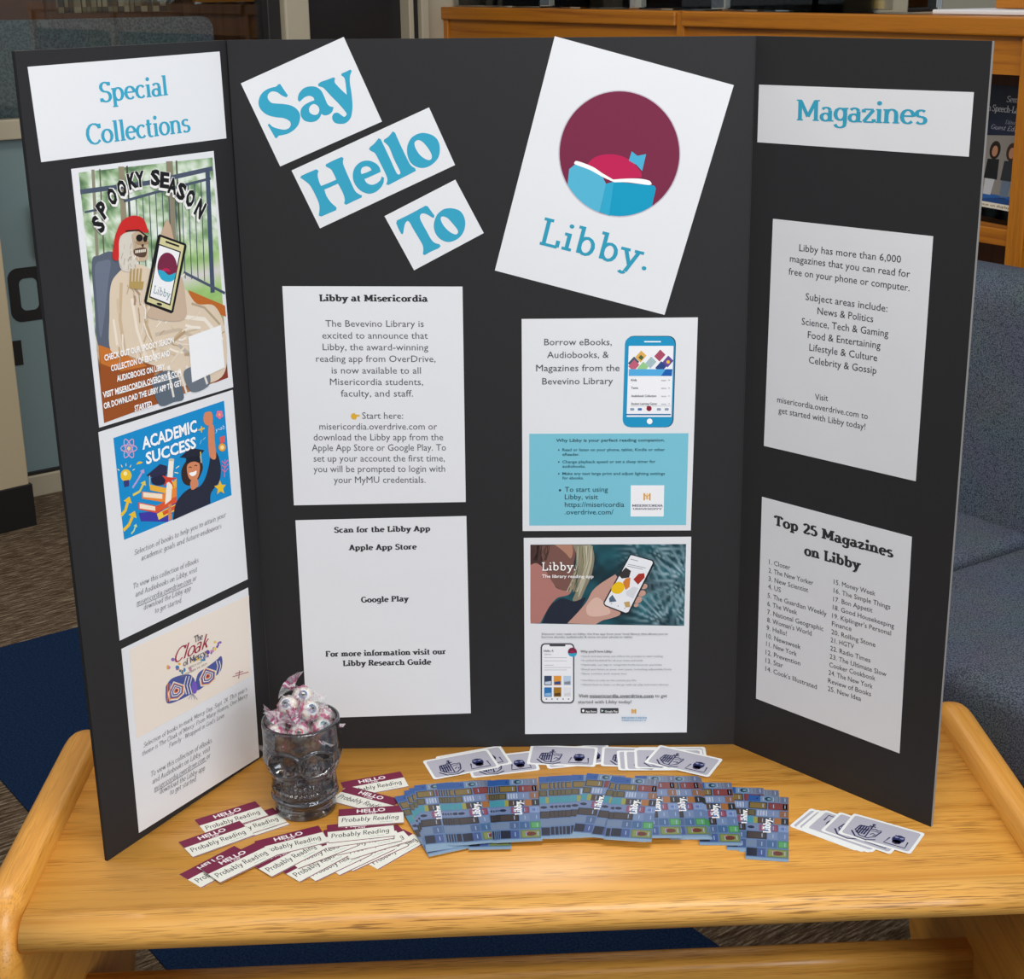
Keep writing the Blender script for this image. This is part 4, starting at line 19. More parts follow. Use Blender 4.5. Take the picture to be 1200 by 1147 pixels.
"top":{"panel":"R","size":[216.0,278.1],"c":[[0.329343,-0.026454,0.35757],[0.480244,-0.180329,0.359145],[0.482235,-0.182611,0.080769],[0.330616,-0.028004,0.079739]],"ops":[["T","Top 25 Magazines",19.6,32.5,193.2,31.5,12.76,"slabb","#2f3033"],["T","on Libby",66.9,60.2,149.5,58.7,12.86,"slabb","#2f3033"],["T","1. Closer",14.2,86.3,47.0,85.6,6.35,"sans","#2f3033"],["T","2. The New Yorker",13.9,97.7,82.1,96.5,6.33,"sans","#2f3033"],["T","3. New Scientist",14.3,108.9,75.1,108.0,6.35,"sans","#2f3033"],["T","4. US",13.9,119.7,33.7,119.4,6.42,"sans","#2f3033"],["T","5. The Guardian Weekly",13.6,131.9,103.5,131.6,6.35,"sans","#2f3033"],["T","6. The Week",13.6,143.3,59.6,142.5,6.43,"sans","#2f3033"],["T","7. National Geographic",14.0,154.6,99.9,152.7,6.4,"sans","#2f3033"],["T","8. Woman's World",14.1,165.5,82.6,164.0,6.44,"sans","#2f3033"],["T","9. Hello!",13.7,176.5,45.1,175.6,6.5,"sans","#2f3033"],["T","10. Newsweek",13.7,187.7,66.9,187.3,6.49,"sans","#2f3033"],["T","11. New York",13.7,199.0,61.5,198.7,6.52,"sans","#2f3033"],["T","12. Prevention",13.4,210.8,67.5,209.6,6.53,"sans","#2f3033"],["T","13. Star",13.8,222.3,41.3,220.9,6.58,"sans","#2f3033"],["T","14. Cook's Illustrated",13.8,233.7,93.6,233.6,6.53,"sans","#2f3033"],["T","15. Money Week",112.2,86.7,171.4,85.8,6.09,"sans","#2f3033"],["T","16. The Simple Things",112.4,97.9,192.8,96.9,6.09,"sans","#2f3033"],["T","17. Bon Appetit",112.3,109.2,168.6,108.1,6.13,"sans","#2f3033"],["T","18. Good Housekeeping",112.1,120.0,199.3,119.4,6.11,"sans","#2f3033"],["T","19. Kiplinger's Personal",111.9,131.1,195.7,129.7,6.14,"sans","#2f3033"],["T","Finance",112.1,141.8,140.5,140.6,6.22,"sans","#2f3033"],["T","20. Rolling Stone",111.9,152.7,175.0,151.1,6.2,"sans","#2f3033"],["T","21. HGTV",111.4,163.7,145.1,162.5,6.25,"sans","#2f3033"],["T","22. Radio Times",111.2,174.9,169.1,173.3,6.24,"sans","#2f3033"],["T","23. The Ultimate Slow",111.0,185.9,192.5,184.3,6.23,"sans","#2f3033"],["T","Cooker Cookbook",110.8,197.2,177.4,194.6,6.27,"sans","#2f3033"],["T","24. The New York",110.3,208.0,174.3,206.3,6.29,"sans","#2f3033"],["T","Review of Books",110.1,219.1,172.5,217.0,6.31,"sans","#2f3033"],["T","25. New Idea",110.3,230.0,158.8,228.0,6.35,"sans","#2f3033"]]},
"academic":{"panel":"L","size":[225.3,248.9],"c":[[-0.433346,-0.217299,0.507706],[-0.322842,-0.022082,0.502702],[-0.321727,-0.020122,0.253656],[-0.433155,-0.216972,0.259023]],"ops":[["P",[[21.0,11.7],[207.8,9.8],[207.8,130.9],[21.9,132.6]],"#0f8fd0"],["L",[[55.4,32.4],[54.2,33.7],[51.3,34.4],[47.2,34.2],[42.4,33.3],[37.7,31.8],[33.8,29.9],[31.3,27.9],[30.6,26.1],[31.7,24.8],[34.5,24.1],[38.6,24.3],[43.4,25.1],[48.1,26.6],[52.1,28.5],[54.6,30.5],[55.4,32.4]],1.32,"#d9a3c6"],["L",[[47.8,41.2],[45.7,40.7],[43.2,38.4],[40.7,34.7],[38.5,30.2],[37.0,25.6],[36.4,21.5],[36.8,18.6],[38.1,17.3],[40.1,17.8],[42.6,20.1],[45.1,23.7],[47.3,28.2],[48.8,32.9],[49.4,37.0],[49.1,39.9],[47.8,41.2]],1.31,"#d9a3c6"],["L",[[35.3,38.1],[34.5,36.2],[34.9,33.3],[36.5,29.8],[39.1,26.1],[42.2,23.0],[45.5,20.8],[48.4,19.8],[50.5,20.3],[51.4,22.2],[51.0,25.1],[49.4,28.7],[46.7,32.3],[43.5,35.5],[40.3,37.7],[37.4,38.6],[35.3,38.1]],1.3,"#d9a3c6"],["P",[[45.8,30.0],[45.8,29.4],[45.7,28.8],[45.4,28.3],[45.0,27.8],[44.5,27.3],[43.9,27.0],[43.2,26.8],[42.5,26.7],[41.9,26.7],[41.3,26.9],[40.8,27.1],[40.4,27.5],[40.1,28.0],[40.0,28.5],[40.0,29.1],[40.1,29.6],[40.4,30.2],[40.8,30.7],[41.3,31.1],[41.9,31.5],[42.6,31.7],[43.2,31.8],[43.9,31.8],[44.5,31.6],[45.0,31.3],[45.4,31.0],[45.7,30.5]],"#f4c9a0"],["T","ACADEMIC",63.4,35.5,155.8,35.8,14.68,"sansx","#ffffff"],["T","SUCCESS",67.2,54.2,151.8,55.1,14.18,"sansx","#ffffff"],["L",[[164.3,31.9],[163.4,39.5]],1.79,"#f2c52e"],["L",[[158.4,35.3],[169.4,35.5]],1.78,"#f2c52e"],["P",[[42.9,61.3],[42.9,59.6],[42.4,57.9],[41.6,56.3],[40.4,54.8],[39.0,53.6],[37.2,52.6],[35.4,51.9],[33.5,51.6],[31.7,51.7],[30.0,52.1],[28.5,52.9],[27.4,53.9],[26.6,55.3],[26.2,56.8],[26.2,58.4],[26.6,60.1],[27.4,61.7],[28.6,63.2],[30.0,64.5],[31.7,65.5],[33.6,66.2],[35.4,66.5],[37.3,66.4],[39.0,66.0],[40.5,65.2],[41.6,64.2],[42.5,62.8]],"#f2c52e"],["P",[[29.7,64.0],[38.6,65.2],[37.6,72.4],[30.2,72.0]],"#3a3a78"],["P",[[36.6,57.3],[36.6,56.7],[36.4,56.2],[36.2,55.6],[35.7,55.1],[35.2,54.7],[34.6,54.3],[34.0,54.1],[33.3,54.0],[32.7,54.0],[32.1,54.1],[31.6,54.4],[31.2,54.8],[30.9,55.2],[30.8,55.8],[30.8,56.3],[30.9,56.9],[31.2,57.5],[31.6,58.0],[32.1,58.4],[32.7,58.8],[33.4,59.0],[34.0,59.1],[34.7,59.1],[35.2,58.9],[35.8,58.7],[36.2,58.3],[36.4,57.8]],"#fff0b0"],["L",[[45.4,55.9],[48.8,55.1]],0.99,"#ffe9a0"],["L",[[41.5,51.2],[43.7,48.8]],0.98,"#ffe9a0"],["L",[[35.9,48.3],[36.3,45.1]],0.98,"#ffe9a0"],["L",[[29.9,48.1],[28.5,44.8]],0.97,"#ffe9a0"],["L",[[25.2,50.6],[22.3,48.2]],0.97,"#ffe9a0"],["L",[[21.2,102.8],[28.1,99.1],[33.0,90.5]],4.25,"#f2c52e"],["P",[[39.2,93.7],[36.5,84.4],[26.8,87.3]],"#f2c52e"],["L",[[22.2,121.2],[31.4,117.3],[38.2,109.2]],4.28,"#f2c52e"],["P",[[44.1,113.0],[42.8,103.7],[32.3,105.4]],"#f2c52e"],["L",[[33.7,128.7],[38.2,126.6],[41.1,122.2]],1.99,"#cfe6a0"],["P",[[43.9,123.9],[42.9,119.5],[38.2,120.6]],"#cfe6a0"],["L",[[42.5,76.0],[50.9,69.7],[59.6,62.0]],2.64,"#b8a4d8"],["P",[[63.0,64.5],[63.1,58.9],[56.2,59.5]],"#b8a4d8"],["L",[[42.1,84.5],[53.0,83.2],[59.7,76.4]],2.98,"#e8cf58"],["P",[[63.7,79.2],[63.3,72.8],[55.7,73.7]],"#e8cf58"],["S",[[51.9,50.5,0],[56.0,48.2,0],[61.9,50.3,0],[59.4,51.4,0],[54.9,50.8,0]],"#f2c52e",[]],["P",[[48.3,107.9],[96.0,117.3],[111.1,109.8],[110.2,117.0],[93.3,132.0],[50.4,118.6]],"#3f3aa6"],["P",[[49.2,95.1],[78.0,107.7],[111.8,104.0],[110.8,112.7],[76.9,116.2],[48.8,103.7]],"#e0582c"],["P",[[51.2,97.1],[75.2,107.8],[75.0,113.0],[50.5,103.0]],"#fbe8d0"],["P",[[56.7,84.3],[90.5,96.6],[113.3,92.6],[111.7,105.5],[89.3,106.5],[55.7,92.6]],"#f08a34"],["P",[[58.5,85.6],[88.6,96.3],[87.9,102.0],[57.8,91.2]],"#fbe8d0"],["P",[[69.1,79.0],[95.3,90.6],[114.3,84.0],[113.1,94.0],[92.6,96.3],[70.1,86.5]],"#f4b53a"],["P",[[76.8,117.1],[110.6,114.1],[110.9,121.6],[78.9,125.3]],"#f6d24a"],["P",[[85.9,117.4],[110.4,115.5],[109.8,120.1],[87.3,122.5]],"#e0582c"],["P",[[65.9,67.4],[89.2,59.7],[100.5,65.0],[99.3,74.6],[82.0,75.8]],"#2b2c4c"],["S",[[73.1,72.3,1],[97.5,73.0,1],[94.5,84.5,0],[82.2,84.0,0],[73.8,78.8,0]],"#22233f",[]],["L",[[71.1,68.8],[69.6,81.2]],1.35,"#f2c52e"],["P",[[104.2,58.3],[112.8,60.0],[102.1,107.2],[91.3,110.0]],"#f7efe2"],["P",[[113.2,60.7],[113.1,60.3],[112.8,59.8],[112.3,59.3],[111.6,58.9],[110.7,58.4],[109.7,58.1],[108.7,57.7],[107.6,57.5],[106.6,57.4],[105.7,57.4],[104.9,57.5],[104.3,57.6],[103.9,57.9],[103.8,58.2],[103.8,58.6],[104.2,59.1],[104.7,59.5],[105.4,60.0],[106.2,60.5],[107.2,60.8],[108.2,61.2],[109.3,61.4],[110.3,61.5],[111.2,61.5],[112.0,61.5],[112.6,61.3],[113.0,61.0]],"#d8cbb4"],["S",[[91.4,74.3,0],[100.8,78.8,0],[114.4,83.4,0],[106.1,84.7,0],[109.0,94.3,0],[100.9,84.7,0],[91.6,88.1,0],[95.7,81.3,0]],"#d8402c",[]],["L",[[111.7,75.9],[117.9,78.4]],1.04,"#fff3c0"],["L",[[114.6,71.6],[120.5,70.2]],1.04,"#fff3c0"],["L",[[164.4,48.7],[169.3,46.9]],1.08,"#8fd0f0"],["L",[[158.8,52.7],[162.3,48.2]],1.07,"#8fd0f0"],["S",[[102.2,132.5,1],[108.4,115.0,0],[121.9,105.4,0],[136.9,102.0,0],[151.3,104.5,0],[162.8,97.0,0],[170.8,84.0,0],[177.9,67.7,0],[187.4,71.6,0],[191.9,89.5,0],[187.6,106.8,0],[171.1,117.6,0],[168.3,130.6,1]],"#262a3c",[]],["S",[[174.3,72.8,0],[173.5,54.5,0],[176.8,34.3,0],[185.2,35.7,0],[185.1,54.4,0],[184.6,77.0,0]],"#d98a62",[]],["S",[[168.9,22.0,0],[172.5,16.8,0],[183.0,18.4,0],[184.9,27.2,0],[182.0,34.0,0],[173.5,32.9,0],[169.0,28.0,0]],"#d98a62",[]],["S",[[123.3,77.5,0],[130.5,69.0,0],[139.1,66.8,0],[155.4,71.0,0],[160.5,81.3,0],[156.5,89.3,0],[148.1,96.1,0],[135.2,98.6,0],[124.5,91.2,0]],"#3b2620",[]],["S",[[133.2,74.2,0],[140.7,70.8,0],[152.9,73.9,0],[155.4,81.5,0],[150.7,92.3,0],[142.0,94.4,0],[134.4,87.9,0]],"#d98a62",[]],["S",[[136.2,83.3,0],[143.3,83.7,0],[148.8,83.6,0],[147.0,88.0,0],[139.9,87.9,0]],"#ffffff",[]],["S",[[137.9,93.3,0],[148.4,93.2,0],[149.4,102.5,0],[139.4,105.1,0],[136.2,100.4,0]],"#d98a62",[]],["L",[[136.3,76.4],[138.8,75.9],[141.1,77.7]],1.06,"#3b2620"],["L",[[145.8,76.9],[148.4,76.3],[150.7,78.1]],1.07,"#3b2620"],["P",[[122.6,60.1],[142.8,53.4],[165.7,62.2],[151.3,69.9]],"#202436"],["S",[[133.2,63.8,1],[155.9,66.6,1],[156.5,75.7,0],[144.9,70.6,0],[133.6,70.7,0]],"#181c2c",[]],["L",[[158.5,62.2],[158.1,76.2]],1.79,"#f2c52e"],["P",[[95.9,111.4],[101.6,111.5],[100.4,130.5],[94.3,131.0]],"#d98a62"],["P",[[203.8,27.6],[203.7,27.0],[203.6,26.5],[203.3,26.0],[202.8,25.5],[202.3,25.1],[201.7,24.8],[201.1,24.5],[200.4,24.4],[199.7,24.5],[199.1,24.6],[198.6,24.9],[198.2,25.3],[197.9,25.7],[197.8,26.2],[197.8,26.7],[198.0,27.3],[198.3,27.8],[198.7,28.3],[199.2,28.7],[199.8,29.0],[200.5,29.3],[201.2,29.3],[201.8,29.3],[202.4,29.1],[202.9,28.9],[203.4,28.5],[203.6,28.1]],"#e8789a"],["P",[[199.8,28.8],[199.8,28.3],[199.6,27.7],[199.3,27.2],[198.9,26.7],[198.3,26.3],[197.7,26.0],[197.1,25.8],[196.4,25.7],[195.7,25.7],[195.2,25.9],[194.7,26.1],[194.3,26.5],[194.0,27.0],[193.8,27.5],[193.9,28.0],[194.0,28.6],[194.3,29.1],[194.7,29.5],[195.2,30.0],[195.9,30.3],[196.5,30.5],[197.2,30.6],[197.8,30.6],[198.5,30.4],[199.0,30.2],[199.4,29.8],[199.6,29.3]],"#e8789a"],["P",[[196.5,25.7],[196.5,25.2],[196.4,24.6],[196.0,24.1],[195.6,23.6],[195.1,23.2],[194.5,22.9],[193.8,22.6],[193.2,22.5],[192.5,22.6],[191.9,22.7],[191.4,23.0],[191.0,23.4],[190.7,23.8],[190.6,24.3],[190.6,24.8],[190.8,25.4],[191.1,25.9],[191.5,26.4],[192.0,26.8],[192.6,27.1],[193.3,27.3],[193.9,27.4],[194.6,27.4],[195.2,27.3],[195.7,27.0],[196.1,26.6],[196.4,26.2]],"#e8789a"],["P",[[198.5,22.5],[198.5,21.9],[198.3,21.4],[198.0,20.8],[197.6,20.4],[197.0,20.0],[196.4,19.7],[195.8,19.4],[195.1,19.4],[194.5,19.4],[193.9,19.5],[193.4,19.8],[193.0,20.2],[192.7,20.6],[192.6,21.1],[192.5,21.7],[192.7,22.2],[193.0,22.7],[193.4,23.2],[194.0,23.6],[194.6,23.9],[195.2,24.1],[195.9,24.2],[196.5,24.2],[197.1,24.0],[197.6,23.8],[198.1,23.4],[198.3,23.0]],"#e8789a"],["P",[[202.9,23.6],[202.9,23.1],[202.7,22.5],[202.5,22.0],[202.0,21.5],[201.5,21.1],[200.9,20.8],[200.2,20.6],[199.6,20.5],[198.9,20.5],[198.3,20.7],[197.8,20.9],[197.4,21.3],[197.1,21.8],[197.0,22.2],[197.0,22.8],[197.2,23.3],[197.5,23.9],[197.9,24.4],[198.4,24.8],[199.0,25.1],[199.7,25.3],[200.4,25.4],[201.0,25.3],[201.6,25.2],[202.1,24.9],[202.5,24.6],[202.8,24.1]],"#e8789a"],["P",[[199.0,25.3],[199.0,25.0],[198.9,24.7],[198.7,24.3],[198.5,24.0],[198.2,23.8],[197.9,23.6],[197.5,23.5],[197.1,23.4],[196.8,23.5],[196.4,23.6],[196.1,23.7],[195.9,24.0],[195.7,24.2],[195.6,24.6],[195.6,24.9],[195.7,25.2],[195.9,25.6],[196.1,25.9],[196.4,26.1],[196.8,26.3],[197.1,26.4],[197.5,26.5],[197.9,26.4],[198.2,26.3],[198.5,26.2],[198.8,25.9],[198.9,25.7]],"#f2c52e"],["T","y=ab",186.8,44.5,204.2,44.4,5.3,"ital","#ffffff"],["P",[[193.6,52.8],[204.1,52.9],[202.2,61.6],[194.4,60.9]],"#e06060"],["P",[[203.6,68.1],[203.6,66.9],[203.2,65.7],[202.6,64.6],[201.7,63.5],[200.5,62.6],[199.2,61.9],[197.8,61.4],[196.4,61.2],[195.0,61.3],[193.7,61.5],[192.6,62.1],[191.7,62.9],[191.2,63.8],[190.8,64.9],[190.9,66.0],[191.2,67.2],[191.9,68.4],[192.8,69.4],[193.9,70.3],[195.2,71.0],[196.6,71.5],[198.0,71.7],[199.5,71.7],[200.8,71.4],[201.8,70.9],[202.7,70.1],[203.3,69.2]],"#f0a030"],["P",[[200.6,67.3],[200.6,66.7],[200.4,66.1],[200.1,65.5],[199.6,64.9],[199.0,64.4],[198.3,64.1],[197.5,63.8],[196.8,63.7],[196.0,63.7],[195.3,63.9],[194.7,64.1],[194.3,64.6],[194.0,65.1],[193.8,65.6],[193.8,66.2],[194.0,66.9],[194.3,67.5],[194.8,68.0],[195.4,68.5],[196.1,68.9],[196.9,69.1],[197.7,69.3],[198.4,69.2],[199.1,69.1],[199.7,68.8],[200.2,68.4],[200.5,67.9]],"#ffe9a0"],["L",[[196.7,104.6],[200.6,82.6]],1.49,"#e070a8"],["L",[[194.8,83.3],[199.5,88.2],[205.6,84.8]],1.48,"#e070a8"],["L",[[194.2,88.3],[198.9,93.2],[205.0,89.9]],1.48,"#e070a8"],["L",[[193.6,93.7],[198.3,98.6],[204.4,95.3]],1.48,"#e070a8"],["P",[[188.1,105.9],[191.0,112.7],[198.6,114.8],[192.8,118.2],[194.3,125.1],[187.8,120.4],[181.2,122.5],[183.0,116.2],[177.4,110.7],[184.9,111.5]],"#f2c52e"],["T","Selection of books to help you to attain your",35.3,155.3,194.3,155.1,6.38,"ital","#3c3e44"],["T","academic goals and future endeavors",45.2,165.2,184.1,166.7,6.41,"ital","#3c3e44"],["T","To view this collection of eBooks",29.0,194.5,138.8,197.5,6.37,"ital","#3c3e44"],["T","and Audiobooks on Libby, visit",30.7,205.4,135.3,208.1,6.38,"ital","#3c3e44"],["T","misericordia.overdrive.com or",31.2,216.5,133.2,218.5,6.39,"ital","#3c3e44"],["T","download the Libby app",41.7,225.6,121.5,228.1,6.41,"ital","#3c3e44"],["T","to get started.",59.0,235.9,104.4,237.6,6.43,"ital","#3c3e44"],["L",[[31.0,217.9],[125.4,219.9]],0.54,"#3c3e44"]]},
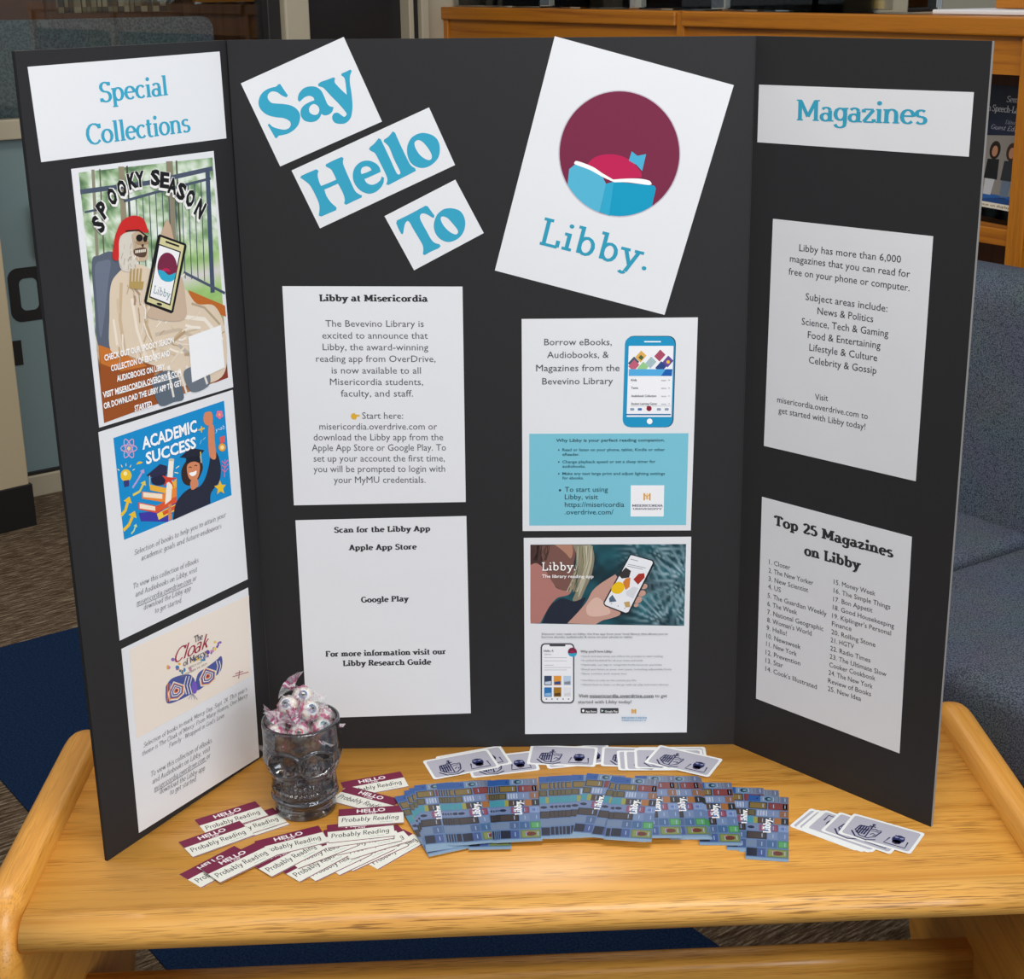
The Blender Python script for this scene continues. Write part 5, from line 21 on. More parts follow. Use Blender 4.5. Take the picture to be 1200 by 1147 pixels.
"cloak":{"panel":"L","size":[224.1,239.2],"c":[[-0.432516,-0.215844,0.247947],[-0.321982,-0.020574,0.242288],[-0.32311,-0.022577,0.002565],[-0.433279,-0.217202,0.009203]],"ops":[["P",[[12.4,5.2],[224.6,10.5],[217.5,120.1],[10.1,118.4]],"#efe4d8"],["T","The",118.7,36.6,134.6,37.4,8.53,"serif","#5a5560"],["T","Cloak",83.0,50.0,144.5,51.3,17.59,"script","#a02844"],["T","of Mercy",97.0,59.8,137.9,59.7,7.91,"serif","#5a5560"],["T","MERCY DAY",104.8,66.0,130.5,67.4,2.45,"sans","#8a8578"],["T","SEPTEMBER 24, 2024",91.4,72.1,137.9,72.5,2.44,"sans","#8a8578"],["P",[[93.0,54.8],[92.9,54.5],[92.8,54.1],[92.6,53.7],[92.2,53.3],[91.8,53.0],[91.2,52.6],[90.7,52.4],[90.2,52.2],[89.7,52.2],[89.2,52.2],[88.8,52.3],[88.5,52.4],[88.3,52.7],[88.1,53.0],[88.2,53.3],[88.3,53.7],[88.6,54.1],[88.9,54.5],[89.4,54.8],[89.9,55.2],[90.4,55.4],[90.9,55.6],[91.5,55.6],[91.9,55.6],[92.3,55.5],[92.7,55.4],[92.9,55.1]],"#e6b33a"],["P",[[72.9,51.3],[72.9,50.7],[72.8,50.0],[72.6,49.3],[72.3,48.7],[71.9,48.2],[71.5,47.8],[71.1,47.6],[70.6,47.4],[70.1,47.5],[69.7,47.7],[69.3,48.0],[69.0,48.5],[68.7,49.0],[68.6,49.7],[68.5,50.3],[68.7,51.0],[68.8,51.7],[69.1,52.3],[69.5,52.8],[69.9,53.2],[70.4,53.5],[70.9,53.6],[71.3,53.6],[71.8,53.4],[72.2,53.0],[72.5,52.6],[72.8,52.0]],"#e6b33a"],["P",[[90.7,60.7],[90.7,60.3],[90.6,60.0],[90.3,59.6],[90.1,59.2],[89.7,58.9],[89.2,58.6],[88.7,58.3],[88.2,58.2],[87.8,58.1],[87.4,58.2],[87.0,58.3],[86.7,58.4],[86.5,58.7],[86.4,59.0],[86.4,59.4],[86.6,59.8],[86.8,60.1],[87.1,60.5],[87.5,60.9],[87.9,61.1],[88.4,61.4],[88.9,61.5],[89.4,61.6],[89.8,61.6],[90.1,61.5],[90.5,61.3],[90.7,61.0]],"#e6b33a"],["P",[[94.8,64.7],[94.8,64.3],[94.6,63.9],[94.3,63.4],[93.9,62.9],[93.3,62.5],[92.8,62.2],[92.1,61.9],[91.5,61.7],[90.8,61.6],[90.3,61.5],[89.8,61.6],[89.4,61.8],[89.1,62.1],[89.0,62.4],[89.1,62.8],[89.2,63.3],[89.6,63.7],[90.0,64.1],[90.5,64.6],[91.1,64.9],[91.7,65.2],[92.4,65.4],[93.0,65.6],[93.6,65.6],[94.1,65.5],[94.5,65.3],[94.7,65.0]],"#3a86b4"],["P",[[89.1,57.8],[89.1,57.2],[89.0,56.6],[88.7,55.9],[88.3,55.4],[87.7,54.9],[87.1,54.4],[86.5,54.1],[85.9,53.9],[85.2,53.9],[84.7,54.0],[84.2,54.2],[83.8,54.5],[83.5,55.0],[83.4,55.5],[83.4,56.1],[83.5,56.7],[83.8,57.3],[84.3,57.9],[84.7,58.4],[85.3,58.8],[86.0,59.2],[86.6,59.3],[87.2,59.4],[87.8,59.3],[88.3,59.1],[88.7,58.7],[89.0,58.3]],"#e8c860"],["P",[[152.8,60.7],[152.8,60.2],[152.5,59.8],[152.1,59.2],[151.6,58.7],[151.0,58.3],[150.3,57.8],[149.5,57.5],[148.7,57.3],[148.0,57.1],[147.3,57.1],[146.7,57.2],[146.2,57.4],[145.9,57.6],[145.8,58.0],[145.9,58.5],[146.1,59.0],[146.5,59.5],[147.0,60.0],[147.6,60.5],[148.3,60.9],[149.1,61.2],[149.9,61.5],[150.7,61.6],[151.3,61.6],[151.9,61.5],[152.4,61.4],[152.7,61.1]],"#c88ab0"],["P",[[117.6,59.5],[117.7,58.9],[117.6,58.2],[117.4,57.6],[117.2,57.0],[116.9,56.5],[116.5,56.1],[116.1,55.9],[115.7,55.8],[115.3,55.9],[114.9,56.1],[114.6,56.5],[114.3,56.9],[114.1,57.5],[114.0,58.1],[113.9,58.8],[114.0,59.4],[114.2,60.1],[114.4,60.7],[114.7,61.1],[115.1,61.5],[115.5,61.8],[115.9,61.8],[116.3,61.8],[116.7,61.6],[117.0,61.2],[117.3,60.7],[117.5,60.2]],"#e8c860"],["P",[[160.6,57.7],[160.6,57.2],[160.5,56.8],[160.4,56.4],[160.1,56.0],[159.8,55.7],[159.5,55.4],[159.1,55.2],[158.7,55.1],[158.3,55.1],[158.0,55.2],[157.6,55.4],[157.4,55.7],[157.3,56.0],[157.2,56.4],[157.2,56.8],[157.3,57.2],[157.4,57.6],[157.7,58.0],[158.0,58.3],[158.3,58.6],[158.7,58.8],[159.1,58.9],[159.5,58.9],[159.8,58.8],[160.2,58.6],[160.4,58.4],[160.5,58.0]],"#6a4a9a"],["P",[[155.7,58.0],[155.7,57.5],[155.5,57.0],[155.2,56.5],[154.8,56.1],[154.3,55.6],[153.8,55.2],[153.1,54.9],[152.5,54.8],[151.9,54.7],[151.3,54.7],[150.9,54.9],[150.5,55.1],[150.2,55.5],[150.1,55.9],[150.1,56.4],[150.3,56.9],[150.6,57.4],[151.0,57.9],[151.5,58.3],[152.1,58.7],[152.7,59.0],[153.4,59.1],[154.0,59.2],[154.5,59.2],[155.0,59.0],[155.3,58.8],[155.6,58.4]],"#9aa8c0"],["P",[[96.3,66.3],[96.4,65.7],[96.3,65.0],[96.1,64.4],[95.8,63.9],[95.4,63.4],[95.0,63.0],[94.5,62.8],[94.0,62.7],[93.5,62.7],[93.1,62.8],[92.7,63.1],[92.4,63.5],[92.2,64.0],[92.1,64.6],[92.1,65.2],[92.2,65.8],[92.4,66.4],[92.6,67.0],[93.0,67.4],[93.5,67.8],[93.9,68.1],[94.4,68.2],[94.9,68.2],[95.3,68.0],[95.7,67.8],[96.0,67.3],[96.2,66.9]],"#e6b33a"],["P",[[75.2,52.5],[75.2,52.0],[75.1,51.5],[74.9,50.9],[74.6,50.5],[74.2,50.1],[73.8,49.7],[73.3,49.5],[72.8,49.4],[72.4,49.3],[71.9,49.5],[71.5,49.6],[71.3,50.0],[71.0,50.4],[70.9,50.8],[70.9,51.3],[71.0,51.8],[71.2,52.3],[71.6,52.8],[71.9,53.2],[72.3,53.5],[72.8,53.8],[73.3,53.9],[73.8,53.9],[74.2,53.8],[74.6,53.6],[74.9,53.3],[75.1,52.9]],"#c88ab0"],["P",[[136.1,63.8],[136.2,63.2],[136.1,62.5],[135.9,61.9],[135.7,61.3],[135.4,60.8],[135.0,60.5],[134.6,60.2],[134.2,60.1],[133.8,60.2],[133.4,60.4],[133.1,60.8],[132.8,61.2],[132.6,61.8],[132.5,62.4],[132.5,63.1],[132.6,63.8],[132.7,64.4],[133.0,65.0],[133.2,65.5],[133.6,65.8],[134.0,66.1],[134.4,66.2],[134.8,66.1],[135.2,65.8],[135.6,65.5],[135.8,65.0],[136.0,64.5]],"#6a4a9a"],["P",[[131.2,61.1],[131.2,60.6],[131.0,60.1],[130.6,59.6],[130.2,59.1],[129.6,58.7],[128.9,58.3],[128.2,58.0],[127.5,57.8],[126.8,57.6],[126.1,57.6],[125.6,57.7],[125.2,57.9],[124.9,58.2],[124.8,58.6],[124.8,59.0],[125.0,59.5],[125.4,59.9],[125.8,60.4],[126.4,60.9],[127.1,61.3],[127.8,61.6],[128.5,61.8],[129.2,62.0],[129.9,62.0],[130.4,61.9],[130.8,61.7],[131.1,61.4]],"#9aa8c0"],["P",[[90.0,58.1],[90.0,57.5],[89.8,56.9],[89.5,56.3],[89.0,55.7],[88.4,55.2],[87.7,54.7],[87.0,54.4],[86.3,54.2],[85.6,54.1],[84.9,54.1],[84.3,54.3],[83.9,54.6],[83.6,55.1],[83.4,55.6],[83.4,56.2],[83.6,56.8],[84.0,57.4],[84.5,58.0],[85.1,58.5],[85.7,59.0],[86.4,59.3],[87.2,59.6],[87.9,59.7],[88.5,59.6],[89.1,59.4],[89.6,59.1],[89.9,58.7]],"#3a86b4"],["P",[[142.9,63.4],[142.9,63.0],[142.8,62.5],[142.5,62.1],[142.2,61.6],[141.8,61.3],[141.4,60.9],[140.9,60.7],[140.4,60.6],[139.9,60.5],[139.5,60.6],[139.1,60.7],[138.8,61.0],[138.6,61.3],[138.5,61.7],[138.5,62.2],[138.7,62.6],[138.9,63.1],[139.2,63.5],[139.6,63.9],[140.0,64.2],[140.5,64.4],[141.0,64.5],[141.5,64.6],[141.9,64.5],[142.3,64.4],[142.6,64.1],[142.8,63.8]],"#8a68b8"],["P",[[96.2,67.1],[96.2,66.4],[96.1,65.7],[96.0,65.1],[95.7,64.5],[95.5,64.0],[95.1,63.7],[94.7,63.4],[94.3,63.4],[93.9,63.4],[93.5,63.6],[93.2,64.0],[92.9,64.5],[92.7,65.0],[92.6,65.7],[92.6,66.4],[92.6,67.0],[92.8,67.7],[93.0,68.3],[93.3,68.7],[93.7,69.1],[94.1,69.3],[94.4,69.4],[94.9,69.3],[95.2,69.1],[95.6,68.8],[95.8,68.3],[96.1,67.7]],"#3a86b4"],["P",[[140.4,59.7],[140.4,59.0],[140.3,58.3],[140.1,57.6],[139.8,57.0],[139.4,56.5],[139.0,56.1],[138.4,55.8],[137.9,55.7],[137.4,55.7],[137.0,55.9],[136.5,56.2],[136.2,56.7],[135.9,57.3],[135.8,57.9],[135.8,58.6],[135.9,59.3],[136.1,60.0],[136.5,60.6],[136.8,61.1],[137.3,61.5],[137.8,61.8],[138.3,61.9],[138.8,61.9],[139.3,61.7],[139.7,61.4],[140.1,60.9],[140.3,60.3]],"#e8c860"],["P",[[132.6,65.0],[132.5,64.7],[132.3,64.3],[132.0,63.9],[131.5,63.5],[130.9,63.1],[130.3,62.8],[129.6,62.5],[128.9,62.3],[128.2,62.1],[127.6,62.0],[127.1,62.1],[126.7,62.2],[126.5,62.4],[126.4,62.7],[126.4,63.0],[126.6,63.4],[126.9,63.8],[127.4,64.2],[128.0,64.6],[128.6,64.9],[129.3,65.2],[130.0,65.5],[130.7,65.6],[131.3,65.7],[131.8,65.6],[132.2,65.5],[132.4,65.3]],"#9aa8c0"],["P",[[87.7,59.2],[87.7,58.8],[87.6,58.3],[87.4,57.9],[87.2,57.5],[86.8,57.1],[86.5,56.8],[86.1,56.6],[85.6,56.5],[85.2,56.5],[84.8,56.5],[84.5,56.7],[84.2,57.0],[84.1,57.4],[84.0,57.8],[84.0,58.2],[84.0,58.6],[84.2,59.1],[84.5,59.5],[84.8,59.9],[85.2,60.2],[85.6,60.4],[86.1,60.5],[86.5,60.5],[86.9,60.4],[87.2,60.2],[87.5,60.0],[87.6,59.6]],"#8a68b8"],["P",[[100.4,65.5],[100.4,64.9],[100.3,64.2],[100.1,63.7],[99.9,63.1],[99.5,62.6],[99.1,62.3],[98.7,62.1],[98.3,62.0],[97.8,62.0],[97.4,62.2],[97.1,62.5],[96.8,62.9],[96.5,63.3],[96.4,63.9],[96.4,64.5],[96.5,65.2],[96.7,65.7],[96.9,66.3],[97.3,66.7],[97.7,67.1],[98.1,67.3],[98.5,67.4],[99.0,67.4],[99.4,67.3],[99.7,66.9],[100.0,66.5],[100.3,66.0]],"#3a86b4"],["P",[[167.5,54.3],[167.4,53.9],[167.3,53.5],[167.0,53.1],[166.6,52.7],[166.1,52.3],[165.5,52.0],[165.0,51.7],[164.4,51.5],[163.8,51.4],[163.3,51.4],[162.8,51.5],[162.5,51.7],[162.2,52.0],[162.1,52.3],[162.2,52.7],[162.3,53.1],[162.6,53.6],[163.0,54.0],[163.5,54.4],[164.0,54.7],[164.6,54.9],[165.2,55.1],[165.8,55.2],[166.3,55.2],[166.8,55.1],[167.1,54.9],[167.4,54.7]],"#8a68b8"],["P",[[83.2,45.2],[83.2,44.7],[83.0,44.1],[82.7,43.6],[82.3,43.0],[81.7,42.5],[81.1,42.1],[80.4,41.8],[79.8,41.6],[79.1,41.5],[78.5,41.6],[78.0,41.8],[77.5,42.0],[77.3,42.4],[77.1,42.9],[77.2,43.4],[77.3,44.0],[77.6,44.6],[78.1,45.1],[78.6,45.6],[79.3,46.0],[79.9,46.3],[80.6,46.5],[81.3,46.6],[81.9,46.6],[82.4,46.4],[82.8,46.1],[83.1,45.7]],"#8a68b8"],["P",[[127.7,62.0],[127.6,61.7],[127.5,61.3],[127.2,61.0],[126.9,60.6],[126.4,60.3],[126.0,60.0],[125.5,59.8],[124.9,59.6],[124.4,59.5],[124.0,59.5],[123.6,59.6],[123.3,59.7],[123.1,59.9],[123.0,60.2],[123.0,60.5],[123.1,60.8],[123.4,61.2],[123.8,61.5],[124.2,61.8],[124.6,62.1],[125.2,62.4],[125.7,62.5],[126.2,62.6],[126.7,62.6],[127.1,62.6],[127.3,62.5],[127.5,62.2]],"#e8c860"],["P",[[121.7,60.1],[121.7,59.6],[121.5,59.1],[121.1,58.5],[120.6,57.9],[119.9,57.4],[119.1,57.0],[118.3,56.6],[117.5,56.3],[116.7,56.2],[115.9,56.2],[115.3,56.3],[114.8,56.5],[114.5,56.8],[114.4,57.3],[114.4,57.8],[114.6,58.3],[115.0,58.9],[115.6,59.4],[116.3,60.0],[117.0,60.4],[117.8,60.8],[118.7,61.1],[119.5,61.2],[120.2,61.2],[120.8,61.1],[121.3,60.9],[121.6,60.5]],"#8a68b8"],["P",[[111.0,68.5],[110.9,68.0],[110.8,67.4],[110.5,66.8],[110.2,66.3],[109.7,65.8],[109.2,65.4],[108.6,65.2],[108.0,65.0],[107.5,64.9],[107.0,65.1],[106.6,65.3],[106.2,65.6],[106.0,66.1],[105.8,66.5],[105.9,67.1],[106.0,67.7],[106.2,68.3],[106.6,68.8],[107.0,69.3],[107.5,69.6],[108.1,69.9],[108.7,70.1],[109.2,70.1],[109.8,70.0],[110.2,69.8],[110.5,69.5],[110.8,69.1]],"#c88ab0"],["P",[[149.1,61.8],[149.1,61.4],[149.0,61.0],[148.9,60.5],[148.6,60.2],[148.3,59.9],[148.0,59.6],[147.6,59.4],[147.2,59.3],[146.8,59.3],[146.4,59.4],[146.1,59.5],[145.9,59.8],[145.7,60.1],[145.6,60.4],[145.6,60.8],[145.7,61.2],[145.9,61.6],[146.2,62.0],[146.5,62.4],[146.8,62.6],[147.2,62.8],[147.6,62.9],[148.0,62.9],[148.4,62.9],[148.6,62.7],[148.9,62.5],[149.1,62.1]],"#8a68b8"],["P",[[119.9,59.5],[119.9,59.1],[119.8,58.7],[119.5,58.2],[119.2,57.8],[118.8,57.4],[118.4,57.1],[117.9,56.9],[117.4,56.7],[116.9,56.7],[116.5,56.8],[116.1,56.9],[115.8,57.1],[115.6,57.5],[115.5,57.9],[115.5,58.3],[115.7,58.7],[115.9,59.2],[116.2,59.6],[116.6,60.0],[117.0,60.3],[117.5,60.5],[118.0,60.7],[118.5,60.7],[118.9,60.7],[119.3,60.5],[119.6,60.3],[119.8,59.9]],"#3a86b4"],["P",[[125.0,60.5],[125.0,59.9],[124.8,59.4],[124.4,58.7],[123.9,58.1],[123.3,57.6],[122.5,57.1],[121.8,56.8],[121.0,56.5],[120.2,56.4],[119.5,56.4],[118.9,56.6],[118.4,56.9],[118.1,57.3],[118.0,57.8],[118.0,58.4],[118.2,59.0],[118.6,59.6],[119.1,60.2],[119.7,60.7],[120.5,61.2],[121.2,61.6],[122.0,61.8],[122.8,61.9],[123.5,61.9],[124.1,61.7],[124.6,61.4],[124.9,61.0]],"#e8c860"],["P",[[138.7,62.3],[138.7,61.6],[138.6,60.9],[138.3,60.2],[138.0,59.6],[137.5,59.1],[137.0,58.6],[136.4,58.3],[135.8,58.2],[135.3,58.2],[134.8,58.4],[134.3,58.7],[134.0,59.1],[133.7,59.7],[133.6,60.3],[133.5,61.0],[133.7,61.6],[133.9,62.3],[134.3,63.0],[134.7,63.5],[135.2,63.9],[135.8,64.2],[136.4,64.4],[137.0,64.3],[137.5,64.2],[138.0,63.9],[138.3,63.4],[138.6,62.9]],"#9aa8c0"],["P",[[157.0,59.0],[157.0,58.4],[156.9,57.9],[156.6,57.3],[156.3,56.7],[155.8,56.3],[155.3,55.9],[154.8,55.6],[154.3,55.5],[153.7,55.5],[153.2,55.6],[152.8,55.8],[152.5,56.2],[152.2,56.7],[152.1,57.2],[152.1,57.7],[152.2,58.3],[152.5,58.9],[152.8,59.5],[153.3,59.9],[153.8,60.3],[154.3,60.5],[154.8,60.7],[155.4,60.7],[155.9,60.6],[156.3,60.3],[156.6,60.0],[156.9,59.5]],"#e8c860"],["P",[[158.2,50.4],[158.1,50.0],[158.0,49.6],[157.7,49.2],[157.3,48.8],[156.8,48.4],[156.3,48.1],[155.7,47.8],[155.1,47.6],[154.5,47.5],[154.1,47.6],[153.6,47.6],[153.3,47.8],[153.0,48.1],[152.9,48.5],[153.0,48.8],[153.1,49.3],[153.4,49.7],[153.8,50.1],[154.2,50.5],[154.8,50.8],[155.4,51.1],[155.9,51.2],[156.5,51.3],[157.0,51.3],[157.5,51.2],[157.8,51.0],[158.0,50.7]],"#e8c860"],["P",[[136.4,66.2],[136.3,65.8],[136.1,65.4],[135.7,65.0],[135.1,64.6],[134.4,64.1],[133.6,63.7],[132.8,63.4],[132.0,63.1],[131.2,62.9],[130.5,62.8],[129.9,62.8],[129.4,62.9],[129.1,63.1],[129.0,63.3],[129.1,63.7],[129.3,64.1],[129.7,64.5],[130.3,64.9],[130.9,65.3],[131.7,65.8],[132.5,66.1],[133.4,66.4],[134.2,66.6],[134.9,66.7],[135.5,66.7],[136.0,66.6],[136.2,66.4]],"#3a86b4"],["P",[[162.9,55.3],[162.9,54.6],[162.9,54.0],[162.7,53.3],[162.5,52.7],[162.2,52.3],[161.8,51.9],[161.4,51.7],[161.0,51.6],[160.6,51.7],[160.2,51.9],[159.9,52.3],[159.6,52.7],[159.4,53.3],[159.3,53.9],[159.3,54.6],[159.4,55.3],[159.5,55.9],[159.8,56.5],[160.1,56.9],[160.4,57.3],[160.8,57.5],[161.2,57.6],[161.6,57.5],[162.0,57.3],[162.3,57.0],[162.6,56.5],[162.8,55.9]],"#8a68b8"],["P",[[144.9,59.0],[144.9,58.3],[144.7,57.6],[144.3,56.9],[143.8,56.3],[143.2,55.7],[142.5,55.2],[141.7,54.8],[140.9,54.6],[140.1,54.5],[139.5,54.6],[138.9,54.9],[138.4,55.3],[138.1,55.7],[137.9,56.4],[137.9,57.0],[138.1,57.7],[138.5,58.4],[139.0,59.1],[139.6,59.6],[140.3,60.2],[141.1,60.5],[141.9,60.7],[142.6,60.8],[143.3,60.7],[143.9,60.5],[144.4,60.1],[144.7,59.6]],"#6a4a9a"],["S",[[64.7,73.0,1],[74.4,67.5,0],[88.9,68.6,0],[105.3,73.5,0],[113.0,81.3,0],[114.4,88.2,0],[111.0,99.7,0],[100.3,100.1,0],[83.4,99.5,0],[67.0,96.6,0],[62.8,89.5,0]],"#4f5a9c",[]],["S",[[115.2,88.6,1],[122.0,78.4,0],[137.4,76.5,0],[155.4,73.8,0],[164.6,71.8,0],[166.3,81.2,0],[161.7,90.8,0],[148.7,95.5,0],[132.9,98.9,0],[117.5,99.7,0]],"#4f5a9c",[]],["P",[[66.9,83.0],[78.1,71.8],[96.9,84.4],[94.8,95.0],[82.6,98.3],[68.1,93.6]],"#e9dfd0"],["P",[[68.9,83.3],[78.6,73.7],[94.7,84.5],[93.0,93.6],[82.5,96.4],[70.0,92.4]],"#e08a4a"],["P",[[70.4,83.5],[78.9,75.0],[93.2,84.6],[91.6,92.6],[82.4,95.1],[71.4,91.6]],"#4f5a9c"],["P",[[72.7,83.9],[79.5,77.1],[90.7,84.7],[89.5,91.1],[82.2,93.0],[73.5,90.2]],"#f1e8da"],["P",[[74.2,84.1],[79.8,78.5],[89.2,84.8],[88.2,90.1],[82.1,91.7],[74.8,89.4]],"#4f5a9c"],["P",[[76.3,84.4],[80.3,80.4],[87.1,84.9],[86.3,88.7],[82.0,89.9],[76.7,88.2]],"#e9dfd0"],["P",[[77.7,84.6],[80.7,81.7],[85.5,85.0],[85.0,87.7],[81.9,88.6],[78.1,87.4]],"#d8642c"],["P",[[79.8,84.9],[81.2,83.6],[83.4,85.1],[83.2,86.4],[81.7,86.8],[80.0,86.2]],"#4f3a6c"],["P",[[122.4,86.3],[134.1,74.9],[154.0,87.8],[152.0,98.7],[139.2,102.0],[123.9,97.2]],"#e9dfd0"],["P",[[124.6,86.6],[134.6,76.8],[151.7,87.9],[150.0,97.3],[139.0,100.1],[125.8,96.0]],"#e08a4a"],["P",[[126.1,86.8],[135.0,78.1],[150.1,88.0],[148.6,96.3],[138.9,98.8],[127.2,95.1]],"#4f5a9c"],["P",[[128.6,87.2],[135.6,80.3],[147.5,88.1],[146.3,94.6],[138.7,96.6],[129.5,93.7]],"#f1e8da"],["P",[[130.1,87.4],[136.0,81.7],[145.9,88.2],[144.9,93.6],[138.5,95.3],[130.9,92.9]],"#4f5a9c"],["P",[[132.3,87.8],[136.5,83.6],[143.7,88.3],[142.9,92.2],[138.4,93.4],[132.9,91.7]],"#e9dfd0"],["P",[[133.9,88.0],[136.9,85.0],[142.1,88.4],[141.6,91.2],[138.2,92.1],[134.3,90.8]],"#d8642c"],["P",[[136.1,88.3],[137.5,86.9],[139.8,88.5],[139.6,89.8],[138.1,90.2],[136.2,89.6]],"#4f3a6c"],["L",[[68.3,70.4],[64.8,93.5]],1.45,"#e08a4a"],["L",[[72.2,72.0],[68.8,95.1]],1.46,"#e08a4a"],["L",[[100.6,73.8],[95.2,83.7],[98.0,97.0]],1.49,"#e9dfd0"],["L",[[105.5,75.7],[100.1,85.7],[102.9,99.0]],1.49,"#e9dfd0"],["L",[[110.4,77.7],[105.0,87.7],[107.9,101.0]],1.5,"#e9dfd0"],["L",[[155.3,74.7],[157.2,82.6],[151.6,93.4]],1.55,"#e9dfd0"],["L",[[160.5,76.7],[162.4,84.6],[156.8,95.4]],1.55,"#e9dfd0"],["P",[[117.9,96.1],[118.0,94.2],[117.8,92.4],[117.4,90.6],[116.7,89.1],[115.9,87.7],[114.9,86.7],[113.8,86.1],[112.7,85.8],[111.6,86.0],[110.5,86.6],[109.6,87.5],[108.9,88.8],[108.3,90.3],[108.0,92.0],[107.9,93.9],[108.1,95.7],[108.5,97.4],[109.2,99.0],[110.0,100.4],[111.0,101.4],[112.1,102.0],[113.2,102.3],[114.3,102.1],[115.4,101.5],[116.3,100.6],[117.0,99.3],[117.6,97.8]],"#7a5cc0"],["L",[[108.8,100.4],[100.6,105.0]],0.75,"#8a8aa8"],["L",[[108.8,100.4],[105.9,107.2]],0.75,"#8a8aa8"],["L",[[108.8,100.4],[111.3,109.4]],0.75,"#8a8aa8"],["L",[[108.8,100.4],[116.3,111.5]],0.75,"#8a8aa8"],["L",[[197.0,104.0],[194.1,114.2]],1.2,"#9c4a52"],["L",[[182.8,107.3],[213.9,112.6]],0.79,"#9c4a52"],["L",[[188.5,105.3],[203.1,107.7]],0.96,"#9c4a52"],["T","Selection of books to mark Mercy Day, Sept. 24. This year's",19.8,134.5,208.8,136.8,5.9,"ital","#3c3e44"],["T","theme is The Cloak of Mercy: From Many Homes, One Mercy",16.6,144.1,209.4,145.4,5.91,"ital","#3c3e44"],["T","Family - Wrapped in God's Love.",61.4,153.0,163.0,154.6,5.94,"ital","#3c3e44"],["T","To view this collection of eBooks",27.7,176.8,136.1,178.9,6.84,"ital","#3c3e44"],["T","and Audiobooks on Libby, visit",28.6,187.1,132.0,188.1,6.84,"ital","#3c3e44"],["T","misericordia.overdrive.com or",30.6,198.0,131.5,197.5,6.86,"ital","#3c3e44"],["T","download the Libby app",39.2,205.7,119.9,209.9,6.91,"ital","#3c3e44"],["T","to get started.",56.5,214.9,103.6,217.4,6.93,"ital","#3c3e44"],["L",[[30.4,199.2],[123.7,199.0]],0.59,"#3c3e44"]]},
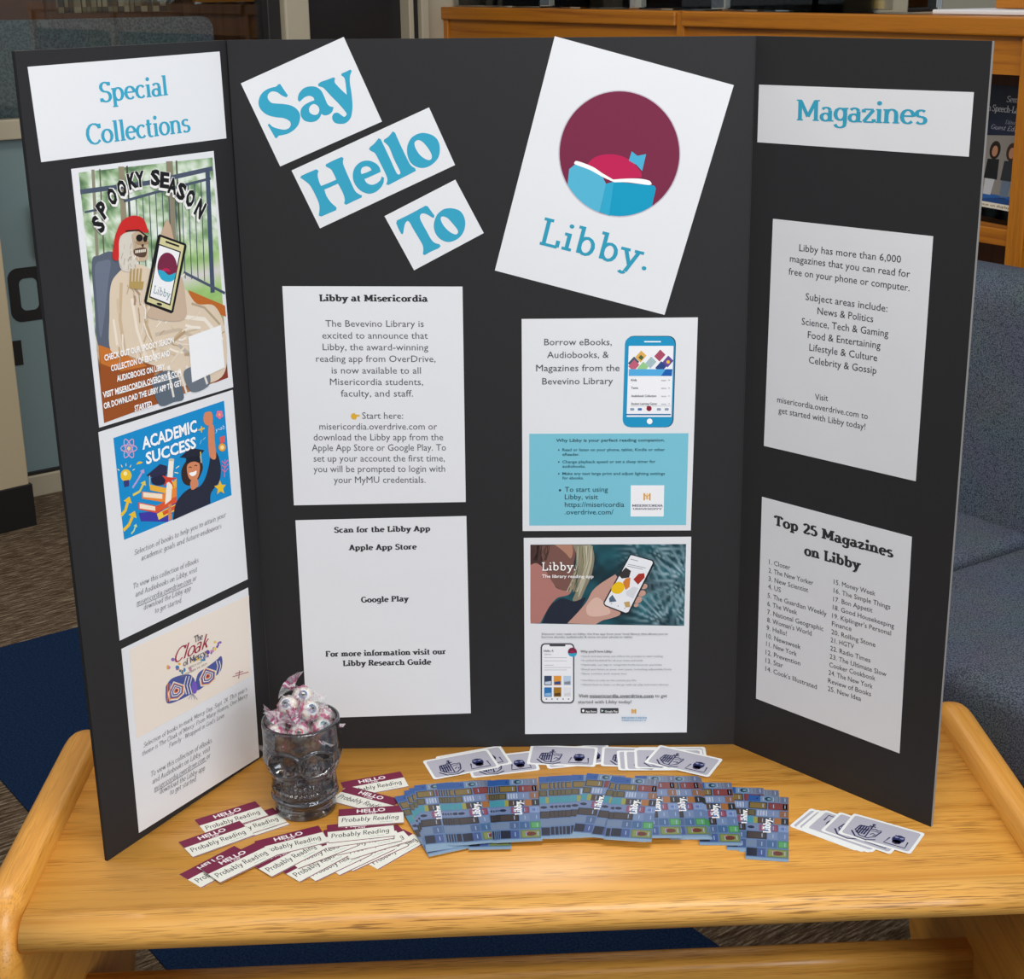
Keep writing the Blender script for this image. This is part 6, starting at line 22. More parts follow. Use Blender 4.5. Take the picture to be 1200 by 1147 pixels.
"spooky":{"panel":"L","size":[223.1,282.5],"c":[[-0.433805,-0.218098,0.793011],[-0.324268,-0.024589,0.790251],[-0.322205,-0.020956,0.50584],[-0.432401,-0.21563,0.512465]],"ops":[["G",[[9.8,4.6],[219.9,7.2],[215.0,268.9],[7.6,279.0]],"patio",60,110],["L",[[30.3,3.5],[23.0,101.3]],4.57,"#8f8b78"],["L",[[40.2,3.7],[32.9,102.7]],1.97,"#5e5c50"],["L",[[72.0,4.1],[64.7,107.2]],8.75,"#948b74"],["L",[[80.8,4.2],[73.4,108.4]],2.7,"#4c4a42"],["L",[[147.4,5.1],[140.2,117.7]],10.65,"#8d8570"],["L",[[158.9,5.3],[151.6,119.3]],2.86,"#5a584e"],["L",[[9.1,24.8],[109.3,25.5],[218.3,19.6]],5.17,"#4d586c"],["L",[[70.8,41.4],[120.1,37.0],[213.8,30.6]],3.05,"#4d586c"],["L",[[79.6,41.0],[74.2,120.1]],1.36,"#4a5566"],["L",[[89.8,40.3],[84.1,122.5]],1.37,"#4a5566"],["L",[[100.0,39.6],[94.1,124.8]],1.38,"#4a5566"],["L",[[110.4,38.9],[104.2,127.2]],1.39,"#4a5566"],["L",[[120.8,38.2],[114.3,129.5]],1.4,"#4a5566"],["L",[[131.3,37.4],[124.6,132.0]],1.41,"#4a5566"],["L",[[142.0,36.7],[135.0,134.4]],1.42,"#4a5566"],["L",[[152.7,36.0],[145.4,136.8]],1.43,"#4a5566"],["L",[[163.5,35.2],[156.0,139.3]],1.44,"#4a5566"],["L",[[174.4,34.5],[166.7,141.8]],1.45,"#4a5566"],["L",[[185.4,33.7],[177.4,144.3]],1.46,"#4a5566"],["L",[[196.6,33.0],[188.3,146.9]],1.47,"#4a5566"],["L",[[207.8,32.2],[199.3,149.5]],1.48,"#4a5566"],["L",[[209.5,18.8],[200.4,162.7]],7.42,"#46546c"],["L",[[154.3,131.8],[222.0,166.7]],3.3,"#4d586c"],["L",[[11.9,46.6],[38.8,45.5]],2.27,"#4d586c"],["S",[[14.7,100.1,0],[25.9,94.6,0],[43.7,92.8,0],[58.1,103.3,0],[54.5,128.8,0],[37.2,166.8,0],[30.6,199.3,0],[10.8,191.2,0],[12.0,145.3,0]],"#5b6474",[]],["S",[[18.4,106.3,0],[30.8,101.0,0],[42.1,104.0,0],[35.1,125.9,0],[23.7,164.5,0],[15.1,183.3,0],[15.8,145.9,0]],"#6c7688",[]],["P",[[159.4,153.2],[220.2,181.5],[220.4,194.8],[162.6,169.6]],"#c06a2a"],["P",[[11.7,190.8],[43.6,206.1],[89.4,233.0],[97.3,275.1],[7.7,278.4]],"#9a5020"],["P",[[11.7,190.8],[43.6,206.1],[81.6,228.4],[40.7,226.4],[11.8,211.8]],"#c9752e"],["P",[[182.2,263.9],[214.4,251.1],[215.0,268.9],[190.6,270.4]],"#8a3c28"],["S",[[52.2,116.9,0],[71.1,110.9,0],[96.7,117.5,0],[119.0,138.6,0],[152.0,149.6,0],[171.3,171.1,0],[202.0,179.1,0],[216.7,210.0,0],[213.6,254.1,0],[190.8,268.8,0],[132.8,263.3,0],[126.5,277.6,0],[109.9,271.0,0],[105.5,239.2,0],[82.0,225.4,0],[55.0,211.3,0],[28.4,200.3,0],[32.2,160.1,0],[38.5,129.3,0]],"#dfcdb6",[]],["L",[[54.5,128.8],[46.9,168.4],[49.5,207.2]],4.79,"#cdb595"],["L",[[67.9,148.4],[71.0,184.4],[82.4,222.5]],4.16,"#efe2d0"],["L",[[92.8,146.5],[84.8,174.9],[96.3,213.0]],3.53,"#c4a987"],["L",[[105.2,178.4],[143.4,181.8],[182.2,191.5],[210.6,221.6]],5.02,"#f1e8db"],["L",[[98.7,195.3],[137.2,196.0],[170.3,214.3],[193.9,243.9]],4.3,"#cbbba6"],["L",[[37.2,166.8],[38.9,196.4]],3.41,"#efe2d0"],["L",[[162.6,169.6],[183.9,177.8],[208.3,202.2]],2.97,"#b8a48a"],["L",[[134.8,214.0],[158.8,234.1],[173.6,259.0]],4.43,"#bdb3a8"],["L",[[114.7,234.9],[120.0,260.6],[130.8,278.5]],4.39,"#f0ece4"],["L",[[144.5,240.7],[150.1,266.8]],3.74,"#e8e2d8"],["L",[[117.1,177.0],[126.3,171.4],[142.3,166.9]],1.08,"#b79d7c"],["L",[[129.3,204.7],[137.9,200.7],[143.7,196.7]],3.3,"#c9b394"],["L",[[72.8,136.8],[80.1,145.9],[80.5,158.1]],3.12,"#a99078"],["L",[[84.3,202.5],[79.7,207.8],[80.2,216.2]],1.78,"#e8dac4"],["L",[[101.3,186.6],[111.5,180.9],[115.8,178.0]],1.07,"#f3eadc"],["L",[[66.8,208.7],[68.2,214.9],[64.3,218.0]],1.05,"#f3eadc"],["L",[[80.7,202.8],[78.0,212.4],[72.5,220.7]],1.06,"#f3eadc"],["L",[[119.2,215.4],[130.2,220.7],[140.6,224.1]],2.56,"#f3eadc"],["L",[[184.2,211.0],[198.1,211.9],[205.1,210.8]],1.14,"#e8dac4"],["L",[[114.3,159.9],[120.3,159.7],[132.0,159.2]],1.08,"#d6c3a8"],["L",[[166.3,231.9],[178.5,233.4],[194.7,233.2]],3.41,"#efe6da"],["L",[[106.6,175.2],[116.7,177.3],[124.1,182.3]],2.51,"#f3eadc"],["L",[[206.2,217.4],[208.6,213.8],[215.2,212.1]],1.16,"#a99078"],["L",[[102.1,150.5],[106.1,150.8],[115.6,151.5]],1.06,"#f3eadc"],["L",[[113.0,152.4],[127.8,155.0],[141.9,154.6]],2.51,"#a99078"],["L",[[136.8,205.2],[151.0,201.2],[168.0,201.3]],1.1,"#c9b394"],["L",[[46.3,145.2],[45.8,151.7],[46.4,161.4]],3.07,"#d6c3a8"],["L",[[199.8,208.5],[208.4,213.7],[210.4,213.8]],2.69,"#d6c3a8"],["L",[[124.3,206.4],[139.4,213.8],[154.3,216.7]],1.1,"#efe6da"],["L",[[80.7,146.8],[80.7,155.7],[86.8,162.0]],1.05,"#efe6da"],["L",[[174.9,225.1],[187.9,227.7],[207.8,230.6]],1.14,"#efe6da"],["L",[[105.2,197.4],[111.4,193.6],[113.8,193.2]],1.08,"#b79d7c"],["L",[[142.4,199.6],[153.4,197.2],[169.8,199.9]],2.59,"#f3eadc"],["L",[[116.2,184.8],[124.3,179.9],[132.3,178.5]],2.53,"#efe6da"],["L",[[73.0,211.4],[72.3,214.7],[76.2,222.6]],1.06,"#b79d7c"],["L",[[62.8,132.5],[64.5,136.0],[60.9,142.7]],1.03,"#b79d7c"],["L",[[164.9,218.2],[171.4,217.0],[177.0,211.0]],3.39,"#f3eadc"],["L",[[67.2,134.7],[72.2,141.2],[71.1,147.6]],1.04,"#b79d7c"],["L",[[94.5,160.2],[92.1,169.2],[92.2,175.3]],3.19,"#e8dac4"],["L",[[76.3,160.2],[76.8,168.6],[76.3,177.5]],1.75,"#b79d7c"],["L",[[107.5,170.4],[115.0,167.5],[126.9,163.4]],1.79,"#efe6da"],["L",[[152.0,188.0],[166.1,186.4],[177.0,181.2]],1.11,"#e8dac4"],["L",[[133.2,148.1],[141.6,138.9],[155.8,133.9]],1.81,"#efe6da"],["L",[[85.7,166.3],[86.6,173.3],[86.6,176.7]],1.76,"#f3eadc"],["L",[[84.3,186.8],[85.4,192.3],[79.7,200.4]],2.48,"#c9b394"],["L",[[124.8,189.4],[128.5,193.4],[137.2,196.5]],1.09,"#d6c3a8"],["L",[[86.7,168.9],[88.5,178.6],[84.7,184.8]],3.18,"#c9b394"],["L",[[91.5,211.5],[94.0,220.5],[96.7,226.2]],3.22,"#f3eadc"],["L",[[113.7,203.5],[126.2,211.7],[133.8,214.6]],1.09,"#b79d7c"],["L",[[85.1,158.6],[87.0,164.6],[85.0,174.6]],2.46,"#efe6da"],["L",[[41.1,198.9],[40.7,209.7],[38.0,221.5]],1.72,"#b79d7c"],["L",[[94.1,138.5],[94.2,150.7],[95.5,158.7]],1.06,"#b79d7c"],["L",[[72.3,146.1],[72.7,151.5],[71.0,156.5]],3.13,"#a99078"],["L",[[161.0,239.3],[172.9,241.9],[192.3,240.9]],1.89,"#b79d7c"],["L",[[104.0,213.9],[116.9,218.9],[128.3,223.5]],3.25,"#d6c3a8"],["L",[[83.5,171.4],[79.8,183.7],[76.4,191.3]],1.06,"#efe6da"],["L",[[129.1,172.5],[133.0,174.6],[143.4,178.1]],1.09,"#b79d7c"],["L",[[93.6,157.8],[99.4,166.6],[99.3,175.7]],2.48,"#b79d7c"],["L",[[136.4,157.9],[146.7,157.8],[150.1,160.6]],1.82,"#f3eadc"],["L",[[113.3,174.2],[125.7,177.9],[143.8,183.5]],3.24,"#c9b394"],["L",[[48.1,185.5],[46.6,196.6],[47.0,206.4]],2.42,"#efe6da"],["L",[[118.9,232.1],[129.8,224.8],[143.2,218.4]],2.57,"#e8dac4"],["L",[[173.0,203.5],[182.1,207.4],[186.3,207.3]],1.89,"#e8dac4"],["L",[[82.1,179.2],[86.2,192.7],[92.1,202.2]],1.76,"#f3eadc"],["L",[[143.1,226.6],[150.2,227.6],[164.0,230.6]],3.35,"#b79d7c"],["L",[[93.6,135.6],[94.7,144.1],[100.0,152.2]],3.17,"#d6c3a8"],["L",[[124.0,208.6],[138.4,203.2],[147.2,199.7]],3.29,"#b79d7c"],["L",[[148.4,193.0],[159.7,197.3],[174.0,200.3]],3.33,"#f3eadc"],["L",[[135.3,207.7],[140.8,209.0],[148.0,207.8]],2.58,"#f3eadc"],["S",[[87.8,244.8,0],[122.4,242.5,0],[135.5,276.4,0],[117.6,278.8,0],[94.1,276.9,0]],"#5e6a78",[]],["S",[[139.4,245.9,0],[175.2,246.7,0],[181.4,270.1,0],[149.3,273.0,0]],"#6b7580",[]],["L",[[113.9,240.9],[118.4,272.8]],3.3,"#e8e2d8"],["L",[[131.3,241.2],[140.4,272.7]],2.96,"#e8e2d8"],["L",[[167.1,238.8],[176.9,269.2]],3.41,"#e8e2d8"],["S",[[56.9,83.1,0],[68.1,74.5,0],[86.1,75.3,0],[87.8,92.9,0],[81.4,109.5,0],[72.1,118.4,0],[56.5,114.7,0],[53.8,99.9,0]],"#d9d2c6",[]],["S",[[77.6,78.6,0],[90.1,75.8,0],[100.5,84.4,0],[99.1,100.2,0],[97.1,108.8,0],[82.3,109.0,0],[76.6,100.1,0],[77.0,88.6,0]],"#c9b196",[]],["L",[[82.0,102.1],[84.4,107.6]],1.04,"#e0d8ca"],["L",[[81.8,100.8],[78.1,104.6]],1.38,"#efe9de"],["L",[[79.7,100.3],[77.5,105.5]],1.04,"#efe9de"],["L",[[80.6,91.3],[81.1,98.4]],1.03,"#a79c8a"],["L",[[79.5,84.9],[81.8,91.3]],1.03,"#a79c8a"],["L",[[68.1,110.4],[66.2,116.3]],0.69,"#a79c8a"],["L",[[67.7,79.6],[66.4,84.4]],1.02,"#e0d8ca"],["L",[[64.8,87.9],[63.3,92.9]],0.68,"#bcb3a4"],["L",[[77.4,111.8],[77.4,115.1]],1.38,"#a79c8a"],["L",[[55.9,109.0],[57.0,114.1]],0.68,"#bcb3a4"],["L",[[80.6,88.9],[83.3,92.7]],0.69,"#a79c8a"],["L",[[75.3,88.0],[72.5,93.8]],1.37,"#bcb3a4"],["L",[[70.3,97.8],[68.9,103.8]],1.03,"#e0d8ca"],["L",[[63.0,102.7],[60.5,109.8]],1.37,"#bcb3a4"],["L",[[76.7,101.2],[75.3,106.0]],0.69,"#efe9de"],["L",[[79.3,93.4],[78.7,100.0]],0.69,"#bcb3a4"],["L",[[64.8,107.2],[62.9,114.1]],0.68,"#efe9de"],["L",[[60.6,89.9],[59.7,94.4]],0.68,"#e0d8ca"],["L",[[71.0,102.2],[67.2,106.7]],1.37,"#a79c8a"],["L",[[64.0,79.2],[65.3,83.4]],0.68,"#e0d8ca"],["L",[[81.0,83.6],[78.8,86.9]],0.69,"#bcb3a4"],["L",[[72.9,101.5],[71.6,106.1]],1.38,"#a79c8a"],["L",[[73.1,95.9],[72.0,100.0]],1.37,"#bcb3a4"],["L",[[61.2,96.3],[57.1,102.9]],0.68,"#a79c8a"],["L",[[77.1,78.5],[77.9,85.6]],1.37,"#bcb3a4"],["L",[[69.5,109.3],[71.7,113.8]],0.69,"#a79c8a"],["S",[[83.1,85.9,0],[100.7,88.8,0],[100.2,92.2,0],[84.8,90.8,0]],"#a98c6e",[]],["P",[[93.5,84.3],[93.5,83.4],[93.2,82.5],[92.7,81.7],[91.9,81.0],[91.0,80.4],[89.9,79.9],[88.8,79.7],[87.6,79.7],[86.5,79.8],[85.4,80.2],[84.5,80.7],[83.8,81.3],[83.3,82.1],[83.0,83.0],[83.0,83.9],[83.3,84.8],[83.8,85.6],[84.6,86.4],[85.5,87.0],[86.5,87.4],[87.7,87.7],[88.9,87.7],[90.0,87.6],[91.1,87.2],[92.0,86.7],[92.7,86.0],[93.2,85.2]],"#1c1613"],["P",[[100.2,86.4],[100.2,85.6],[100.1,84.8],[99.8,84.1],[99.3,83.5],[98.8,83.0],[98.1,82.7],[97.4,82.5],[96.7,82.5],[96.0,82.7],[95.3,83.0],[94.7,83.5],[94.2,84.1],[93.9,84.8],[93.7,85.5],[93.7,86.3],[93.8,87.1],[94.1,87.8],[94.6,88.4],[95.1,88.9],[95.8,89.2],[96.5,89.4],[97.2,89.4],[97.9,89.2],[98.6,88.9],[99.2,88.4],[99.7,87.8],[100.0,87.1]],"#1c1613"],["S",[[90.0,91.7,0],[93.7,91.4,0],[92.4,95.0,0]],"#3a2a22",[]],["S",[[78.5,95.2,0],[95.6,95.4,0],[97.3,101.5,0],[92.2,105.7,0],[79.2,101.9,0]],"#5a4438",[]],["P",[[80.0,96.5],[82.0,96.5],[81.6,99.6],[79.5,99.6]],"#efe6d4"],["P",[[82.8,96.6],[84.8,96.6],[84.4,99.7],[82.4,99.7]],"#efe6d4"],["P",[[85.6,96.7],[87.7,96.7],[87.2,99.8],[85.2,99.8]],"#efe6d4"],["P",[[88.5,96.8],[90.5,96.8],[90.1,99.9],[88.0,99.9]],"#efe6d4"],["P",[[91.3,96.9],[93.4,96.8],[93.0,100.0],[90.9,100.0]],"#efe6d4"],["P",[[94.2,97.0],[96.3,96.9],[95.8,100.1],[93.8,100.1]],"#efe6d4"],["S",[[53.4,74.7,0],[63.8,62.5,0],[80.4,58.2,0],[96.0,62.6,0],[101.8,74.3,0],[101.9,79.6,0],[82.1,75.4,0],[63.9,76.0,0],[56.9,83.1,0],[53.4,102.7,0],[45.0,100.1,0],[48.8,84.9,0]],"#cc2a28",[]],["L",[[68.2,73.7],[88.2,75.0],[101.3,84.5]],1.7,"#1a1614"],["L",[[70.9,115.3],[66.3,136.5]],2.41,"#b59a5c"],["L",[[76.0,116.0],[71.1,137.2]],2.42,"#b59a5c"],["L",[[81.2,116.8],[75.8,137.9]],2.43,"#b59a5c"],["L",[[86.4,117.5],[80.7,138.7]],2.44,"#b59a5c"],["P",[[67.3,129.3],[88.5,132.5],[85.3,140.9],[67.8,137.3]],"#b59a5c"],["S",[[118.9,92.6,0],[128.5,74.7,0],[134.6,69.5,0],[139.7,79.0,0],[141.2,100.0,0],[127.9,104.1,0]],"#c9ab92",[]],["S",[[135.8,141.1,0],[149.3,137.1,0],[152.6,161.9,0],[147.3,185.5,0],[101.1,177.7,0],[90.0,166.8,0]],"#cbb39c",[]],["P",[[120.1,83.6],[122.9,84.6],[161.2,99.6],[162.1,102.7],[130.6,174.2],[126.9,175.4],[87.1,157.4],[85.9,154.3],[117.0,85.0]],"#15161a"],["P",[[121.4,86.7],[158.3,101.3],[127.8,171.9],[89.9,155.5]],"#d6cf9c"],["P",[[117.0,93.8],[151.9,107.4],[126.4,166.2],[93.8,151.4]],"#15161a"],["P",[[118.0,95.7],[149.7,108.0],[125.5,163.9],[96.0,150.5]],"#f4f4f6"],["L",[[128.5,93.0],[149.7,101.1]],2.14,"#15161a"],["P",[[113.5,163.1],[113.5,162.8],[113.3,162.4],[113.0,162.0],[112.4,161.5],[111.7,161.1],[110.8,160.6],[109.9,160.3],[108.9,160.0],[108.0,159.7],[107.1,159.6],[106.3,159.6],[105.6,159.6],[105.2,159.8],[104.9,160.1],[104.9,160.4],[105.0,160.8],[105.4,161.2],[106.0,161.7],[106.7,162.1],[107.5,162.6],[108.4,162.9],[109.4,163.2],[110.4,163.5],[111.3,163.6],[112.1,163.6],[112.7,163.6],[113.2,163.4]],"#15161a"],["P",[[143.2,124.2],[143.3,120.4],[142.5,116.8],[141.0,113.4],[138.9,110.4],[136.1,108.1],[132.9,106.4],[129.4,105.5],[125.8,105.4],[122.3,106.2],[119.1,107.7],[116.3,110.0],[114.0,112.8],[112.4,116.1],[111.5,119.6],[111.4,123.3],[112.1,126.9],[113.5,130.3],[115.6,133.3],[118.4,135.7],[121.5,137.4],[125.0,138.3],[128.6,138.4],[132.2,137.7],[135.5,136.2],[138.3,133.9],[140.6,131.1],[142.3,127.8]],"#7a2846"],["S",[[111.9,122.7,1],[120.8,125.1,0],[128.6,131.0,0],[140.7,129.8,1],[136.3,137.6,0],[126.7,138.6,0],[115.5,133.6,0]],"#2ea9ce",[]],["P",[[131.4,127.9],[131.5,127.6],[131.6,127.1],[131.5,126.7],[131.3,126.3],[131.1,125.9],[130.7,125.5],[130.4,125.1],[129.9,124.7],[129.4,124.3],[128.8,124.0],[128.2,123.7],[127.5,123.4],[126.8,123.1],[126.1,122.9],[125.4,122.8],[124.6,122.7],[123.9,122.6],[123.1,122.6],[122.4,122.6],[121.8,122.7],[121.2,122.8],[120.6,123.0],[120.0,123.2],[119.5,123.4],[119.2,123.7],[118.8,124.0],[118.6,124.4],[118.4,124.7]],"#c21f55"],["T","Libby.",101.0,147.2,128.3,158.7,8.56,"slabm","#8aa0a8"],["P",[[151.1,207.1],[209.1,203.0],[209.7,255.0],[150.7,261.9]],"#f4f5f7"],["T","CHECK OUT OUR SPOOKY SEASON",17.1,209.9,126.7,209.5,7.0,"sansx","#ffffff"],["T","COLLECTION OF EBOOKS AND",25.1,223.3,118.4,223.3,7.03,"sansx","#ffffff"],["T","AUDIOBOOKS ON LIBBY.",32.1,236.5,109.2,237.5,7.07,"sansx","#ffffff"],["T","VISIT MISERICORDIA.OVERDRIVE.COM",9.3,250.5,133.7,249.4,7.07,"sansx","#ffffff"],["T","OR DOWNLOAD THE LIBBY APP TO GET",8.8,262.9,133.0,261.8,7.09,"sansx","#ffffff"],["T","STARTED.",54.3,275.9,83.5,276.1,7.13,"sansx","#ffffff"],["L",[[30.1,250.5],[133.6,250.3]],0.69,"#ffffff"],["T","S",31.9,73.7,41.9,64.1,25.12,"sansx2","#f2f0ee"],["T","P",38.0,59.0,49.8,50.6,23.99,"sansx2","#f2f0ee"],["T","O",50.2,46.1,64.8,40.1,22.38,"sansx2","#f2f0ee"],["T","O",63.8,38.5,79.7,33.9,21.75,"sansx2","#f2f0ee"],["T","K",78.8,31.0,95.9,28.5,21.21,"sansx2","#f2f0ee"],["T","Y",88.4,29.2,106.2,29.2,20.93,"sansx2","#f2f0ee"],["T","S",111.6,29.1,129.7,31.0,21.15,"sansx2","#f2f0ee"],["T","E",125.1,32.3,143.0,36.0,21.51,"sansx2","#f2f0ee"],["T","A",135.9,38.8,153.1,44.4,22.14,"sansx2","#f2f0ee"],["T","S",148.6,45.1,164.4,53.0,23.29,"sansx2","#f2f0ee"],["T","O",161.8,53.5,176.2,62.8,24.46,"sansx2","#f2f0ee"],["T","N",176.0,65.6,188.2,76.6,26.23,"sansx2","#f2f0ee"],["T","S",31.1,71.8,39.2,64.0,21.22,"sansy","#17181b"],["T","P",37.5,57.0,47.1,50.2,20.26,"sansy","#17181b"],["T","O",50.4,44.2,62.2,39.2,18.91,"sansy","#17181b"],["T","O",64.3,36.5,77.2,32.8,18.37,"sansy","#17181b"],["T","K",79.8,29.2,93.7,27.1,17.91,"sansy","#17181b"],["T","Y",90.0,27.5,104.5,27.6,17.68,"sansy","#17181b"],["T","S",113.5,27.7,128.3,29.1,17.86,"sansy","#17181b"],["T","E",127.3,31.1,141.9,34.0,18.16,"sansy","#17181b"],["T","A",138.4,37.8,152.5,42.4,18.69,"sansy","#17181b"],["T","S",151.4,44.5,164.3,50.9,19.66,"sansy","#17181b"],["T","O",164.8,53.1,176.5,60.7,20.64,"sansy","#17181b"],["T","N",179.1,65.7,189.0,74.6,22.15,"sansy","#17181b"]]}}

T = 0.42                       # height of the table top above the floor
scene = bpy.context.scene
col = scene.collection

# ------------------------------------------------------------------ camera
cam = bpy.data.objects.new('camera', bpy.data.cameras.new('camera'))
col.objects.link(cam)
r_, u_, f_ = [Vector(v) for v in CAM['r']]
cam.matrix_world = Matrix(((r_.x, u_.x, -f_.x, CAM['loc'][0]), (r_.y, u_.y, -f_.y, CAM['loc'][1]),
                           (r_.z, u_.z, -f_.z, CAM['loc'][2] + T), (0, 0, 0, 1)))
cam.data.sensor_width = 36
cam.data.lens = CAM['f'] / 1200 * 36
cam.data.shift_x = -CAM['sx'] / 1200
cam.data.shift_y = CAM['sy'] / 1200
cam.data.clip_start = 0.02
scene.camera = cam

# ------------------------------------------------------------------ light
world = bpy.data.worlds.new('room_light'); scene.world = world; world.use_nodes = True
bg = world.node_tree.nodes['Background']
bg.inputs[0].default_value = (0.86, 0.92, 1.0, 1); bg.inputs[1].default_value = 0.42
def area(name, loc, target, sx, sy, power, color):
    l = bpy.data.lights.new(name, 'AREA'); l.shape = 'RECTANGLE'; l.size = sx; l.size_y = sy
    l.energy = power; l.color = color
    o = bpy.data.objects.new(name, l); col.objects.link(o); o.location = loc
    o.rotation_euler = (Vector(target) - Vector(loc)).to_track_quat('-Z', 'Y').to_euler(); return o
area('window_daylight', (2.3, -3.4, 1.9), (0, 0, .8), 2.4, 1.6, 74, (0.90, 0.95, 1.0))
area('ceiling_light', (0.25, -1.15, 2.75), (.25, -1.15, 0), 1.2, .6, 37, (1.0, 0.94, 0.86))
area('ceiling_light', (-0.9, 0.9, 2.75), (-.9, .9, 0), 1.2, .6, 26, (1.0, 0.9, 0.76))
area('ceiling_light', (0.6, 3.6, 2.75), (.6, 3.6, 0), 1.2, .6, 10, (1.0, 0.9, 0.76))
scene.view_settings.view_transform = 'Standard'
scene.view_settings.look = 'None'
scene.view_settings.gamma = 1
scene.view_settings.use_curve_mapping = False
scene.view_settings.exposure = 0.0
scene.cycles.max_bounces = 10
scene.cycles.transparent_max_bounces = 24
scene.cycles.transmission_bounces = 10

# ------------------------------------------------------------------ materials
def lin(c):
    if isinstance(c, str):
        c = [int(c[i:i + 2], 16) / 255 for i in (1, 3, 5)]
    return tuple(x / 12.92 if x <= .04045 else ((x + .055) / 1.055) ** 2.4 for x in c[:3])
def mat(name, c=None, rough=.6, metal=0, spec=.5, **kw):
    m = bpy.data.materials.new(name); m.use_nodes = True
    b = m.node_tree.nodes['Principled BSDF']
    if c is not None: b.inputs['Base Color'].default_value = (*lin(c), 1)
    b.inputs['Roughness'].default_value = rough; b.inputs['Metallic'].default_value = metal
    b.inputs['Specular IOR Level'].default_value = spec
    for k, v in kw.items(): b.inputs[k.replace('_', ' ')].default_value = v
    return m
def nd(m, t, **kw):
    n = m.node_tree.nodes.new(t)
    for k, v in kw.items():
        if k in n.inputs: n.inputs[k].default_value = v
        else: setattr(n, k, v)
    return n
def ln(m, a, ao, b, bi): m.node_tree.links.new(a.outputs[ao], b.inputs[bi])
def coords(m, scale=(1, 1, 1), rot=(0, 0, 0), kind='Object'):
    tc = nd(m, 'ShaderNodeTexCoord'); mp = nd(m, 'ShaderNodeMapping')
    mp.inputs['Scale'].default_value = scale; mp.inputs['Rotation'].default_value = rot
    ln(m, tc, kind, mp, 'Vector'); return mp
def ramp(m, stops):
    r = nd(m, 'ShaderNodeValToRGB'); e = r.color_ramp.elements
    while len(e) < len(stops): e.new(.5)
    for x, (p, c) in zip(e, stops):
        x.position = p; x.color = (*(lin(c) if isinstance(c, str) else c), 1)
    return r
def mix(m, fac, a, b, mode='MIX'):
    n = nd(m, 'ShaderNodeMix', data_type='RGBA', blend_type=mode)
    for idx, v in ((0, fac), (6, a), (7, b)):
        if isinstance(v, tuple) and hasattr(v[0], 'outputs'): m.node_tree.links.new(v[0].outputs[v[1]], n.inputs[idx])
        else: n.inputs[idx].default_value = v
    return (n, 2)
def base(m, src, name='Base Color'):
    m.node_tree.links.new(src[0].outputs[src[1]], m.node_tree.nodes['Principled BSDF'].inputs[name])
def bump(m, src, strength=.2, dist=.001):
    b = nd(m, 'ShaderNodeBump'); b.inputs['Strength'].default_value = strength; b.inputs['Distance'].default_value = dist
    m.node_tree.links.new(src[0].outputs[src[1]], b.inputs['Height'])
    ln(m, b, 'Normal', m.node_tree.nodes['Principled BSDF'], 'Normal')

def oak(name, axis, light='#c98f45', dark='#a86c28', pore=.5, rough=.34):
    m = mat(name, rough=rough, spec=.5)
    sc = {'x': (1.6, 60, 60), 'y': (60, 1.6, 60), 'z': (60, 60, 1.6)}[axis]
    sp = {'x': (22, 700, 700), 'y': (700, 22, 700), 'z': (700, 700, 22)}[axis]
    c1 = coords(m, sc); n1 = nd(m, 'ShaderNodeTexNoise', Scale=1.0, Detail=6, Roughness=.6, Distortion=.6); ln(m, c1, 0, n1, 'Vector')
    r1 = ramp(m, [(.32, dark), (.52, light), (.75, light)]); ln(m, n1, 0, r1, 0)
    c2 = coords(m, sp); n2 = nd(m, 'ShaderNodeTexNoise', Scale=1.0, Detail=2); ln(m, c2, 0, n2, 'Vector')
    r2 = ramp(m, [(.36, (.34, .27, .2)), (.5, (1, 1, 1))]); ln(m, n2, 0, r2, 0)
    # pores gather in bands
    n3 = nd(m, 'ShaderNodeTexNoise', Scale=.55, Detail=3); ln(m, c1, 0, n3, 'Vector')
    r3 = ramp(m, [(.4, (0, 0, 0)), (.62, (pore, pore, pore))]); ln(m, n3, 0, r3, 0)
    a = mix(m, (r3, 0), (r1, 0), mix(m, 1.0, (r1, 0), (r2, 0), 'MULTIPLY'))
    base(m, a); bump(m, (n2, 0), .12, .0005); return m
OAKX = oak('oak_table_top', 'x', '#e3a44a', '#cd8b36', .8)
OAKE = oak('oak_edge_band', 'x', '#e6ab55', '#cf8f3d', .85)
OAKY = oak('oak_end_panel', 'y', '#dc9c42', '#c48430', .45)
OAKS = oak('oak_bookcase', 'x', '#bc7416', '#9a560c', .3, .4)
OAKV = oak('oak_bookcase_upright', 'z', '#bc7416', '#9a560c', .3, .4)
DKWOOD = oak('dark_wood', 'z', '#5a3418', '#43240f', .3, .5)
PAPER = mat('white_paper', '#e6e8ec', .65, spec=.25)
_c = coords(PAPER, (9, 9, 9)); _n = nd(PAPER, 'ShaderNodeTexNoise', Scale=1.0, Detail=2); ln(PAPER, _c, 0, _n, 'Vector'); bump(PAPER, (_n, 0), .35, .004)
def ink(name, rough=.6, spec=.25, coat=0):
    m = mat(name, rough=rough, spec=spec); a = nd(m, 'ShaderNodeVertexColor', layer_name='ink'); base(m, (a, 0))
    m.node_tree.nodes['Principled BSDF'].inputs['Coat Weight'].default_value = coat; return m
INK = ink('printed_ink'); GLOSSINK = ink('glossy_print', .28, .5)
BOARD_M = mat('black_foamboard', '#262628', .58, spec=.32)
_c = coords(BOARD_M, (300, 300, 300)); _n = nd(BOARD_M, 'ShaderNodeTexNoise', Scale=1.0, Detail=2); ln(BOARD_M, _c, 0, _n, 'Vector'); bump(BOARD_M, (_n, 0), .15, .0004)
EDGE_M = mat('board_cut_edge', '#8a8784', .8)
CREAM = mat('badge_back', '#efeee6', .5)
BLUEBACK = mat('bookmark_back', '#c9dde8', .35)
FOLDM = mat('board_fold_crease', '#3c3d40', .7)
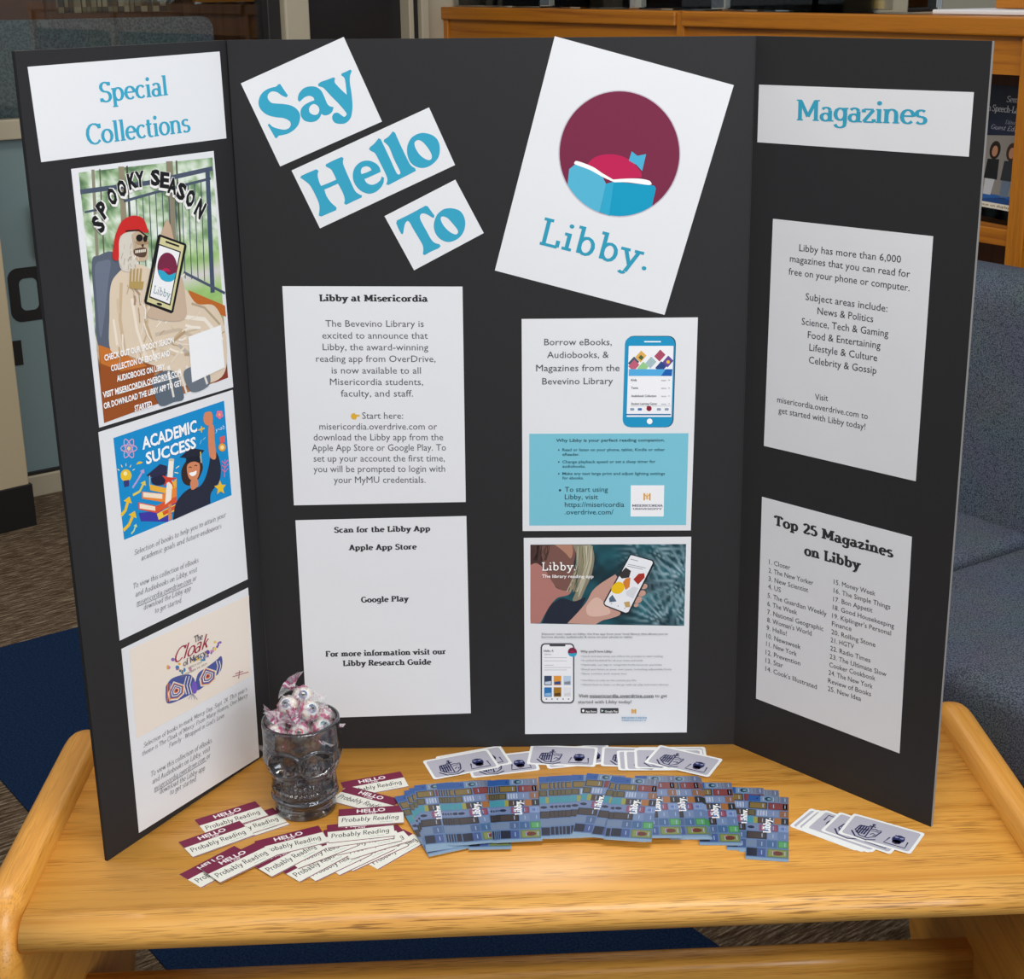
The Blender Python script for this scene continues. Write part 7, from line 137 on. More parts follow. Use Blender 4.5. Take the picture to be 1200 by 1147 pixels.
def fabric(name, c1, c2, sc=900, b=.6, dist=.0012):
    m = mat(name, rough=.95, spec=.1); c = coords(m, (sc, sc, sc)); 
    w = nd(m, 'ShaderNodeTexVoronoi', Scale=1.0); ln(m, c, 0, w, 'Vector')
    n = nd(m, 'ShaderNodeTexNoise', Scale=.02, Detail=3); ln(m, c, 0, n, 'Vector')
    r = ramp(m, [(.1, c2), (.75, c1)]); ln(m, w, 'Distance', r, 0)
    base(m, mix(m, .22, (r, 0), (n, 1), 'OVERLAY')); bump(m, (w, 'Distance'), b, dist); return m
SOFA = fabric('blue_grey_weave', '#3a414d', '#6d7480', 430, .5, .001)
FELT = fabric('grey_felt', '#7a8284', '#545b5d', 160, .3)
_f = FELT
def carpet(name, c1, c2, c3, streak):
    m = mat(name, rough=1, spec=.05)
    c = coords(m, (20, 190, 1) if streak else (260, 260, 1)); n = nd(m, 'ShaderNodeTexNoise', Scale=1.0, Detail=4, Roughness=.7); ln(m, c, 0, n, 'Vector')
    r = ramp(m, [(.36, c1), (.5, c2), (.64, c3)]); ln(m, n, 0, r, 0)
    cc = coords(m, (230, 230, 1)); n2 = nd(m, 'ShaderNodeTexNoise', Scale=1.0, Detail=2); ln(m, cc, 0, n2, 'Vector')
    base(m, mix(m, .45, (r, 0), (n2, 0), 'OVERLAY')); bump(m, (n2, 0), .7, .004); return m
CARPET = carpet('striped_carpet', '#3c2f22', '#56483a', '#8a7c6a', True)
NAVY = carpet('navy_carpet', '#0e1c34', '#152743', '#1d3252', False)
BEIGE = mat('beige_paint', '#b9b09a', .5)
WALLM = mat('cream_wall', '#c6b798', .7)
BLACKM = mat('black_plastic', '#1c1b1b', .5)
DOORM = mat('dark_door', '#1d1e20', .35)
FROST = mat('frosted_panel', '#7f9599', .35)
def thin_glass(name, tint, gloss=.1, rough=.02):
    m = bpy.data.materials.new(name); m.use_nodes = True; nt = m.node_tree; nt.nodes.clear()
    o = nt.nodes.new('ShaderNodeOutputMaterial'); t = nt.nodes.new('ShaderNodeBsdfTransparent'); g = nt.nodes.new('ShaderNodeBsdfGlossy'); x = nt.nodes.new('ShaderNodeMixShader')
    t.inputs[0].default_value = (*tint, 1); g.inputs['Roughness'].default_value = rough; g.inputs[0].default_value = (1, 1, 1, 1)
    fr = nt.nodes.new('ShaderNodeFresnel'); fr.inputs[0].default_value = 1.45
    nt.links.new(fr.outputs[0], x.inputs[0]); nt.links.new(t.outputs[0], x.inputs[1]); nt.links.new(g.outputs[0], x.inputs[2]); nt.links.new(x.outputs[0], o.inputs[0]); return m
PANE = thin_glass('window_glass', (.9, .93, .92))
ACRYL = thin_glass('clear_acrylic', (.93, .95, .96))
SMOKE = thin_glass('smoked_glass_wall', (.40, .41, .43), rough=.03)
SMOKEBASE = mat('smoked_glass_foot', '#5c5e62', .04, spec=.5, Transmission_Weight=1.0, IOR=1.5)
EYEW = mat('candy_white', '#efe3cf', .3, Coat_Weight=.6)
_c = coords(EYEW, (160, 160, 160)); _n = nd(EYEW, 'ShaderNodeTexNoise', Scale=1.0, Detail=3); ln(EYEW, _c, 0, _n, 'Vector')
_r = ramp(EYEW, [(.5, '#f1e7d6'), (.66, '#d9a48c'), (.8, '#c04a44')]); ln(EYEW, _n, 0, _r, 0); base(EYEW, (_r, 0))
IRISB = mat('blue_iris', '#0f4272', .2, Coat_Weight=.8); IRISR = mat('red_iris', '#c8301f', .2, Coat_Weight=.8); IRISG = mat('teal_iris', '#2f7f86', .2, Coat_Weight=.8)
IRISW = mat('iris_rim', '#e4eef4', .2, Coat_Weight=.8); PUPIL = mat('pupil', '#0b0f16', .15, Coat_Weight=.9)
def wrapper_mat():
    m = bpy.data.materials.new('printed_cellophane'); m.use_nodes = True; nt = m.node_tree; b = nt.nodes['Principled BSDF']; o = nt.nodes['Material Output']
    b.inputs['Roughness'].default_value = .18; b.inputs['Coat Weight'].default_value = .5
    c = coords(m, (85, 85, 85)); n = nd(m, 'ShaderNodeTexNoise', Scale=1.0, Detail=3); ln(m, c, 0, n, 'Vector')
    r = ramp(m, [(.5, '#f4f4f6'), (.56, '#e4d0dc'), (.6, '#bb5284'), (.65, '#c2668f'), (.7, '#f4f2f4')]); ln(m, n, 0, r, 0); base(m, (r, 0))
    a = ramp(m, [(.38, (.16, .16, .16)), (.5, (.34, .34, .34)), (.56, (.38, .38, .38)), (.6, (.75, .75, .75))]); ln(m, n, 0, a, 0)
    t = nt.nodes.new('ShaderNodeBsdfTransparent'); x = nt.nodes.new('ShaderNodeMixShader')
    nt.links.new(a.outputs[0], x.inputs[0]); nt.links.new(t.outputs[0], x.inputs[1]); nt.links.new(b.outputs[0], x.inputs[2]); nt.links.new(x.outputs[0], o.inputs[0]); return m
WRAP = wrapper_mat()

# ------------------------------------------------------------------ helpers
def mesh_obj(name, verts, faces, m, parent=None, smooth=False, loc=None):
    me = bpy.data.meshes.new(name); me.from_pydata([tuple(v) for v in verts], [], faces); me.update()
    o = bpy.data.objects.new(name, me); col.objects.link(o)
    if m: me.materials.append(m)
    if smooth:
        for p in me.polygons: p.use_smooth = True
    if parent: o.parent = parent
    if loc is not None: o.location = loc
    return o
def bm_obj(name, bm, m, parent=None, smooth=False):
    me = bpy.data.meshes.new(name); bmesh.ops.recalc_face_normals(bm, faces=bm.faces); bm.to_mesh(me); bm.free()
    o = bpy.data.objects.new(name, me); col.objects.link(o); me.materials.append(m)
    if smooth:
        for p in me.polygons: p.use_smooth = True
        mod = None
    if parent: o.parent = parent
    return o
def add_box(bm, x0, x1, y0, y1, z0, z1, r=0, seg=2):
    g = bmesh.ops.create_cube(bm, size=1)
    bmesh.ops.scale(bm, vec=(x1 - x0, y1 - y0, z1 - z0), verts=g['verts'])
    bmesh.ops.translate(bm, vec=((x0 + x1) / 2, (y0 + y1) / 2, (z0 + z1) / 2), verts=g['verts'])
    if r > 0:
        es = list({e for v in g['verts'] for e in v.link_edges})
        bmesh.ops.bevel(bm, geom=es, offset=r, segments=seg, profile=.5, affect='EDGES')
def box(name, x0, x1, y0, y1, z0, z1, m, parent=None, r=0, seg=2, smooth=False):
    bm = bmesh.new(); add_box(bm, x0, x1, y0, y1, z0, z1, r, seg); return bm_obj(name, bm, m, parent, smooth)
def frame(o, origin, deg):
    o.location = origin; o.rotation_euler = (0, 0, math.radians(deg)); return o
def thing(name, label, cat, loc=(0, 0, 0), deg=0, group=None):
    o = bpy.data.objects.new(name, None); col.objects.link(o); o.empty_display_size = .05
    frame(o, loc, deg); tag(o, label, cat, group); return o
def tag(o, label, cat, group=None):
    o['label'] = label; o['category'] = cat
    if group: o['group'] = group
    return o
def struct(o): o['kind'] = 'structure'; return o
def dup(root, loc=None, rot=None):
    r = root.copy(); col.objects.link(r)
    if loc is not None: r.location = loc
    if rot is not None: r.rotation_euler = rot
    for ch in list(root.children):
        c = ch.copy(); col.objects.link(c); c.parent = r
        for g in list(ch.children):
            d = g.copy(); col.objects.link(d); d.parent = c
    return r
def extrude_profile(name, prof, x0, x1, m, parent=None, n=1):
    """prof: closed list of (y,z) -> prism along x"""
    bm = bmesh.new(); k = len(prof)
    rings = [[bm.verts.new((x0 + (x1 - x0) * i / n, y, z)) for y, z in prof] for i in range(n + 1)]
    for i in range(n):
        for j in range(k):
            f = bm.faces.new((rings[i][j], rings[i][(j + 1) % k], rings[i + 1][(j + 1) % k], rings[i + 1][j])); f.smooth = True
    bm.faces.new(rings[0]); bm.faces.new(rings[-1][::-1])
    return bm_obj(name, bm, m, parent)
def rrect(x0, x1, y0, y1, r, n=8):
    o = []
    for cx, cy, a in ((x1 - r, y1 - r, 0), (x0 + r, y1 - r, 90), (x0 + r, y0 + r, 180), (x1 - r, y0 + r, 270)):
        for i in range(n + 1):
            t = math.radians(a + 90 * i / n); o.append((cx + r * math.cos(t), cy + r * math.sin(t)))
    return o

# ------------------------------------------------------------------ lettering engine
SER = {}
def G(ch, adv, *p): SER[ch] = (adv, p)
L = lambda *a: ('L',) + a
A = lambda *a: ('A',) + a
S = lambda *a: ('S',) + a
D = lambda *a: ('D',) + a
G('a', 64, A(29, 50, 17, 16, 10, 155), L(46, 52, 46, 2), A(27, 20, 18, 18, 0, 360), S(48, 0, 'r'))
G('b', 72, L(16, 102, 16, 2), A(37, 33, 22, 31, 0, 360), S(16, 102, 'l'))
G('c', 60, A(33, 33, 23, 31, 42, 318))
G('d', 72, A(33, 33, 22, 31, 0, 360), L(54, 102, 54, 2), S(54, 102, 'l'), S(54, 0, 'r'))
G('e', 62, A(32, 33, 23, 31, 0, 318), L(10, 36, 54, 36))
G('f', 40, L(18, 2, 18, 80), A(33, 80, 15, 20, 50, 180), L(4, 64, 34, 64), S(18, 0, 'b'))
G('g', 66, A(31, 36, 21, 28, 0, 360), L(51, 66, 51, -10), A(30, -10, 21, 18, 190, 360), S(51, 66, 'r'))
G('h', 74, L(16, 102, 16, 2), A(36, 42, 19, 22, 0, 180), L(55, 42, 55, 2), S(16, 102, 'l'), S(16, 0, 'b'), S(55, 0, 'b'))
G('i', 38, L(19, 64, 19, 2), S(19, 64, 'l'), S(19, 0, 'b'), D(19, 92))
G('j', 34, L(20, 64, 20, -12), A(8, -12, 12, 14, 230, 360), S(20, 64, 'l'), D(20, 92))
G('k', 68, L(16, 102, 16, 2), L(17, 28, 46, 62), L(28, 40, 54, 3), S(16, 102, 'l'), S(16, 0, 'b'), S(54, 0, 'b'), S(46, 64, 'b'))
G('l', 38, L(19, 102, 19, 2), S(19, 102, 'l'), S(19, 0, 'b'))
G('m', 106, L(16, 64, 16, 2), A(33, 44, 17, 20, 0, 180), L(50, 44, 50, 2), A(68, 44, 18, 20, 0, 180), L(86, 44, 86, 2), S(16, 64, 'l'), S(16, 0, 'b'), S(50, 0, 'b'), S(86, 0, 'b'))
G('n', 74, L(16, 64, 16, 2), A(36, 42, 19, 22, 0, 180), L(55, 42, 55, 2), S(16, 64, 'l'), S(16, 0, 'b'), S(55, 0, 'b'))
G('o', 68, A(34, 33, 24, 31, 0, 360))
G('p', 72, L(16, 64, 16, -28), A(37, 33, 22, 31, 0, 360), S(16, 64, 'l'), S(16, -30, 'b'))
G('q', 72, A(33, 33, 22, 31, 0, 360), L(54, 64, 54, -28), S(54, -30, 'b'))
G('r', 52, L(16, 64, 16, 2), A(34, 44, 18, 20, 45, 180), S(16, 64, 'l'), S(16, 0, 'b'))
G('s', 54, A(27, 49, 17, 15, 35, 270), A(27, 18, 18, 16, -150, 90))
G('t', 44, L(18, 86, 18, 16), A(32, 16, 14, 14, 180, 300), L(4, 64, 36, 64))
G('u', 74, L(16, 64, 16, 22), A(35, 22, 19, 20, 180, 360), L(54, 64, 54, 2), S(16, 64, 'l'), S(54, 64, 'l'), S(54, 0, 'r'))
G('v', 64, L(10, 62, 32, 3), L(54, 62, 32, 3), S(10, 64, 'b'), S(54, 64, 'b'))
G('w', 94, L(10, 62, 29, 3), L(47, 60, 29, 3), L(47, 60, 65, 3), L(84, 62, 65, 3), S(10, 64, 'b'), S(84, 64, 'b'))
G('x', 64, L(12, 62, 52, 2), L(52, 62, 12, 2), S(12, 64, 'b'), S(52, 64, 'b'), S(12, 0, 'b'), S(52, 0, 'b'))
G('y', 66, L(11, 62, 34, 4), L(56, 62, 26, -22), A(16, -18, 11, 11, 210, 330), S(11, 64, 'b'), S(56, 64, 'b'))
G('z', 58, L(9, 62, 49, 62), L(49, 60, 9, 4), L(9, 3, 51, 3), L(9, 62, 9, 48), L(51, 3, 51, 17))
G('A', 86, L(43, 99, 14, 2), L(43, 99, 72, 2), L(24, 34, 62, 34), S(14, 0, 'b'), S(72, 0, 'b'))
G('B', 76, L(18, 98, 18, 2), L(8, 97, 42, 97), A(42, 75, 20, 22, -90, 90), L(18, 53, 44, 53), A(44, 28, 23, 25, -90, 90), L(8, 3, 44, 3))
G('C', 80, A(44, 50, 35, 48, 42, 318), L(72, 96, 72, 74))
G('D', 84, L(18, 98, 18, 2), L(8, 97, 38, 97), A(38, 50, 36, 47, -90, 90), L(8, 3, 38, 3))
G('E', 74, L(18, 98, 18, 2), L(8, 97, 64, 97), L(18, 52, 48, 52), L(8, 3, 66, 3), L(64, 97, 64, 80), L(66, 3, 66, 20))
G('F', 70, L(18, 98, 18, 2), L(8, 97, 62, 97), L(18, 52, 46, 52), L(62, 97, 62, 78), S(18, 0, 'b'))
G('G', 86, A(44, 50, 35, 48, 42, 322), L(74, 40, 74, 10), L(56, 43, 84, 43))
G('H', 92, L(18, 98, 18, 2), L(72, 98, 72, 2), L(18, 51, 72, 51), S(18, 0, 'b'), S(72, 0, 'b'), S(18, 100, 'b'), S(72, 100, 'b'))
G('I', 42, L(21, 98, 21, 2), S(21, 0, 'b'), S(21, 100, 'b'))
G('L', 72, L(20, 98, 20, 2), S(20, 100, 'b'), L(8, 3, 64, 3), L(64, 3, 64, 28))
G('M', 108, L(18, 98, 18, 2), L(88, 98, 88, 2), L(20, 96, 53, 20), L(86, 96, 53, 20), S(18, 0, 'b'), S(88, 0, 'b'), S(16, 100, 'l'), S(90, 100, 'r'))
G('N', 92, L(18, 98, 18, 2), L(74, 98, 74, 2), L(18, 96, 74, 4), S(18, 0, 'b'), S(74, 100, 'b'), S(16, 100, 'l'))
G('O', 88, A(44, 50, 35, 48, 0, 360))
G('P', 74, L(18, 98, 18, 2), L(8, 97, 42, 97), A(42, 73, 23, 24, -90, 90), L(18, 49, 42, 49), S(18, 0, 'b'))
G('R', 80, L(18, 98, 18, 2), L(8, 97, 42, 97), A(42, 74, 22, 23, -90, 90), L(18, 51, 42, 51), L(44, 50, 68, 3), S(18, 0, 'b'), S(70, 0, 'b'))
G('S', 66, A(33, 74, 21, 23, 32, 270), A(33, 26, 23, 25, -150, 90), L(53, 98, 53, 80), L(11, 20, 11, 2))
G('T', 78, L(39, 98, 39, 2), L(8, 97, 70, 97), L(8, 97, 8, 76), L(70, 97, 70, 76), S(39, 0, 'b'))
G('U', 88, L(18, 98, 18, 34), A(44, 34, 26, 32, 180, 360), L(70, 98, 70, 34), S(18, 100, 'b'), S(70, 100, 'b'))
G('V', 84, L(14, 98, 43, 2), L(72, 98, 43, 2), S(14, 100, 'b'), S(72, 100, 'b'))
G('W', 112, L(12, 98, 34, 2), L(57, 96, 34, 2), L(57, 96, 80, 2), L(102, 98, 80, 2), S(12, 100, 'b'), S(102, 100, 'b'))
G('Y', 82, L(14, 98, 41, 50), L(68, 98, 41, 50), L(41, 50, 41, 2), S(14, 100, 'b'), S(68, 100, 'b'), S(41, 0, 'b'))
G('2', 64, A(31, 72, 22, 25, -35, 165), L(50, 58, 10, 4), L(10, 4, 56, 4), L(56, 4, 56, 20))
G('4', 66, L(44, 97, 8, 30), L(8, 30, 62, 30), L(44, 97, 44, 2), S(44, 0, 'b'))
G('5', 64, L(14, 96, 52, 96), L(15, 96, 13, 54), A(31, 31, 23, 28, -150, 110))
G('0', 66, A(33, 50, 24, 48, 0, 360))
G('.', 30, D(14, 6)); G(',', 28, D(13, 6), L(16, 6, 10, -14)); G("'", 24, L(12, 98, 10, 76)); G(':', 30, D(14, 8), D(14, 56))
G('-', 44, L(8, 38, 36, 38)); G('!', 30, L(14, 98, 14, 30), D(14, 6)); G(' ', 34); G('=', 60, L(8, 46, 50, 46), L(8, 24, 50, 24))
STY = {'slabb': (25, 15, 7, 15, 0), 'slabm': (13, 11, 9, 11, 0), 'serif': (17, 7.5, 5, 6, 0), 'ital': (8, 5, 4, 4, .22), 'hand': (14, 10, 0, 0, .12), 'script': (12, 7, 0, 0, .42)}
def stroke_poly(pts, wv, wh):
    """ribbon of quads; width depends on the direction like a broad pen"""
    q = []; n = len(pts); off = []
    for i, p in enumerate(pts):
        a = pts[max(0, i - 1)]; b = pts[min(n - 1, i + 1)]
        if i in (0, n - 1) and n > 2 and math.dist(pts[0], pts[-1]) < 1e-6: a, b = pts[-2], pts[1]
        dx, dy = b[0] - a[0], b[1] - a[1]; l = math.hypot(dx, dy) or 1; dx /= l; dy /= l
        w = math.hypot(wv * dy, wh * dx) / 2; off.append((-dy * w, dx * w))
    for i in range(n - 1):
        (x0, y0), (x1, y1) = pts[i], pts[i + 1]; (a, b), (c, d) = off[i], off[i + 1]
        q.append([(x0 + a, y0 + b), (x1 + c, y1 + d), (x1 - c, y1 - d), (x0 - a, y0 - b)])
    return q
_gc = {}
def glyph(ch, style):
    k = (ch, style)
    if k in _gc: return _gc[k]
    wv, wh, ext, st, sh = STY[style]; adv, prims = SER.get(ch, SER[' ']); P = []
    for p in prims:
        if p[0] == 'L': P += stroke_poly([(p[1], p[2]), (p[3], p[4])], wv, wh)
        elif p[0] == 'A':
            n = max(4, int(abs(p[6] - p[5]) / 26)); pts = [(p[1] + p[3] * math.cos(math.radians(p[5] + (p[6] - p[5]) * i / n)), p[2] + p[4] * math.sin(math.radians(p[5] + (p[6] - p[5]) * i / n))) for i in range(n + 1)]
            P += stroke_poly(pts, wv, wh)
        elif p[0] == 'S' and st:
            x, y, s = p[1:]; l = wv / 2 + (ext if s in 'bl' else 0); r = wv / 2 + (ext if s in 'br' else 0)
            y0, y1 = (y, y + st) if y in (0, -30) else (y - st + 1, y + 1)
            P.append([(x - l, y0), (x + r, y0), (x + r, y1), (x - l, y1)])
        elif p[0] == 'D':
            r = max(wv, wh) * .62; P.append([(p[1] + r * math.cos(t), p[2] + r * math.sin(t)) for t in [i * math.pi / 4 for i in range(8)]])
    P = [[(x + sh * y, y) for x, y in q] for q in P]
    _gc[k] = (adv + {'slabb': 4, 'slabm': 4, 'serif': -5, 'ital': 0, 'hand': 0, 'script': -8}[style], P); return _gc[k]
_bc = {}
def bfont(text, bold):
    k = (text, bold)
    if k in _bc: return _bc[k]
    cu = bpy.data.curves.new('t', 'FONT'); cu.body = text; cu.size = 1; cu.resolution_u = 2; cu.offset = bold; cu.fill_mode = 'FRONT'
    o = bpy.data.objects.new('t', cu); me = bpy.data.meshes.new_from_object(o)
    v = [(a.co.x, a.co.y) for a in me.vertices]; f = [tuple(p.vertices) for p in me.polygons]
    bpy.data.objects.remove(o); bpy.data.curves.remove(cu); bpy.data.meshes.remove(me)
    _bc[k] = (v, f); return _bc[k]
def text_geo(text, style):
    """(verts, faces, x0, width, cap height)"""
    if style in STY:
        x = 0; V = []; F = []
        for ch in text:
            adv, P = glyph(ch, style)
            if style == 'hand':
                j = math.sin(x * 1.7) * 4
            else: j = 0
            for q in P:
                b = len(V); V += [(x + a, c + j) for a, c in q]; F.append(tuple(range(b, b + len(q))))
            x += adv
        xs = [v[0] for v in V]; return V, F, min(xs), max(xs) - min(xs), 100
    bold = {'sans': 0.0, 'sansb': .012, 'sansx': .03, 'sansy': .055, 'sansx2': .11}[style]
    V, F = bfont(text, bold); H = bfont('H', bold)[0]; cap = max(v[1] for v in H) - min(v[1] for v in H)
    xs = [v[0] for v in V]; return V, F, min(xs), max(xs) - min(xs), cap
class Print:
    """flat print: coloured polygons lying on a sheet (local mm, y down), one mesh"""
    def __init__(s): s.v = []; s.f = []; s.c = []; s.k = 0; s.step = 6e-6
    def poly(s, pts, c, tess=True):
        b = len(s.v); s.v += [(x, y, s.k) for x, y in pts]
        if len(pts) <= 4 or not tess: s.f.append(tuple(range(b, b + len(pts)))); s.c.append(c)
        else:
            for t in tessellate_polygon([[Vector((x, y, 0)) for x, y in pts]]): s.f.append(tuple(b + i for i in t)); s.c.append(c)
    def area(s, outer, holes, c):
        b = len(s.v); loops = [outer] + holes; s.v += [(x, y, s.k) for lp in loops for x, y in lp]
        for t in tessellate_polygon([[Vector((x, y, 0)) for x, y in lp] for lp in loops]): s.f.append(tuple(b + i for i in t)); s.c.append(c)
    def text(s, t, x0, y0, x1, y1, h, style, c):
        V, F, mx, w, cap = text_geo(t, style); L_ = math.hypot(x1 - x0, y1 - y0); dx, dy = (x1 - x0) / L_, (y1 - y0) / L_; ux, uy = dy, -dx
        sx, sy = L_ / w, h / cap; b = len(s.v); z = s.k
        for x, y in V: a = (x - mx) * sx; q = y * sy; s.v.append((x0 + dx * a + ux * q, y0 + dy * a + uy * q, z))
        for n_, f in enumerate(F):
            s.f.append(tuple(b + i for i in f)); s.c.append(c)
            if style in STY:       # overlapping strokes lie a hair above each other
                for i in f: v = s.v[b + i]; s.v[b + i] = (v[0], v[1], z + (n_ % 40) * 1.5e-6)
    def line(s, pts, w, c):
        for q in stroke_poly(pts, w, w): s.poly(q, c)
    def grid(s, quad, fn, nx, ny):
        b = len(s.v); C_ = PAINT[fn](nx, ny)
        for j in range(ny + 1):
            for i in range(nx + 1):
                u, v = i / nx, j / ny
                s.v.append(tuple((quad[0][k] * (1 - u) + quad[1][k] * u) * (1 - v) + (quad[3][k] * (1 - u) + quad[2][k] * u) * v for k in (0, 1)) + (s.k,))
        for j in range(ny):
            for i in range(nx):
                a = b + j * (nx + 1) + i; s.f.append((a, a + 1, a + nx + 2, a + nx + 1)); s.c.append([tuple(C_[jj, ii]) for jj, ii in ((j, i), (j, i + 1), (j + 1, i + 1), (j + 1, i))])
    def up(s): s.k += s.step
    def build(s, name, m, parent, fn, loc):
        me = bpy.data.meshes.new(name); me.from_pydata([tuple(Vector(fn(*v)) - Vector(loc)) for v in s.v], [], s.f)
        at = me.color_attributes.new('ink', 'FLOAT_COLOR', 'CORNER'); cols = []
        for f, c in zip(s.f, s.c):
            if isinstance(c, list): cols += [(*lin(q), 1) for q in c]
            else: cols += [(*lin(c), 1)] * len(f)
        at.data.foreach_set('color', np.array(cols, dtype=np.float32).ravel()); me.materials.append(m); me.update()
        o = bpy.data.objects.new(name, me); col.objects.link(o); o.parent = parent; return o
def smooth_loop(pts):
    n = len(pts); out = []
    for i in range(n):
        p0, p1, p2, p3 = pts[i - 1], pts[i], pts[(i + 1) % n], pts[(i + 2) % n]
        a = p1[:2] if p1[2] else p0[:2]; d = p2[:2] if p2[2] else p3[:2]
        for k in range(5):
            t = k / 5; t2, t3 = t * t, t * t * t
            out.append(tuple(.5 * (2 * p1[j] + (p2[j] - a[j]) * t + (2 * a[j] - 5 * p1[j] + 4 * p2[j] - d[j]) * t2 + (3 * p1[j] - a[j] - 3 * p2[j] + d[j]) * t3) for j in (0, 1)))
    return out
def noise2(nx, ny, fx, fy, seed):
    rg = np.random.RandomState(seed); g = rg.rand(fy + 2, fx + 2); y = np.linspace(0, fy, ny + 1); x = np.linspace(0, fx, nx + 1)
    xi, yi = np.floor(x).astype(int), np.floor(y).astype(int); xf, yf = x - xi, y - yi; xf = xf * xf * (3 - 2 * xf); yf = (yf * yf * (3 - 2 * yf))[:, None]
    a = g[np.ix_(yi, xi)]; b = g[np.ix_(yi, xi + 1)]; c_ = g[np.ix_(yi + 1, xi)]; d = g[np.ix_(yi + 1, xi + 1)]
    return (a * (1 - xf) + b * xf) * (1 - yf) + (c_ * (1 - xf) + d * xf) * yf
def pal(t, cols):
    t = np.clip(t, 0, .999) * (len(cols) - 1); i = t.astype(int); f = (t - i)[..., None]; c = np.array(cols) / 255
    return c[i] * (1 - f) + c[i + 1] * f
def paint_patio(nx, ny):
    n = .5 * noise2(nx, ny, 12, 18, 1) + .3 * noise2(nx, ny, 26, 40, 2) + .2 * noise2(nx, ny, 55, 90, 3)
    c = pal((n - .2) * 1.6, [(86, 118, 84), (136, 168, 124), (188, 208, 178), (226, 236, 224), (236, 242, 238)])
    v = np.linspace(0, 1, ny + 1)[:, None, None]; u = np.linspace(0, 1, nx + 1)[None, :, None]
    grass = pal(.3 + .5 * n, [(120, 168, 92), (160, 200, 120), (198, 220, 160)]); w = np.clip((v - .3) * 6, 0, 1) * np.clip((u - .45) * 8, 0, 1)
    c = c * (1 - w) + grass * w; d = np.clip((v - .43) * 14, 0, 1) * np.clip(1 - (v - .5) * 14, 0, 1) * w
    c = c * (1 - d) + np.array([.86, .84, .84]) * d
    low = np.clip((v - .62) * 5, 0, 1); br = pal(n, [(110, 60, 30), (160, 92, 48), (196, 170, 140)]); return c * (1 - low) + br * low
def paint_leafy(nx, ny):
    v = np.linspace(0, 1, ny + 1)[:, None]; u = np.linspace(0, 1, nx + 1)[None, :]
    n = .6 * noise2(nx, ny, 8, 6, 5) + .4 * noise2(nx, ny, 22, 14, 6)
    fan = np.zeros_like(u + v)
    for (cx, cy, k, ph) in ((.74, .05, 26, 0), (.9, 1.0, 30, 1), (1.02, .42, 22, 2)):
        an = np.arctan2(v - cy, (u - cx) * 1.9); rr = np.hypot(v - cy, (u - cx) * 1.9); fan = np.maximum(fan, np.clip(np.cos(an * k + ph) * 1.2, 0, 1) * np.clip(1.2 - rr * 1.5, 0, 1) * np.clip(rr * 6, 0, 1))
    c = pal(n * .8, [(20, 34, 42), (26, 62, 72), (34, 92, 104), (52, 120, 130)]); w = (np.clip((u - .52) * 6, 0, 1) * fan)[..., None]
    return np.clip(c * (1 - w) + pal(n, [(110, 140, 150), (150, 176, 186), (200, 214, 222)]) * w, 0, 1)
PAINT = {'patio': paint_patio, 'leafy': paint_leafy}

# ------------------------------------------------------------------ setting: floor, column, glass front
def ground(name, pts, z0, z1, m, deg, origin):
    o = mesh_obj(name, [(x, y, z0) for x, y in pts] + [(x, y, z1) for x, y in pts], [(0, 1, 2, 3)[::-1], (4, 5, 6, 7)] + [(i, (i + 1) % 4, 4 + (i + 1) % 4, 4 + i) for i in range(4)], m)
    return struct(frame(o, origin, deg))
fl = ground('floor', [(-7, -5), (7, -5), (7, 7), (-7, 7)], -.05, 0, CARPET, 37, (0, 1, 0))
ns, nc = .788, .616            # the navy carpet runs along -53 degrees
nv = ground('floor_inlay', [(-1.7, -.34), (2.6, -.34), (2.6, .338), (-1.7, .338)], .0005, .003, NAVY, -53, (0, 0, 0))
GW = (-1.382, 2.31, 0); GD = 37.4
def gw(name, x0, x1, y0, y1, z0, z1, m, r=0, kind=True, smooth=False, seg=2):
    o = box(name, x0, x1, y0, y1, z0, z1, m, None, r, seg, smooth); frame(o, GW, GD); return struct(o) if kind else o
gw('trim_1', -1.2, .84, 0, .07, 0, .062, BEIGE, .003)
gw('trim_2', -1.2, .84, .01, .06, .062, .07, BLACKM)
lw = gw('window_1', -1.2, .84, .025, .04, .07, 1.0, FROST)
gw('trim_3', -1.2, .84, 0, .07, 1.0, 1.052, BEIGE, .003)
gw('window_2', -1.2, .84, .03, .036, 1.052, 2.3, PANE)
gw('trim_4', .84, .882, 0, .08, 0, 2.35, BLACKM, .003)
gw('trim_5', .882, .963, -.03, .10, 0, 2.35, BEIGE, .006)
gw('door_1', .963, 1.332, .05, .09, 0, 2.3, DOORM)
gw('trim_6', 1.332, 1.35, 0, .08, 0, 2.35, BEIGE, .003)
gw('trim_7', 1.35, 1.372, .01, .08, 0, 2.35, BLACKM, .003)
gw('trim_8', 1.372, 1.40, -.01, .08, 0, 2.35, BEIGE, .003)
gw('wall_back', 1.40, 4.6, .02, .14, 0, 2.6, BEIGE)
gw('trim_9', -1.2, 4.6, 0, .14, 2.35, 2.6, BEIGE)
